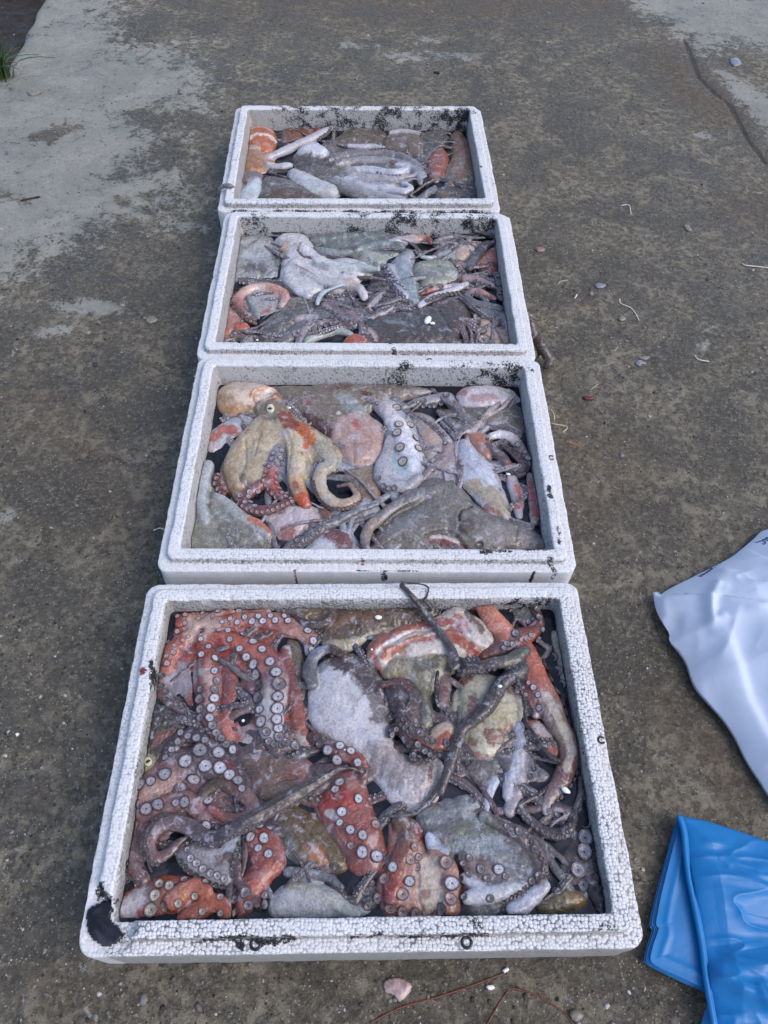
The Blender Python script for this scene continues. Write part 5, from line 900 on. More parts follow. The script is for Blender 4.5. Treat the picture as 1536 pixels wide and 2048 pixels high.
o = Octo('B', 'slim grey arm with two sucker rows reaching the front wall of the second box')
o.arm('B1', [(1520, 990), (1420, 1020), (1300, 1070), (1180, 1120), (1080, 1180), (980, 1250), (900, 1310)], [16, 24, 34, 42, 46, 46, 44], (118, 120, 132), [.008, .010, .010, .010, .010, .008, .006], mt=.4, cols=[(120, 126, 140), (112, 116, 128), (105, 106, 118), (110, 104, 114)])
o.suck('B1', [(1190, 1110), (1110, 1140), (1050, 1170), (1000, 1220), (960, 1280)], (14, 20), 'cup', 'grey', 7).suck('B1', [(1180, 1150), (1110, 1185), (1060, 1225), (1000, 1270), (970, 1300)], (14, 24), 'cup', 'grey', 6).build()

o = Octo('B', 'golden tan octopus with a white mantle and open eye, in the second box'); o.keep = True
o.blob('B1', [(440, 300), (455, 215), (530, 175), (640, 165), (760, 182), (850, 220), (860, 280), (760, 310), (700, 340), (690, 385), (620, 400), (540, 405), (470, 370)], (178, 162, 150), .016, .032, mt=.08, w=.05)
o.blob('B1', [(680, 330), (760, 290), (850, 230), (900, 290), (960, 390), (1070, 460), (1180, 530), (1270, 610), (1300, 700), (1240, 770), (1120, 760), (1080, 700), (1060, 830), (960, 830), (920, 700), (860, 620), (790, 700), (760, 830), (640, 920), (590, 980), (530, 920), (480, 820), (460, 740), (540, 640), (640, 550), (700, 480)], (160, 150, 132), .012, .024, mt=.25, w=.035)
o.arm('B1', [(740, 430), (640, 560), (560, 700), (560, 830), (590, 950)], [60, 80, 84, 66, 34], TAN, [.016, .017, .015, .013, .008], mt=.35, cols=[(155, 148, 132), (165, 152, 130), (162, 146, 120), (155, 134, 104), (128, 98, 68)])
o.arm('B1', [(760, 450), (720, 600), (690, 740), (660, 880)], [50, 56, 44, 26], (150, 136, 110), [.016, .014, .012, .007], mt=.4)
o.arm('B1', [(880, 420), (960, 540), (980, 680), (970, 820), (1010, 930), (1040, 985)], [64, 74, 66, 58, 52, 40], TAN, [.018, .018, .016, .015, .014, .010], mt=.15, cols=[(150, 134, 112), (178, 162, 138), (182, 168, 146), (178, 165, 146), (182, 150, 112), (178, 92, 45)])
o.arm('B1', [(960, 440), (1090, 540), (1180, 640), (1200, 730), (1150, 740), (1130, 840), (1170, 930), (1250, 985), (1350, 970), (1390, 920), (1330, 860), (1260, 880)], [50, 64, 66, 56, 50, 50, 48, 46, 42, 34, 20, 12], (170, 158, 138), [.018, .018, .016, .014, .014, .013, .013, .013, .013, .012, .009, .006], mt=.2,
      cols=[(155, 140, 112), (168, 155, 128), (160, 155, 140), (150, 148, 140), (172, 160, 148), (176, 162, 146), (170, 150, 132), (165, 140, 125), (110, 85, 85)])
o.paint('B1', [(440, 300), (480, 370), (600, 400), (680, 370)], 42, (172, 132, 88), .9, rag=.6).paint('B1', [(470, 320), (560, 370)], 60, (165, 130, 92), .6).paint('B1', [(700, 400), (780, 420), (860, 330)], 70, (118, 104, 84), .75, rag=.6, mt=.4).paint('B1', [(600, 200), (760, 210)], 60, (182, 174, 176), .7)
o.paint('B1', [(900, 420), (950, 500), (1040, 540)], 48, (150, 66, 30), .95, rag=.7).paint('B1', [(1030, 520), (1060, 600), (1040, 640)], 40, (188, 96, 24), .95, rag=1.1).paint('B1', [(1015, 690)], 14, (140, 70, 25), .7, rag=1.).paint('B1', [(1230, 600)], 14, (130, 52, 20), .8, rag=.8).paint('B1', [(1010, 985), (1060, 980)], 40, (185, 76, 24), .95, rag=.6).paint('B1', [(970, 890), (980, 920)], 16, (150, 60, 22), .7, rag=.7)
o.paint('B1', [(680, 290), (720, 320), (800, 290), (860, 300)], 14, (188, 112, 66), .75, rag=.9).paint('B1', [(690, 300), (720, 260), (820, 240)], 10, (190, 125, 80), .65, rag=.9).paint('B1', [(720, 300), (800, 265)], 22, (190, 182, 188), .8).paint('B1', [(620, 830), (660, 900)], 26, (110, 84, 52), .7, mt=.6).paint('B1', [(660, 540)], 16, (165, 110, 70), .6)
o.ridge('B1', [(680, 300), (720, 260), (830, 235)], 12, .004).ridge('B1', [(700, 310), (760, 320), (850, 295)], 12, .004).ridge('B1', [(720, 290), (800, 270)], 14, -.005).ridge('B1', [(805, 362)], 50, .006).ridge('B1', [(640, 600), (640, 740), (600, 860)], 14, -.003).ridge('B1', [(740, 560), (700, 700)], 12, -.002).ridge('B1', [(870, 480), (940, 620), (930, 780)], 14, -.002)
o.arm('B1', [(860, 620), (830, 700), (800, 780), (820, 880), (900, 960)], [42, 56, 60, 50, 30], (160, 80, 72), .007, cols=[(130, 128, 150), (135, 130, 155), (175, 86, 70), (165, 82, 70), (130, 88, 92)])
o.arm('B1', [(780, 830), (700, 880), (620, 940), (640, 1000), (730, 1030), (840, 1010), (940, 970)], [36, 44, 44, 44, 44, 38, 22], (125, 80, 82), .009, cols=[(140, 84, 82), (140, 72, 70), (120, 78, 84), (125, 72, 74), (120, 80, 84)])
o.arm('B1', [(440, 800), (460, 860), (490, 920)], [26, 34, 24], (130, 70, 70), .004)
o.suck('B1', [(880, 640, 20), (830, 660, 20), (820, 695, 22), (870, 690, 20), (905, 685, 18), (890, 725, 22), (850, 730, 20), (910, 760, 18), (770, 735, 14), (860, 610, 12)], kind='cup', tint='pale').suck('B1', [(800, 750), (770, 800), (760, 850), (800, 900), (840, 950)], 17, 'cup', 'pink', 8).suck('B1', [(850, 790), (840, 840), (870, 900), (900, 940), (940, 960)], 16, 'cup', 'pink', 7)
o.suck('B1', [(605, 940, 24), (665, 915, 20), (655, 945, 18), (720, 910, 18), (708, 940, 20), (670, 985, 20), (700, 1010, 18), (635, 985, 18), (780, 920, 18)], kind='cup', tint='pale').suck('B1', [(590, 990), (680, 1040), (780, 1045), (880, 1010), (950, 980)], 15, 'cup', 'pink', 12)
o.suck('B1', [(445, 825, 18), (435, 860, 18), (485, 860, 18), (455, 895, 18), (500, 895, 16), (470, 920, 16), (455, 800, 14)], kind='cup', tint='pink').suck('B1', [(1150, 705, 20), (1110, 740, 24)], kind='cup', tint='pale')
o.suck('B1', [(1090, 850), (1110, 920), (1160, 990), (1230, 1025), (1320, 1020), (1400, 980), (1415, 930), (1380, 880)], 15, 'dark', 'pink', 22).suck('B1', [(1245, 770), (1230, 820), (1250, 860)], 14, 'dark', 'dim', 5)
o.eye('B1', 805, 360, 36, 1.57).build()
# ================================================================ box C
liquid('C', LEVEL['C']-.005, 'dark inky water between the octopuses in the third box')
tangle('C', 53, 'dark grey octopus deep in the third box, seen in gaps at the left', 10, -.12, .0, [(104, 104, 112), (120, 124, 128)])
tangle('C', 89, 'purple grey octopus with fine suckered arms sprawled over the front of the third box', 9, -.01, -.07, [(120, 110, 124), (142, 138, 152), (104, 92, 104)], top=.005, rmax=.0095)
tangle('C', 97, 'slate octopus with suckered arms spread over the right half of the third box', 8, .16, .03, [(118, 116, 128), (150, 140, 148), (100, 94, 104)], top=.004, rmax=.0085)
tangle('C', 61, 'dusky octopus deep in the third box, seen in gaps at the right', 11, .13, .0, [(110, 104, 110), (96, 92, 100), (122, 112, 112)])
o = Octo('C', 'grey teal octopus arms along the back wall of the third box')
o.blob('C1', [(680, 270), (1000, 250), (1300, 210), (1700, 210), (1800, 300), (1750, 420), (1500, 480), (1300, 430), (1150, 440), (1000, 330)], (112, 124, 128), .004, .016, mt=.5, w=.03)
o.arm('C1', [(1020, 280), (1200, 260), (1400, 240), (1600, 240)], [44, 46, 44, 36], (108, 122, 126), .009, mt=.5).arm('C1', [(1050, 370), (1200, 390), (1350, 370), (1500, 330), (1650, 310)], [40, 46, 44, 40, 30], (120, 136, 142), .009, mt=.5)
o.arm('C1', [(660, 220), (760, 200), (860, 215), (930, 240)], [16, 20, 18, 10], (96, 84, 88), .006).paint('C1', [(1230, 390), (1360, 390)], 26, (70, 76, 82), .8, rag=.8)
o.blob('C2', [(-20, 370), (60, 345), (150, 370), (210, 420), (180, 490), (110, 560), (20, 570)], (150, 160, 158), .005, .014, mt=.4).paint('C2', [(60, 430), (120, 480)], 24, (85, 98, 98), .7, rag=.8).build()
o = Octo('C', 'grey octopus blob in the back left corner of the third box')
o.blob('C1', [(300, 380), (340, 300), (440, 255), (560, 245), (690, 290), (735, 420), (730, 560), (700, 620), (480, 640), (320, 660), (295, 520)], (138, 144, 152), .004, .02, mt=.6, w=.035)
o.paint('C1', [(500, 330), (560, 420), (480, 420)], 90, (160, 166, 175), .8, rag=.5, mt=.3).paint('C1', [(440, 540), (600, 540)], 50, (98, 92, 98), .7, rag=.8, mt=.8).paint('C1', [(680, 400), (700, 500)], 40, (95, 115, 120), .7, rag=.9).ridge('C1', [(440, 520), (560, 560), (680, 540)], 20, -.003).build()
o = Octo('C', 'white octopus with thin brown creases, its arms fanning right, upper left of the third box')
o.blob('C1', [(680, 290), (760, 240), (900, 240), (1000, 300), (1060, 400), (1160, 460), (1320, 440), (1500, 500), (1500, 590), (1400, 660), (1420, 760), (1250, 740), (1050, 740), (980, 810), (880, 770), (800, 730), (730, 640), (735, 430)], (172, 175, 186), .009, .022, mt=.08, w=.035)
o.arm('C1', [(900, 340), (1050, 450), (1200, 500), (1400, 520), (1560, 540)], [60, 66, 56, 48, 30], (178, 182, 194), .016, cols=[(186, 186, 196), (180, 184, 196), (165, 175, 182), (150, 162, 168)])
o.arm('C1', [(850, 480), (980, 590), (1120, 640), (1280, 650), (1400, 690), (1440, 770)], [60, 62, 56, 50, 46, 36], (172, 176, 188), .015, cols=[(184, 184, 194), (165, 170, 182), (160, 166, 178), (175, 165, 165), (180, 178, 190)])
o.arm('C1', [(800, 600), (860, 700), (960, 760)], [50, 50, 40], (175, 178, 190), .012)
o.arm('C1', [(1040, 830), (1070, 760), (1150, 710), (1260, 680)], [26, 26, 20, 12], (150, 168, 185), .012)
o.paint('C1', [(905, 375), (880, 410)], 12, (150, 92, 62), .9, rag=.3).paint('C1', [(870, 410), (920, 460), (985, 482)], 11, (120, 92, 70), .95, rag=.3).paint('C1', [(860, 550), (930, 590), (1000, 630)], 9, (150, 105, 85), .8, rag=.4).paint('C1', [(770, 340), (760, 400)], 36, (185, 150, 128), .7, rag=.7).paint('C1', [(1330, 650), (1400, 680)], 30, (180, 128, 100), .7, rag=.8)
o.ridge('C1', [(870, 410), (920, 460), (985, 482)], 14, -.002).ridge('C1', [(960, 510), (1100, 570), (1250, 590)], 22, -.004).paint('C1', [(1010, 520), (1120, 560)], 24, (120, 132, 142), .6, rag=.7).build()
o = Octo('C', 'pink arm bent into a ring with a scalloped dark edge in the third box')
o.blob('C1', [(310, 800), (360, 720), (520, 650), (700, 660), (800, 760), (760, 880), (620, 940), (500, 960), (400, 920)], (150, 150, 158), .001, .012, mt=.15)
o.arm('C1', [(480, 970), (380, 880), (360, 800), (430, 720), (560, 680), (690, 700), (770, 770), (730, 860)], [44, 56, 60, 56, 50, 50, 46, 30], (175, 140, 135), .007, cols=[(130, 86, 90), (150, 100, 100), (175, 125, 118), (185, 165, 158), (180, 140, 132), (182, 128, 118), (175, 160, 162)])
o.arm('C1', [(460, 780), (500, 880), (540, 960)], [26, 30, 20], (120, 132, 138), .008).paint('C1', [(560, 910), (640, 860)], 20, (165, 90, 85), .7, rag=.8)
o.suck('C1', [(520, 1010), (400, 950), (320, 850), (310, 760), (370, 690), (480, 640), (600, 620), (700, 640), (790, 700), (820, 770)], 22, 'dark', 'pink', 26).suck('C1', [(470, 960), (380, 900), (340, 840)], 16, 'dark', 'pink', 6).build()
o = Octo('C', 'pink mantle with an orange bit in the front left corner of the third box')
o.blob('C1', [(225, 1150), (235, 1000), (250, 900), (310, 870), (390, 930), (430, 1000), (380, 1060), (310, 1110), (260, 1160)], (165, 118, 110), .003, .018, mt=.1).paint('C1', [(250, 1060), (260, 1120)], 34, (165, 85, 60), .7).blob('C1', [(340, 1040), (370, 1000), (440, 1005), (470, 1050), (400, 1080), (350, 1080)], (180, 88, 56), .007, .012)
o.arm('C1', [(260, 1150), (350, 1120), (450, 1110), (560, 1110)], [30, 40, 44, 40], (128, 108, 112), .002, mt=.4).suck('C1', [(320, 1120, 20), (380, 1125, 22), (440, 1100, 22), (520, 1130, 20), (540, 1090, 18), (380, 1085, 16), (430, 1140, 20)], kind='cup', tint='grey').build()
o = Octo('C', 'dark striped mantle with a yellowish ridge, front left of the third box')
o.blob('C1', [(500, 1080), (600, 980), (720, 870), (840, 780), (940, 780), (1000, 850), (980, 920), (860, 1010), (760, 1080), (680, 1160), (560, 1170)], (92, 92, 92), .007, .02, mt=.8, w=.03).paint('C1', [(760, 900), (880, 810)], 36, (138, 126, 100), .75, rag=.6).paint('C1', [(640, 1020), (740, 980)], 28, (120, 128, 138), .7, rag=.9).ridge('C1', [(620, 1080), (760, 960), (900, 860)], 16, -.002).build()
o = Octo('C', 'mass of small grey suckered arms in the front middle of the third box')
o.blob('C1', [(980, 900), (1100, 820), (1250, 780), (1400, 800), (1540, 900), (1640, 1000), (1600, 1050), (1480, 1040), (1350, 1060), (1200, 1080), (1050, 1040), (850, 1120), (800, 1060)], (112, 108, 118), .003, .016, mt=.4, w=.025)
o.arm('C1', [(720, 1170), (830, 1110), (950, 1050), (1080, 990), (1180, 980)], [44, 50, 50, 46, 34], (118, 116, 124), .007).arm('C1', [(860, 960), (950, 950), (1030, 950)], [34, 44, 36], (150, 145, 158), .007)
o.arm('C1', [(1100, 840), (1200, 850), (1300, 900), (1360, 960), (1300, 1000), (1200, 920)], [36, 44, 44, 40, 30, 24], (125, 108, 118), .008).arm('C1', [(960, 1150), (1080, 1090), (1200, 1060), (1330, 1090)], [44, 50, 46, 30], (150, 162, 165), .004)
o.suck('C1', [(850, 1110), (950, 1040), (1080, 970), (1180, 960)], 22, 'cup', 'grey', 8).suck('C1', [(870, 1140), (960, 1085), (1060, 1040), (1170, 1010)], 24, 'cup', 'grey', 7).suck('C1', [(1100, 880), (1180, 920), (1260, 980), (1350, 1000), (1440, 1000)], 18, 'dark', 'grey', 10).suck('C1', [(1200, 820), (1300, 840), (1420, 860), (1500, 920)], 18, 'dark', 'grey', 9)
o.suck('C1', [(1150, 960), (1250, 1030), (1360, 1060), (1480, 1050)], 16, 'dark', 'grey', 9).suck('C1', [(880, 1130, 24), (930, 1130, 22), (1250, 860, 26), (1310, 880, 22)], kind='cup', tint='grey').build()
o = Octo('C', 'blue-grey webbed octopus in the centre of the third box, rows of tiny pale suckers')
o.blob('C2', [(250, 440), (340, 350), (430, 370), (430, 470), (465, 620), (480, 760), (420, 800), (340, 740), (290, 640), (240, 540)], (132, 148, 160), .007, .018, mt=.3, w=.03)
o.blob('C2', [(60, 640), (110, 530), (190, 470), (260, 500), (300, 640), (360, 720), (420, 800), (300, 830), (100, 820), (-20, 800)], (92, 86, 98), .003, .014, mt=.3)
o.arm('C2', [(230, 470), (250, 560), (300, 640), (350, 700)], [36, 44, 42, 30], (150, 152, 178), .010).paint('C2', [(320, 400), (380, 420)], 50, (160, 162, 180), .7).ridge('C2', [(420, 480), (450, 620), (470, 730)], 14, -.003)
o.suck('C2', [(205, 490), (240, 530), (270, 580), (310, 620), (350, 660)], (20, 18), 'cup', 'pale', 8).suck('C2', [(230, 600), (290, 670), (350, 720)], 16, 'cup', 'grey', 6)
for y in (560, 600, 640, 680, 720, 760): o.suck('C2', [(110+(y-560)*.0, y), (190, y-10), (260, y+5)], 17, 'dark', 'grey', 6)
o.suck('C2', [(30, 790), (100, 790), (200, 800)], 18, 'dark', 'dim', 6).suck('C2', [(290, 760), (350, 750), (400, 770)], 18, 'cup', 'grey', 5).arm('C2', [(0, 800), (60, 790), (120, 800)], [24, 26, 16], (90, 70, 76), .006)
o.arm('C2', [(130, 860), (220, 830), (280, 770)], [10, 16, 8], (160, 160, 175), .010).build()
o = Octo('C', 'pale pink arm with suckers against the back wall middle of the third box')
o.arm('C2', [(100, 300), (200, 290), (320, 260), (430, 250), (520, 250), (560, 290)], [20, 34, 52, 58, 44, 24], (165, 155, 165), .006, cols=[(120, 120, 130), (150, 152, 168), (160, 160, 178), (168, 158, 168), (180, 140, 132), (120, 70, 65)])
o.suck('C2', [(250, 225, 18), (290, 190, 20), (290, 235, 16), (330, 200, 20), (345, 185, 16), (370, 215, 20), (395, 190, 20), (430, 185, 20), (395, 225, 16), (320, 235, 16), (260, 200, 16)], kind='cup', tint='grey').suck('C2', [(170, 280), (190, 320), (230, 350), (300, 340), (400, 340), (460, 380)], 13, 'dark', 'pink', 14)
o.arm('C2', [(430, 360), (480, 390), (540, 410), (600, 400)], [14, 22, 24, 16], (160, 172, 180), .005).paint('C2', [(540, 270), (560, 300)], 18, (150, 70, 55), .8, rag=.8).build()
o = Octo('C', 'green-grey folded mantle right of centre in the third box')
o.blob('C2', [(415, 470), (470, 440), (560, 425), (680, 430), (750, 480), (790, 530), (770, 600), (660, 620), (500, 650), (460, 580)], (135, 142, 134), .009, .018, mt=.5, w=.03).ridge('C2', [(450, 510), (600, 500), (760, 510)], 12, -.004).paint('C2', [(560, 560), (620, 570)], 44, (112, 118, 110), .6, rag=.8, mt=.7).paint('C2', [(430, 470), (520, 440)], 14, (60, 48, 44), .7)
o.paint('C2', [(700, 560), (760, 580)], 30, (165, 172, 172), .7).arm('C2', [(800, 510), (800, 560), (780, 600)], [16, 20, 12], (105, 62, 58), .010).build()
o = Octo('C', 'cream oval and orange mantle in the back right corner of the third box')
o.blob('C2', [(560, 290), (640, 260), (760, 270), (780, 310), (720, 350), (620, 340)], (105, 108, 116), .003, .012, mt=.6).blob('C2', [(745, 430), (755, 350), (830, 285), (925, 300), (935, 345), (870, 420), (800, 455)], (178, 165, 150), .007, .016, mt=.08).paint('C2', [(800, 400), (860, 380)], 30, (175, 140, 122), .6)
o.blob('C2', [(915, 460), (960, 390), (1040, 330), (1085, 340), (1105, 480), (1060, 540), (980, 530)], (165, 104, 84), .007, .018, mt=.2).paint('C2', [(1020, 350)], 30, (178, 168, 165), .8).paint('C2', [(990, 500), (1060, 490)], 34, (120, 52, 44), .8, rag=.8).paint('C2', [(950, 440)], 20, (186, 150, 130), .6)
o.blob('C2', [(580, 400), (700, 350), (760, 380), (740, 440), (640, 420)], (150, 162, 172), .004, .012).arm('C2', [(600, 270), (720, 230), (860, 250), (980, 250)], [16, 20, 20, 12], (118, 118, 130), .007).arm('C2', [(740, 200), (800, 200), (860, 210)], [26, 30, 18], (105, 102, 118), .006).build()
o = Octo('C', 'dark slender arms, one tip on the back rim, right end of the third box'); o.keep = True
o.arm('C2', [(1060, 280), (990, 300), (930, 370), (880, 430), (860, 490)], [26, 38, 42, 44, 30], (86, 84, 92), .015, mt=.5).arm('C2', [(845, 70), (880, 75), (890, 130), (905, 190), (980, 215), (1050, 240), (1080, 300)], [8, 14, 17, 18, 16, 15, 12], (88, 84, 94), [.041, .042, .036, .016, .012, .012, .012], flat=.95)
o.arm('C2', [(760, 470), (790, 450), (820, 480)], [20, 24, 18], (140, 118, 128), .011).build()
o = Octo('C', 'pink-grey suckered arms bundled at the right wall of the third box')
o.arm('C2', [(480, 690), (580, 650), (680, 630), (770, 620)], [18, 26, 22, 14], (180, 160, 165), .010, cols=[(150, 60, 50), (170, 110, 110), (180, 178, 192), (160, 130, 135)]).arm('C2', [(470, 780), (560, 720), (660, 680), (760, 650), (850, 610)], [26, 36, 36, 32, 24], (172, 172, 188), .012)
o.arm('C2', [(820, 560), (900, 570), (980, 600), (1040, 620)], [34, 44, 40, 28], (150, 128, 136), .009).arm('C2', [(840, 660), (920, 670), (1000, 700), (1070, 730)], [30, 40, 38, 20], (150, 118, 124), .009, cols=[(120, 104, 112), (165, 140, 148), (178, 130, 128), (150, 90, 92)])
o.arm('C2', [(1080, 540), (1110, 600), (1110, 680), (1120, 730)], [36, 44, 44, 30], (105, 92, 100), .006).arm('C2', [(840, 700), (900, 760), (1000, 780), (1100, 800)], [30, 44, 50, 40], (112, 114, 122), .006, mt=.5)
o.suck('C2', [(640, 645, 20), (560, 645, 18), (520, 680, 14), (600, 620, 12)], kind='dark', tint='pink').suck('C2', [(530, 755), (600, 725), (680, 705), (760, 690), (820, 680)], 20, 'dark', 'grey', 10).suck('C2', [(855, 660, 20), (930, 685, 20), (965, 720, 20), (1020, 715, 20), (870, 690, 14)], kind='cup', tint='pink')
o.suck('C2', [(910, 600), (960, 620), (1020, 640)], 15, 'dark', 'grey', 4).suck('C2', [(1090, 560), (1120, 590), (1080, 620), (1120, 650), (1100, 700)], 18, 'cup', 'grey', 8).build()
o = Octo('C', 'peach octopus body with ring-shaped suckers in the front right corner of the third box')
o.blob('C2', [(860, 790), (960, 780), (1080, 800), (1160, 860), (1190, 980), (1190, 1080), (1100, 960), (1000, 890), (900, 880)], (118, 125, 130), .001, .012, mt=.4).blob('C2', [(850, 1080), (910, 960), (960, 890), (1060, 930), (1160, 1010), (1200, 1100), (860, 1110)], (185, 158, 140), .005, .018, mt=.05, w=.03)
o.arm('C2', [(1140, 860), (1160, 940), (1180, 1020)], [24, 28, 22], (165, 110, 112), .003).paint('C2', [(1080, 890)], 34, (110, 138, 142), .7, rag=.8)
o.suck('C2', [(925, 940, 38), (958, 1000, 46), (975, 1065, 48), (925, 885, 36)], kind='cup', tint='cream').suck('C2', [(860, 940), (880, 1000), (905, 1040), (900, 820), (940, 800), (980, 800)], 22, 'dark', 'pink').build()
o = Octo('C', 'dark brown octopus with two white foam crumbs on its back, third box')
o.blob('C2', [(-30, 1090), (10, 980), (80, 880), (300, 830), (520, 790), (600, 740), (700, 725), (800, 745), (870, 830), (865, 950), (800, 1030), (700, 1110)], (88, 82, 82), .012, .024, mt=.7, w=.04)
o.paint('C2', [(640, 810), (760, 800), (820, 880), (780, 970)], 72, (95, 66, 50), .9, rag=.6, mt=.7).paint('C2', [(660, 790)], 26, (140, 110, 92), .7).paint('C2', [(220, 950), (330, 960)], 26, (130, 138, 148), .7, rag=.9).paint('C2', [(140, 920)], 40, (110, 84, 66), .7).paint('C2', [(30, 950)], 34, (160, 70, 50), .9, rag=.5).paint('C2', [(70, 1010), (120, 1060)], 30, (175, 160, 165), .8, rag=.8)
o.ridge('C2', [(180, 900), (360, 900), (560, 870)], 16, -.002).ridge('C2', [(560, 780), (640, 900), (700, 1000)], 20, -.002).suck('C2', [(80, 1028, 16), (55, 990, 10), (150, 1050, 12)], kind='dark', tint='pink').arm('C2', [(60, 890), (150, 850), (260, 820)], [10, 14, 8], (150, 150, 165), .014).build()
o = Octo('C', 'orange brown mantle tip peeking over the front wall of the third box')
o.blob('C1', [(1260, 1190), (1280, 1130), (1350, 1100), (1440, 1120), (1500, 1180), (1480, 1210), (1300, 1215)], (172, 82, 46), .012, .016, mt=.1).paint('C1', [(1280, 1150)], 14, (190, 150, 120), .7).build()
# ================================================================ box D, far end
liquid('D', LEVEL['D']-.005, 'dark inky water under the pile in the farthest box')
tangle('D', 71, 'dark brown octopus under the pile in the farthest box', 11, 0, .0, [(84, 74, 66), (92, 86, 84), (74, 70, 70)])
tangle('D', 101, 'grey arms of an octopus threaded among the mantles at the right of the farthest box', 7, .12, .04, [(96, 92, 96), (118, 110, 108)], top=.003, rmax=.009)
o = Octo('D', 'brown and rust octopuses slumped under the back wall of the farthest box')
o.blob('D', [(340, 240), (365, 165), (450, 155), (530, 175), (520, 210), (420, 245), (350, 260)], (128, 82, 58), .002, .016, mt=.6).paint('D', [(380, 180), (450, 200)], 24, (150, 82, 48), .6, rag=.9).blob('D', [(515, 170), (530, 148), (565, 150), (570, 180), (540, 195)], (150, 80, 72), .004, .012)
o.blob('D', [(620, 250), (680, 190), (760, 170), (880, 178), (920, 220), (890, 260), (760, 255), (680, 280)], (112, 102, 88), .004, .016, mt=.8)
o.blob('D', [(1080, 300), (1090, 210), (1160, 180), (1230, 190), (1240, 260), (1180, 310)], (100, 96, 88), .003, .016, mt=.7).blob('D', [(560, 270), (620, 230), (660, 250), (660, 310), (600, 320)], (120, 112, 112), .003, .012, mt=.5).build()
o = Octo('D', 'grey brown mantle with a white suckered arm over it, back right of the farthest box')
o.blob('D', [(880, 260), (910, 215), (1000, 200), (1090, 215), (1120, 260), (1080, 320), (1000, 300), (930, 290)], (120, 108, 96), .007, .018, mt=.7).arm('D', [(925, 190), (980, 182), (1040, 185), (1090, 195)], [12, 18, 14, 8], (160, 158, 168), .010).paint('D', [(930, 188)], 14, (190, 110, 60), .8)
o.arm('D', [(705, 262), (770, 262), (840, 262), (900, 268)], [16, 22, 20, 10], (168, 172, 186), .010).suck('D', [(710, 248), (780, 240), (850, 245), (900, 256)], 7, 'dark', 'grey', 12).build()
o = Octo('D', 'orange mantle with white bands in the back left corner of the farthest box')
o.blob('D', [(160, 280), (162, 220), (180, 180), (240, 165), (300, 178), (330, 220), (325, 270), (290, 305), (220, 310)], (182, 100, 52), .010, .026, mt=.1)
o.paint('D', [(180, 235), (220, 222), (270, 225), (325, 235)], 13, (192, 188, 190), .95, rag=.6).paint('D', [(190, 182), (260, 176), (300, 190)], 16, (190, 170, 155), .85).paint('D', [(190, 280), (230, 290)], 12, (185, 180, 180), .7, rag=.9).ridge('D', [(180, 240), (250, 238), (320, 245)], 10, -.004).build()
o = Octo('D', 'tan octopus with a white arm reaching the back wall of the farthest box')
o.blob('D', [(145, 390), (150, 320), (190, 285), (260, 300), (310, 340), (300, 390), (230, 420), (160, 420)], (168, 122, 78), .008, .022, mt=.3).arm('D', [(270, 320), (350, 290), (430, 250), (510, 215), (570, 185), (610, 165)], [22, 26, 28, 30, 26, 16], (165, 165, 178), [.010, .012, .013, .014, .016, .016])
o.arm('D', [(280, 360), (330, 365), (395, 362)], [22, 26, 20], (172, 172, 184), .012).paint('D', [(200, 350), (240, 380)], 34, (165, 108, 56), .6, rag=.8).suck('D', [(545, 235), (575, 215), (600, 195), (612, 175)], 9, 'dark', 'grey', 7).suck('D', [(550, 245), (590, 222), (610, 200)], 8, 'dark', 'grey', 4).build()
o = Octo('D', 'large grey octopus with its pale arms swept right, middle of the farthest box')
o.blob('D', [(400, 360), (410, 310), (460, 290), (560, 320), (640, 280), (760, 285), (900, 290), (1020, 320), (1100, 370), (1110, 440), (1060, 480), (1020, 560), (880, 560), (700, 540), (560, 470), (450, 410)], (112, 106, 102), .008, .024, mt=.6, w=.05)
o.arm('D', [(600, 330), (720, 300), (860, 290), (980, 310), (1070, 360), (1110, 420)], [22, 28, 28, 28, 26, 16], (122, 122, 132), .016, mt=.4).arm('D', [(640, 350), (780, 330), (900, 335), (1020, 360), (1080, 410), (1090, 460)], [20, 26, 28, 26, 22, 14], (138, 140, 152), .017, mt=.3)
o.arm('D', [(700, 380), (820, 380), (940, 400), (1010, 385), (1030, 370), (960, 360)], [20, 26, 26, 20, 14, 12], (165, 172, 192), .018, mt=.1).arm('D', [(720, 410), (840, 425), (950, 430), (1040, 420), (1100, 410)], [20, 24, 24, 18, 10], (150, 152, 166), .017, mt=.3)
o.arm('D', [(700, 430), (820, 460), (920, 480), (1000, 500), (1040, 480), (1000, 460)], [20, 26, 26, 22, 18, 14], (172, 178, 198), .017, mt=.1).arm('D', [(640, 430), (760, 480), (880, 520), (1000, 540)], [22, 28, 28, 18], (150, 154, 168), .015, mt=.3).arm('D', [(560, 430), (680, 490), (780, 530), (900, 550)], [24, 28, 26, 20], (118, 114, 112), .014, mt=.6)
o.arm('D', [(760, 440), (880, 460), (980, 450), (1070, 440)], [12, 14, 14, 10], (128, 130, 142), .019)
o.paint('D', [(430, 350), (520, 360), (620, 370)], 44, (92, 78, 72), .8, mt=.6).paint('D', [(930, 380), (960, 385)], 10, (120, 80, 70), .8).blob('D', [(440, 300), (470, 262), (540, 250), (598, 290), (575, 318), (500, 322)], (178, 182, 200), .018, .016, mt=.05).paint('D', [(650, 400), (720, 420)], 26, (130, 122, 100), .6)
o.suck('D', [(830, 290), (900, 285), (980, 300)], 7, 'dark', 'grey', 9).suck('D', [(860, 410), (920, 425), (980, 425)], 6, 'dark', 'grey', 7).build()
o = Octo('D', 'pale slug-shaped mantle lying in front of the grey octopus in the farthest box')
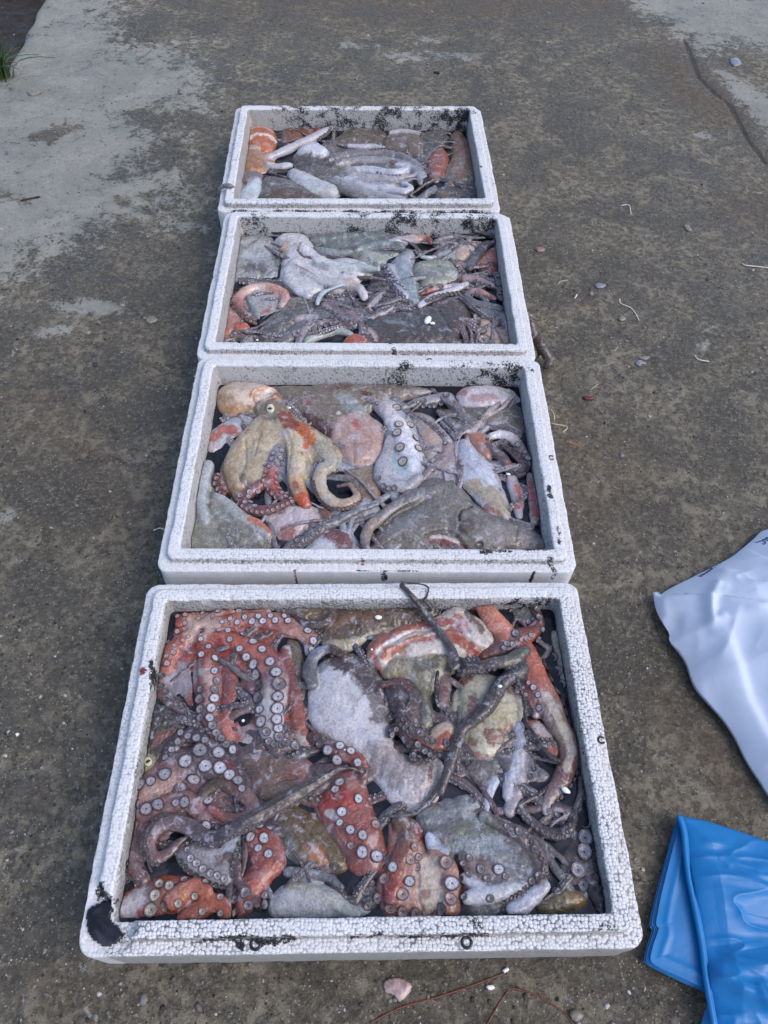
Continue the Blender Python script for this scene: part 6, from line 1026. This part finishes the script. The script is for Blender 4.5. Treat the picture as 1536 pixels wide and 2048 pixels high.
o.blob('D', [(380, 410), (420, 388), (480, 405), (540, 435), (610, 465), (670, 492), (655, 525), (590, 532), (500, 515), (420, 470)], (168, 174, 186), .014, .024, mt=.15, w=.03).paint('D', [(420, 400), (480, 430)], 16, (120, 116, 110), .6, rag=.9).build()
o = Octo('D', 'dark brown mantle at the front wall, left of the farthest box')
o.blob('D', [(235, 500), (250, 440), (300, 425), (400, 440), (480, 480), (560, 560), (240, 565)], (105, 92, 78), .010, .022, mt=.8).arm('D', [(290, 400), (340, 395), (390, 400)], [20, 24, 16], (70, 64, 68), .004).build()
o = Octo('D', 'white scrap and grey arm draped over the left rim of the farthest box'); o.keep = True
o.blob('D', [(125, 540), (150, 490), (190, 450), (240, 440), (245, 480), (235, 540), (180, 560)], (165, 178, 196), .010, .02, mt=.1).blob('D', [(120, 500), (125, 440), (170, 410), (240, 410), (250, 440), (180, 460)], (125, 112, 118), .005, .016, mt=.5)
o.arm('D', [(18, 525), (22, 490), (50, 468), (82, 472), (100, 500), (108, 545)], [8, 12, 14, 15, 15, 12], (118, 118, 130), [.028, .045, .056, .056, .030, .012], flat=.95).suck('D', [(150, 440), (160, 465)], 10, 'dark', 'pink', 3); o.free = True; o.build()
o = Octo('D', 'orange red lump between two brown mantles, right of the farthest box')
o.blob('D', [(1120, 370), (1140, 310), (1190, 285), (1235, 310), (1235, 380), (1195, 450), (1150, 460), (1125, 420)], (158, 82, 50), .006, .02, mt=.3).paint('D', [(1185, 290), (1215, 280)], 18, (170, 175, 180), .7, rag=.9).paint('D', [(1170, 440)], 26, (128, 108, 98), .7).build()
o = Octo('D', 'rusty brown streaked mantle leaning on the right wall of the farthest box')
o.blob('D', [(1210, 420), (1250, 320), (1240, 230), (1270, 185), (1320, 200), (1370, 290), (1395, 400), (1390, 460), (1320, 480), (1230, 490)], (142, 108, 78), .012, .028, mt=.6, w=.05).paint('D', [(1340, 300), (1360, 370)], 30, (158, 96, 56), .7, rag=.8).paint('D', [(1240, 450), (1340, 460)], 34, (112, 106, 100), .8, mt=.8).build()
o = Octo('D', 'low dark brown octopus in the front right corner of the farthest box')
o.blob('D', [(1180, 560), (1190, 480), (1260, 470), (1400, 480), (1410, 560)], (92, 80, 66), .002, .014, mt=.6).paint('D', [(1220, 520)], 30, (140, 112, 78), .7).arm('D', [(1060, 560), (1110, 520), (1160, 480)], [20, 26, 20], (118, 124, 130), .004, mt=.5).build()
# ================================================================ arm hanging outside the third box
o = Octo('C', 'brown wet octopus arm hanging down outside the right wall of the third box', name='octopus'); o.free = True; o.z = 0.0; o.vox = .0016
Pz = []
for (x, y, z) in ((1345, 940, .075), (1365, 1010, .062), (1400, 1060, .045), (1440, 1130, .028), (1478, 1190, .018), (1490, 1235, .012), (1475, 1265, .010), (1450, 1280, .006)):
    q, m = at('C2', x, y, z); Pz.append([*q, m])
S = spline(np.array(Pz), 60); R = np.interp(np.linspace(0, 1, 60), [0, .3, .7, .9, 1], [.010, .012, .010, .009, .004]); V, Fc = tube(S[:, :3], R, 14, .9); o.add(V, Fc, (84, 66, 62), .6)
Pz = [at('C2', x, y, z)[0] for x, y, z in ((1360, 1060, .05), (1395, 1130, .03), (1405, 1190, .012), (1380, 1240, .006))]
V, Fc = tube(spline(np.array(Pz), 30), np.linspace(.004, .0025, 30), 10, .9); o.add(V, Fc, (70, 58, 58), .4)
o.build(2)
# ================================================================ foam crumbs and specks on the octopuses
def crumb(crop, x, y, z, r, label, group='white foam crumbs on the octopuses', name='foam_crumb', el=1.5, ang=0.):
    p, m = at(crop, x, y, z); bm = bmesh.new(); bmesh.ops.create_icosphere(bm, subdivisions=2, radius=1)
    V = np.array([v.co[:] for v in bm.verts]); Fc = [tuple(v.index for v in f.verts) for f in bm.faces]; bm.free()
    V = V*(1+.22*fbm(V+x, 1.4, 2, int(x))[:, None]); V[:, 0] *= el; V *= r*m; V[:, 2] *= .7
    c, s = math.cos(ang), math.sin(ang); V = np.stack([c*V[:, 0]-s*V[:, 1], s*V[:, 0]+c*V[:, 1], V[:, 2]], 1)+p
    o = mesh_obj(name, V, Fc, FOAM, loc=p); tag(o, label, 'foam crumb', group); return o
FOAM = simple('loose_foam', (.8, .8, .82), .5, .1)
crumb('C2', 535, 905, LEVEL['C']+.015, 26, 'oblong white foam crumb on the dark brown mantle in the third box', el=1.9, ang=1.2); crumb('C2', 570, 932, LEVEL['C']+.015, 14, 'small square foam crumb beside the oblong one in the third box')
crumb('A2', 155, 204, LEVEL['A']+.008, 13, 'white foam bead on the brown mantle by the back wall of the nearest box'); crumb('A1', 730, 772, LEVEL['A']+.001, 9, 'tiny foam bead in the gap of the red octopus, nearest box', el=1)
crumb('A2', 120, 380, LEVEL['A']+.012, 6, 'tiny foam bead on the tip of the orange-streaked mantle', el=1); crumb('A5', 520, 1578, LEVEL['A']+.009, 22, 'white foam flake on the salmon arm at the right wall', el=1.8, ang=-.6)
crumb('A2', 822, 582, LEVEL['A']+.020, 9, 'white speck of foam on the dark rope-like arm, nearest box'); crumb('B1', 930, 352, LEVEL['B']+.010, 9, 'white foam speck behind the eye of the golden octopus'); crumb('B2', 990, 795, LEVEL['B']+.006, 9, 'small foam speck by the right wall of the second box', el=1.8)
crumb('C1', 340, 495, LEVEL['C']+.005, 10, 'foam bead at the left wall of the third box', el=1.); crumb('C1', 530, 1152, LEVEL['C']+.006, 10, 'foam bead by the front wall, left end of the third box', el=1.2)
crumb('A3', 1745-290, 0, LEVEL['A']+.008, 7, 'foam speck on the white mantle edge, nearest box')
# ================================================================ white carrier bag
PLW = simple('white_plastic_film', (.50, .57, .70), .62, .03, 40, .0008)
PLB = simple('blue_plastic_film', (.001, .15, .41), .42, .05, 60, .0008)
def sheet(name, outline, hfun, thick, mat, zoff=.003, nu=420, nv=110, c=None):
    """a crumpled plastic skin over its own outline, ring by ring from the hem inwards; hfun(X, Y, d) is its height"""
    o = np.array(outline); seg = np.linalg.norm(np.roll(o, -1, 0)-o, axis=1); cu = np.concatenate([[0], np.cumsum(seg)]); s_ = np.linspace(0, cu[-1], nu, endpoint=False); oc = np.vstack([o, o[:1]])
    o = np.stack([np.interp(s_, cu, oc[:, 0]), np.interp(s_, cu, oc[:, 1])], 1); c = o.mean(0) if c is None else np.array(c)
    v = np.linspace(0, 1, nv)**1.25*.995; P = c+(o-c)[None]*(1-v)[:, None, None]; X = P[..., 0].ravel(); Y = P[..., 1].ravel()
    d = seg_dist(X, Y, o[::3], True); d[:nu] = 0; Z = hfun(X, Y, d)+zoff; n = nu*nv
    Zb = np.minimum(Z-.0004, .0012) if thick is None else Z-thick
    V = np.vstack([np.stack([X, Y, Z], 1), np.stack([X, Y, Zb], 1)]); j = np.arange(nu); jn = (j+1) % nu
    T = np.vstack([np.stack([i*nu+j, i*nu+jn, (i+1)*nu+jn, (i+1)*nu+j], 1) for i in range(nv-1)]); S = np.stack([jn, j, j+n, jn+n], 1)
    Q = [tuple(q) for q in np.vstack([T, T[:, ::-1]+n, S])]+[tuple((nv-1)*nu+j), tuple((nv-1)*nu+j[::-1]+n)]
    return V, Q
def creases(X, Y, n, seed, l0, l1, a, flat=1.):
    """straight tapering creases scattered over a plastic skin"""
    rg = random.Random(seed); z = 0*X; x0, x1, y0, y1 = X.min(), X.max(), Y.min(), Y.max()
    for _ in range(n):
        cx, cy, an, L = rg.uniform(x0, x1), rg.uniform(y0, y1), rg.uniform(-1, 1)*1.2*flat-.25, rg.uniform(l0, l1)/2
        u = ((X-cx)*math.cos(an)+(Y-cy)*math.sin(an))/L; v = (-(X-cx)*math.sin(an)+(Y-cy)*math.cos(an)); w_ = .0035+.004*rg.random(); s_ = rg.choice((-1, 1))
        z += s_*a*np.exp(-u**4)*(np.exp(-np.abs(v)/w_)+.8*np.tanh(v/(w_*1.5))*np.exp(-(v/.05)**2))*(1-.5*u*np.exp(-u*u))
    return z
def WP(crop, pts, z=0.): return np.array([at(crop, *p, z)[0][:2] for p in pts])
def bag():
    zt = .03
    out = np.vstack([WP('W', [(128, 520), (140, 620), (175, 710), (235, 800), (238, 860), (300, 940), (350, 1020), (385, 1130), (430, 1210), (520, 1310), (600, 1400), (680, 1520), (760, 1680), (850, 1820), (930, 1940), (1100, 2120)], .004),
                     WP('W', [(1500, 2150), (1900, 1500), (1900, 700), (1600, 250), (1250, -20)], .0), WP('W', [(1050, 20), (905, 62), (850, 110), (780, 170), (690, 240), (560, 310), (400, 390), (260, 460), (180, 510)], .022)])
    out = spline(out, 200, True)
    L = lambda pts: WP('W', pts, .03)
    r1 = L([(550, 740), (640, 900), (720, 1100), (800, 1280), (908, 1480), (1100, 1800)]); r0 = L([(470, 610), (500, 760), (550, 740)]); r2 = L([(540, 490), (480, 610), (495, 755)]); r3 = L([(600, 1400), (480, 1180), (380, 1010), (330, 900), (250, 830)])
    r4 = L([(620, 380), (560, 450), (520, 560)]); r5 = L([(600, 640), (760, 720), (900, 700)]); r6 = L([(210, 560), (230, 640), (200, 700)]); r7 = L([(300, 700), (330, 760), (470, 800)]); r8 = L([(780, 640), (830, 800), (908, 1000), (1050, 1300)])
    def h(X, Y, d):
        P = np.stack([X, Y, 0*X], 1); e = fbm(P, 12, 2, 4)*.012
        z = .060*(1-np.exp(-d/.06))+.05*np.clip(d/.30, 0, 1)
        side = lambda r, w_: seg_dist(X, Y, r)/w_
        # the stiff crease: a step down to the right of it, a valley along it
        g = seg_dist(X, Y, r1); sg = np.sign(np.interp(Y, r1[::-1, 1], r1[::-1, 0])-X)
        z += .006*np.tanh(sg*g/.006)*np.exp(-(g/.05)**2)*np.clip((r1[0, 1]-Y)/.05, 0, 1)
        for r, a, w_ in ((r0, .007, .008), (r2, .005, .006), (r3, .004, .010), (r4, .005, .014), (r5, .003, .008), (r6, .003, .007), (r7, -.004, .010), (r8, .004, .016)): z += a*np.exp(-side(r, w_)**2)
        rid = 1-np.abs(fbm(P, 11, 3, 20)); z += .007*(rid**3-.5)*np.clip(d/.04, 0, 1)
        z += creases(X, Y, 13, 41, .05, .16, .0018)*np.clip(d/.03, 0, 1)
        rid2 = 1-np.abs(fbm(P*[1, .6, 1], 26, 2, 60)); z += .0022*(rid2**4-.4)*np.clip(d/.02, 0, 1)
        return np.maximum(z, 0)
    V, Q = sheet('b', out, h, None, PLW, zoff=.0025)
    o = mesh_obj('plastic_bag', V, Q, PLW, loc=np.array([*out.mean(0), 0])); tag(o, 'crumpled white plastic bag with blue handwriting, on the concrete right of the boxes', 'bag')
    bv = BVHTree.FromPolygons(V.tolist(), Q); INKB = simple('blue_ink', (.012, .03, .13), .5)
    def stroke(pts, r):
        P = []
        for x, y in pts:
            X, Y = px('W', x, y); hh, nn, _, _ = bv.ray_cast(Vector((0, 0, CH)), Vector(ray(X, Y)).normalized())
            if hh is not None: P.append(np.array(hh)+np.array([0, 0, .0004]))
        if len(P) < 2: return None
        n = max(10, len(P)*5); S_ = spline(np.array(P), n)
        return tube(S_, np.full(n, r), 6, .35, caps=False)
    def writing(lines, r, label):
        VV, FF, k = [], [], 0
        for l in lines:
            t = stroke(l, r)
            if t: VV.append(t[0]); FF += [tuple(i+k for i in f) for f in t[1]]; k += len(t[0])
        if VV:
            w_ = mesh_obj('handwriting', np.vstack(VV), FF, INKB, o, loc=np.array(o.location)); w_['label'] = label
    Wc = lambda x, y: ((x/9.846+1380-1270)*3.414, (y/9.846+1040-1030)*3.414+(14 if x < 780 else 2))      # traced in an enlarged crop
    big = [[(1290, 425), (1320, 435), (1370, 420), (1420, 405), (1470, 415), (1485, 445), (1460, 470), (1425, 462)], [(1425, 380), (1470, 385), (1520, 372), (1600, 360)], [(1480, 385), (1500, 350), (1545, 345), (1580, 380), (1560, 400), (1500, 400)], [(1160, 440), (1180, 400), (1215, 375)]]
    writing([[Wc(*p) for p in l] for l in big], .0011, 'large blue handwritten letters at the edge')
    sm = [[(160, 1068), (185, 1066), (215, 1080)], [(185, 1066), (225, 1040), (240, 1055), (222, 1078), (210, 1070)], [(235, 1050), (262, 1022), (268, 1050)], [(268, 1020), (285, 1035), (300, 1012)], [(285, 1000), (305, 1025)], [(305, 990), (320, 1012), (335, 985), (345, 1010)], [(340, 965), (352, 985), (372, 955), (385, 978), (400, 965)], [(362, 945), (380, 965)],
          [(392, 915), (400, 955), (415, 940), (400, 915)], [(420, 900), (430, 930), (452, 918), (440, 888), (420, 900)], [(455, 880), (480, 900), (500, 885), (480, 862), (510, 845)], [(515, 860), (530, 838), (540, 858)], [(510, 830), (560, 815), (575, 838)], [(565, 800), (580, 825), (600, 800), (605, 820)], [(600, 775), (620, 800), (632, 780)], [(640, 755), (655, 785), (668, 765), (650, 745)], [(672, 735), (700, 718), (690, 745), (672, 735)], [(710, 715), (735, 700), (760, 690)]]
    writing([[Wc(*p) for p in l] for l in sm], .0008, 'small line of blue handwriting along the back edge')
    # little torn tab on the left edge
    return o
bag()
# ================================================================ folded blue plastic sacks
def blue():
    root = bpy.data.objects.new('plastic_sack', None); C.objects.link(root)
    up_out = np.vstack([WP('U', [(400, 150), (430, 215), (455, 330), (470, 480), (500, 700), (540, 900), (580, 1120), (620, 1350), (650, 1600), (680, 1800), (730, 2048), (800, 2300)], .012), WP('U', [(1500, 2350), (2100, 1800), (2000, 700)], .0), WP('U', [(1500, 500), (1216, 395), (1000, 320), (800, 255), (600, 195)], .006)])
    up_out = spline(up_out, 160, True); root.location = (*up_out.mean(0), 0)
    tag(root, 'folded stack of glossy blue plastic sacks on the concrete, front right corner', 'plastic sack')
    edge = WP('U', [(400, 150), (455, 330), (500, 700), (580, 1120), (650, 1600), (730, 2048), (800, 2300)], .012)
    band = WP('U', [(520, 760), (800, 740), (1100, 700), (1400, 640)], .01); band2 = WP('U', [(760, 1330), (1000, 1310), (1300, 1230)], .01); band3 = WP('U', [(700, 1750), (900, 1800), (1216, 1960)], .01); band4 = WP('U', [(780, 540), (1000, 560), (1216, 500)], .01)
    cr = [(WP('U', p, .01), a, w_) for p, a, w_ in (([(750, 1620), (900, 1720), (1100, 1800), (1300, 1830)], .008, .010), ([(700, 1830), (900, 1900), (1216, 2000)], -.007, .012), ([(1060, 1720), (1080, 1800), (1150, 1900)], .004, .005), ([(1120, 1700), (1150, 1800), (1216, 1860)], .004, .005), ([(750, 560), (810, 620)], .002, .005), ([(700, 1560), (1216, 1540)], .004, .010), ([(1216, 1600), (1180, 1650), (1216, 1700)], -.003, .006))]
    def h(X, Y, d):
        P = np.stack([X, Y, 0*X], 1); z = .012+.012*np.sqrt(np.clip(d/.03, 0, 1))+0*X
        for b, a, w_ in ((band, .006, .028), (band2, -.006, .02), (band3, .006, .018), (band4, -.004, .018)): z += a*np.exp(-(seg_dist(X, Y, b)/w_)**2)
        for b, a, w_ in cr: z += a*np.exp(-(seg_dist(X, Y, b)/w_)**2)
        z += fbm(P*[.5, 1.4, 1], 16, 3, 3)*.006*np.clip(d/.03, 0, 1)+.0035*((1-np.abs(fbm(P*[.5, 1.5, 1], 30, 2, 9)))**4-.4)*np.clip(d/.02, 0, 1)
        z += creases(X, Y, 15, 7, .08, .24, .0010, .5)*np.clip(d/.02, 0, 1)
        return z
    V, Q = sheet('u', up_out, h, .002, PLB, zoff=0); mesh_obj('top_fold', V, Q, PLB, root, loc=np.array([*root.location]))
    # layered edges of the sacks beneath, fanned out to the left
    for k in range(6):
        e = k*9+(0, 3, -4, 2, 5, 0)[k]; low = WP('U', [(385+e*.05, 190+e*1.2), (340+e*.6, 330), (270+e*.7, 580), (205+e*.8, 820), (170+e*.9, 960), (135+e, 1140), (160+e, 1180), (115+e*.9, 1330), (88+e*.9, 1450), (110+e*.8, 1500-e*.1), (180+e*.6, 1540-e*.1), (400, 1650-e*.6), (560, 1720-e*.5), (720, 1780), (900, 1700), (900, 900), (640, 300), (470, 200)], .004)
        low = spline(low, 130, True); z0 = .0022+.0014*k
        def hl(X, Y, d, z0=z0, k=k):
            P = np.stack([X, Y, 0*X], 1); return z0+fbm(P, 12, 2, 5)*.0022*np.clip(d/.02, 0, 1)+.0012*np.exp(-((d-.012)/.004)**2)
        V, Q = sheet('l', low, hl, .0007, PLB, zoff=0); mesh_obj('sack_layer', V, Q, PLB, root, loc=np.array([*root.location]))
    # rolled lip along the fold
    for off, r in ((0, .0035), (26, .0025)):
        P = np.array([[*at('U', x+off, y, .016)[0][:2], .017-.002*(off > 0)] for x, y in ((398, 160), (425, 230), (445, 330), (458, 480), (485, 700), (525, 900), (570, 1120), (610, 1350), (640, 1600), (672, 1800), (715, 2048))])
        V, Fc = tube(spline(P, 90), np.full(90, r), 10, 1.); mesh_obj('rolled_edge', V, Fc, PLB, root, loc=np.array([*root.location]))
    low = WP('U', [(600, 2048), (640, 1920), (690, 1850), (760, 2100), (700, 2250), (560, 2200)], .002); V, Q = sheet('s', spline(low, 60, True), lambda X, Y, d: .004+.012*np.clip(d/.02, 0, 1), .0008, PLB, zoff=0); mesh_obj('sack_layer', V, Q, PLB, root, loc=np.array([*root.location]))
blue()
# ================================================================ litter on the concrete
STRAW = simple('dry_straw', (.42, .37, .27), .6, .3); WSTR = simple('pale_straw', (.55, .54, .50), .5, .2); NEED = simple('reddish_needle', (.13, .035, .022), .5, .4); BARK = simple('dark_bark', (.025, .02, .018), .8, .4); SHEL = simple('shell', (.19, .175, .145), .4, .3, 200); PINKS = simple('pink_shell', (.24, .14, .115), .35, .25, 150)
LEAF = simple('grass_leaf', (.055, .10, .028), .5, .3, 120); GLASS = simple('pale_fragment', (.18, .20, .23), .25, .2, 120)
GB = BVHTree.FromObject(GO, bpy.context.evaluated_depsgraph_get())
def gz(p):
    h, n, _, _ = GB.ray_cast(Vector((p[0], p[1], .5)), Vector((0, 0, -1))); return h.z if h else 0.
def twig(crop, pts, r, mat, label, group, name='straw', cat='straw'):
    P = []
    for x, y in pts:
        p, m = at(crop, x, y, 0); P.append([p[0], p[1], gz(p)+r*.8])
    n = max(10, len(P)*6); S = spline(np.array(P), n); rr = r*(.75+.4*np.abs(fbm(S, 150, 2, 3))); rr[0] *= .4; rr[-1] *= .4
    V, Fc = tube(S, rr, 6, .8); o = mesh_obj(name, V, Fc, mat, loc=S.mean(0)); tag(o, label, cat, group); return o
G1 = 'straw bits on the concrete right of the boxes'
CROP['G'] = (1030, 380, 2.844)
for pts, r, m, l in (([(605, 82), (650, 80), (662, 135)], .0014, WSTR, 'bent pale straw piece highest up, right of the third box'), ([(1295, 410), (1310, 422), (1380, 430), (1500, 445)], .0018, WSTR, 'long white straw lying at the right edge of the photo'),
                     ([(247, 530), (260, 515), (305, 508)], .0012, STRAW, 'short hooked straw beside the third box'), ([(597, 612), (603, 640), (660, 665), (690, 700), (708, 735)], .0015, WSTR, 'zigzag pale straw in the open concrete right of the third box'),
                     ([(340, 612), (355, 590)], .0016, WSTR, 'stubby pale straw near the hooked one'), ([(1025, 930), (1050, 955), (1110, 965)], .0016, WSTR, 'curved white straw above the plastic bag'), ([(208, 1235), (225, 1260), (228, 1295)], .0014, STRAW, 'upright tan straw touching the back right of the second box'),
                     ([(212, 1312), (300, 1330), (278, 1362)], .0013, STRAW, 'V-shaped tan straw beside the second box'), ([(295, 1412), (330, 1425), (378, 1442)], .0013, simple('orange_straw', (.36, .17, .07), .6, .2), 'orange straw beside the second box'), ([(435, 1120), (475, 1090)], .001, STRAW, 'short straw right of the dark hanging arm'), ([(570, 905), (590, 880)], .001, STRAW, 'tiny straw left of the white flake')):
    twig('G', pts, r, m, l, G1)
twig('P', [(305, 1058), (318, 1053), (328, 1056)], .0014, WSTR, 'pale straw touching the left side of the second box', 'straw bits on the concrete left of the boxes')
twig('P', [(280, 690), (290, 683)], .0016, simple('rusty_straw', (.25, .13, .06), .6, .2), 'rusty straw left of the third box', 'straw bits on the concrete left of the boxes'); twig('P', [(42, 400), (80, 392)], .003, BARK, 'dark bark sliver on the pale patch at the left', 'bark bits', 'bark_piece', 'bark'); twig('P', [(868, 141), (880, 143)], .004, BARK, 'black bark lump behind the farthest box', 'bark bits', 'bark_piece', 'bark')
G2 = 'reddish pine needles in front of the boxes'
for pts, l in (([(740, 2046), (800, 2015), (870, 1995), (940, 1972), (1010, 1945)], 'longest reddish pine needle under the front edge of the nearest box'), ([(975, 2048), (1000, 2005), (1018, 1980)], 'short reddish pine needle pointing down to the photo edge'), ([(1022, 1975), (1070, 1988), (1125, 2022), (1150, 2048)], 'reddish pine needle bending right, front of the nearest box')):
    twig('P', pts, .0012, NEED, l, G2, 'pine_needle', 'pine needle')
def shard(crop, pts, h_, mat, label, name, cat, group=None):
    z0 = gz(at(crop, *pts[0], 0)[0]); poly = WP(crop, pts, z0); V, Q = pillow_mesh(poly, z0+h_+.001, h_, .0005, .0012, None, 0, 0, 30)
    tag(mesh_obj(name, V, Q, mat, loc=np.array([*poly.mean(0), z0])), label, cat, group)
shard('P', [(768, 1965), (778, 1958), (800, 1957), (822, 1968), (820, 1985), (800, 2003), (785, 1990), (770, 1985)], .005, simple('translucent_gill', (.36, .26, .26), .25, .35, 140), 'translucent pink scrap of flesh in front of the nearest box', 'flesh_scrap', 'scrap')
shard('G', [(118, 340), (135, 330), (168, 338), (160, 352), (130, 355)], .004, PINKS, 'pink shell right of the third box', 'shell', 'shell', 'shells and flakes on the concrete'); shard('G', [(960, 205), (985, 205), (1005, 235), (975, 232)], .003, SHEL, 'white broken shell far right of the third box', 'shell', 'shell', 'shells and flakes on the concrete')
shard('G', [(682, 992), (705, 970), (745, 990), (720, 995), (710, 1005)], .003, GLASS, 'white paper-like flake in the open concrete on the right', 'flake', 'flake', 'shells and flakes on the concrete'); shard('G', [(700, 955), (760, 950), (750, 968), (715, 966)], .003, SHEL, 'tan flake behind the white one', 'flake', 'flake', 'shells and flakes on the concrete')
shard('G', [(452, 545), (475, 535), (515, 545), (500, 560), (465, 560)], .004, GLASS, 'pale blue stone chip right of the third box', 'flake', 'flake', 'shells and flakes on the concrete'); shard('G', [(585, 735), (610, 722), (630, 740), (600, 750)], .004, SHEL, 'tan shell below the zigzag straw', 'shell', 'shell', 'shells and flakes on the concrete')
shard('P', [(293, 640), (308, 635), (316, 642), (305, 648), (296, 648)], .005, SHEL, 'white shell left of the third box', 'shell', 'shell', 'shells and flakes on the concrete'); shard('P', [(55, 185), (75, 180), (80, 188), (62, 192)], .004, SHEL, 'white shell on the pale patch, upper left', 'shell', 'shell', 'shells and flakes on the concrete')
shard('P', [(1460, 120), (1475, 118), (1482, 130), (1466, 133)], .005, GLASS, 'pale scrap in the hollow at the upper right', 'flake', 'flake', 'shells and flakes on the concrete'); shard('P', [(972, 1972), (985, 1970), (988, 1978), (976, 1980)], .004, FOAM, 'white foam crumb on the concrete in front of the nearest box', 'foam_crumb', 'foam crumb', 'white foam crumbs on the ground')
shard('P', [(1140, 2022), (1158, 2020), (1166, 2034), (1152, 2044), (1140, 2036)], .005, SHEL, 'round grey shell at the bottom by the pine needle', 'shell', 'shell', 'shells and flakes on the concrete'); shard('P', [(1005, 1940), (1014, 1935), (1018, 1941), (1008, 1946)], .004, FOAM, 'white foam crumb at the tip of the longest pine needle', 'foam_crumb', 'foam crumb', 'white foam crumbs on the ground')
shard('G', [(385, 1185), (400, 1175), (445, 1185), (440, 1197), (400, 1196)], .004, simple('dark_red_rind', (.10, .018, .014), .3, .3), 'dark red sliver on the concrete right of the second box', 'flesh_scrap', 'scrap'); shard('P', [(32, 1470), (38, 1467), (40, 1471), (35, 1474)], .004, FOAM, 'foam crumb far left of the nearest box', 'foam_crumb', 'foam crumb', 'white foam crumbs on the ground')
# grass tufts
def tuft(crop, x, y, n, L, label, spread=1.):
    p, _ = at(crop, x, y, 0); z0 = gz(p)-.004; V, Fc, k = [], [], 0
    for i in range(n):
        a = random.uniform(-.9, 1.6)*spread; ln = L*random.uniform(.5, 1.1); b = np.array([p[0]+random.gauss(0, .012), p[1]+random.gauss(0, .012), z0]); w_ = ln*.035+.001; lean = random.uniform(.4, 1.3)
        for j in range(7):
            t = j/6; q = b+np.array([math.cos(a)*lean*t*t*ln*.8, math.sin(a)*lean*t*t*ln*.8, ln*(t-.45*lean*t*t)]); q[2] = max(q[2], z0+.004); ww = w_*(1-t**2)+.0002; s_ = np.array([-math.sin(a), math.cos(a), 0])*ww
            V += [q-s_, q+s_+[0, 0, .0008], q+s_*.0+[0, 0, -.0006]]
        for j in range(6):
            o_ = k+j*3; Fc += [(o_, o_+1, o_+4, o_+3), (o_+1, o_+2, o_+5, o_+4), (o_+2, o_, o_+3, o_+5)]
        k += 21
    tag(mesh_obj('grass_tuft', np.array(V), Fc, LEAF, loc=np.array([p[0], p[1], z0])), label, 'grass tuft')
tuft('P', 2, 152, 22, .13, 'green grass tuft at the edge of the slab, top left'); tuft('P', -60, 130, 16, .12, 'sparse green grass on the dark soil beside the slab'); tuft('P', 312, 1152, 7, .018, 'tiny green sprout at the front left corner of the second box')
# gravel grains: nobody could count them
def gravel():
    bm = bmesh.new(); bmesh.ops.create_icosphere(bm, subdivisions=1, radius=1); B = np.array([v.co[:] for v in bm.verts]); BF = np.array([[v.index for v in f.verts] for f in bm.faces]); bm.free()
    n = 5200; V, Fc, cl = [], [], []; k = 0; tries = 0
    while k < n and tries < 40000:
        tries += 1; X = random.uniform(-20, 1600); Y = random.uniform(-20, 2080) if random.random() < .75 else random.uniform(-20, 700); p, m = at('P', X, Y, 0)
        skip = False
        for kk, (x0, y0, th, W, D) in BOX.items():
            if abs(p[0]-x0) < W/2+MARG+.012 and abs(p[1]-y0) < D/2+MARG+.012: skip = True
        if skip or (X > 1300 and Y > 1060): continue
        r = min(.0006+random.expovariate(1/.0008), .0045); 
        if random.random() < .7: r *= .75
        sc = np.array([random.uniform(.7, 1.5), random.uniform(.7, 1.3), random.uniform(.35, .8)])*r; a = random.random()*6.28; c, s = math.cos(a), math.sin(a)
        Q = B*(1+.25*np.random.default_rng(k).standard_normal((len(B), 1)))*sc; Q = np.stack([c*Q[:, 0]-s*Q[:, 1], s*Q[:, 0]+c*Q[:, 1], Q[:, 2]], 1)
        V.append(Q+[p[0], p[1], gz(p)+sc[2]*.25]); Fc.append(BF+k*len(B)); g = random.choice([.02, .04, .08, .12, .18, .26, .42]) if r > .001 else random.choice([.02, .06, .15, .3, .5]); t = random.choice([(1, .96, .88), (1, 1, 1.02), (1, .9, .78), (.95, 1, .98)])
        cl += [(g*t[0], g*t[1], g*t[2], 1)]*len(B); k += 1
    tag(mesh_obj('gravel', np.vstack(V), np.vstack(Fc), VCOL, smooth=False, cols=cl), 'loose grit and tiny pebbles scattered over the concrete', 'gravel', kind='stuff')
gravel()
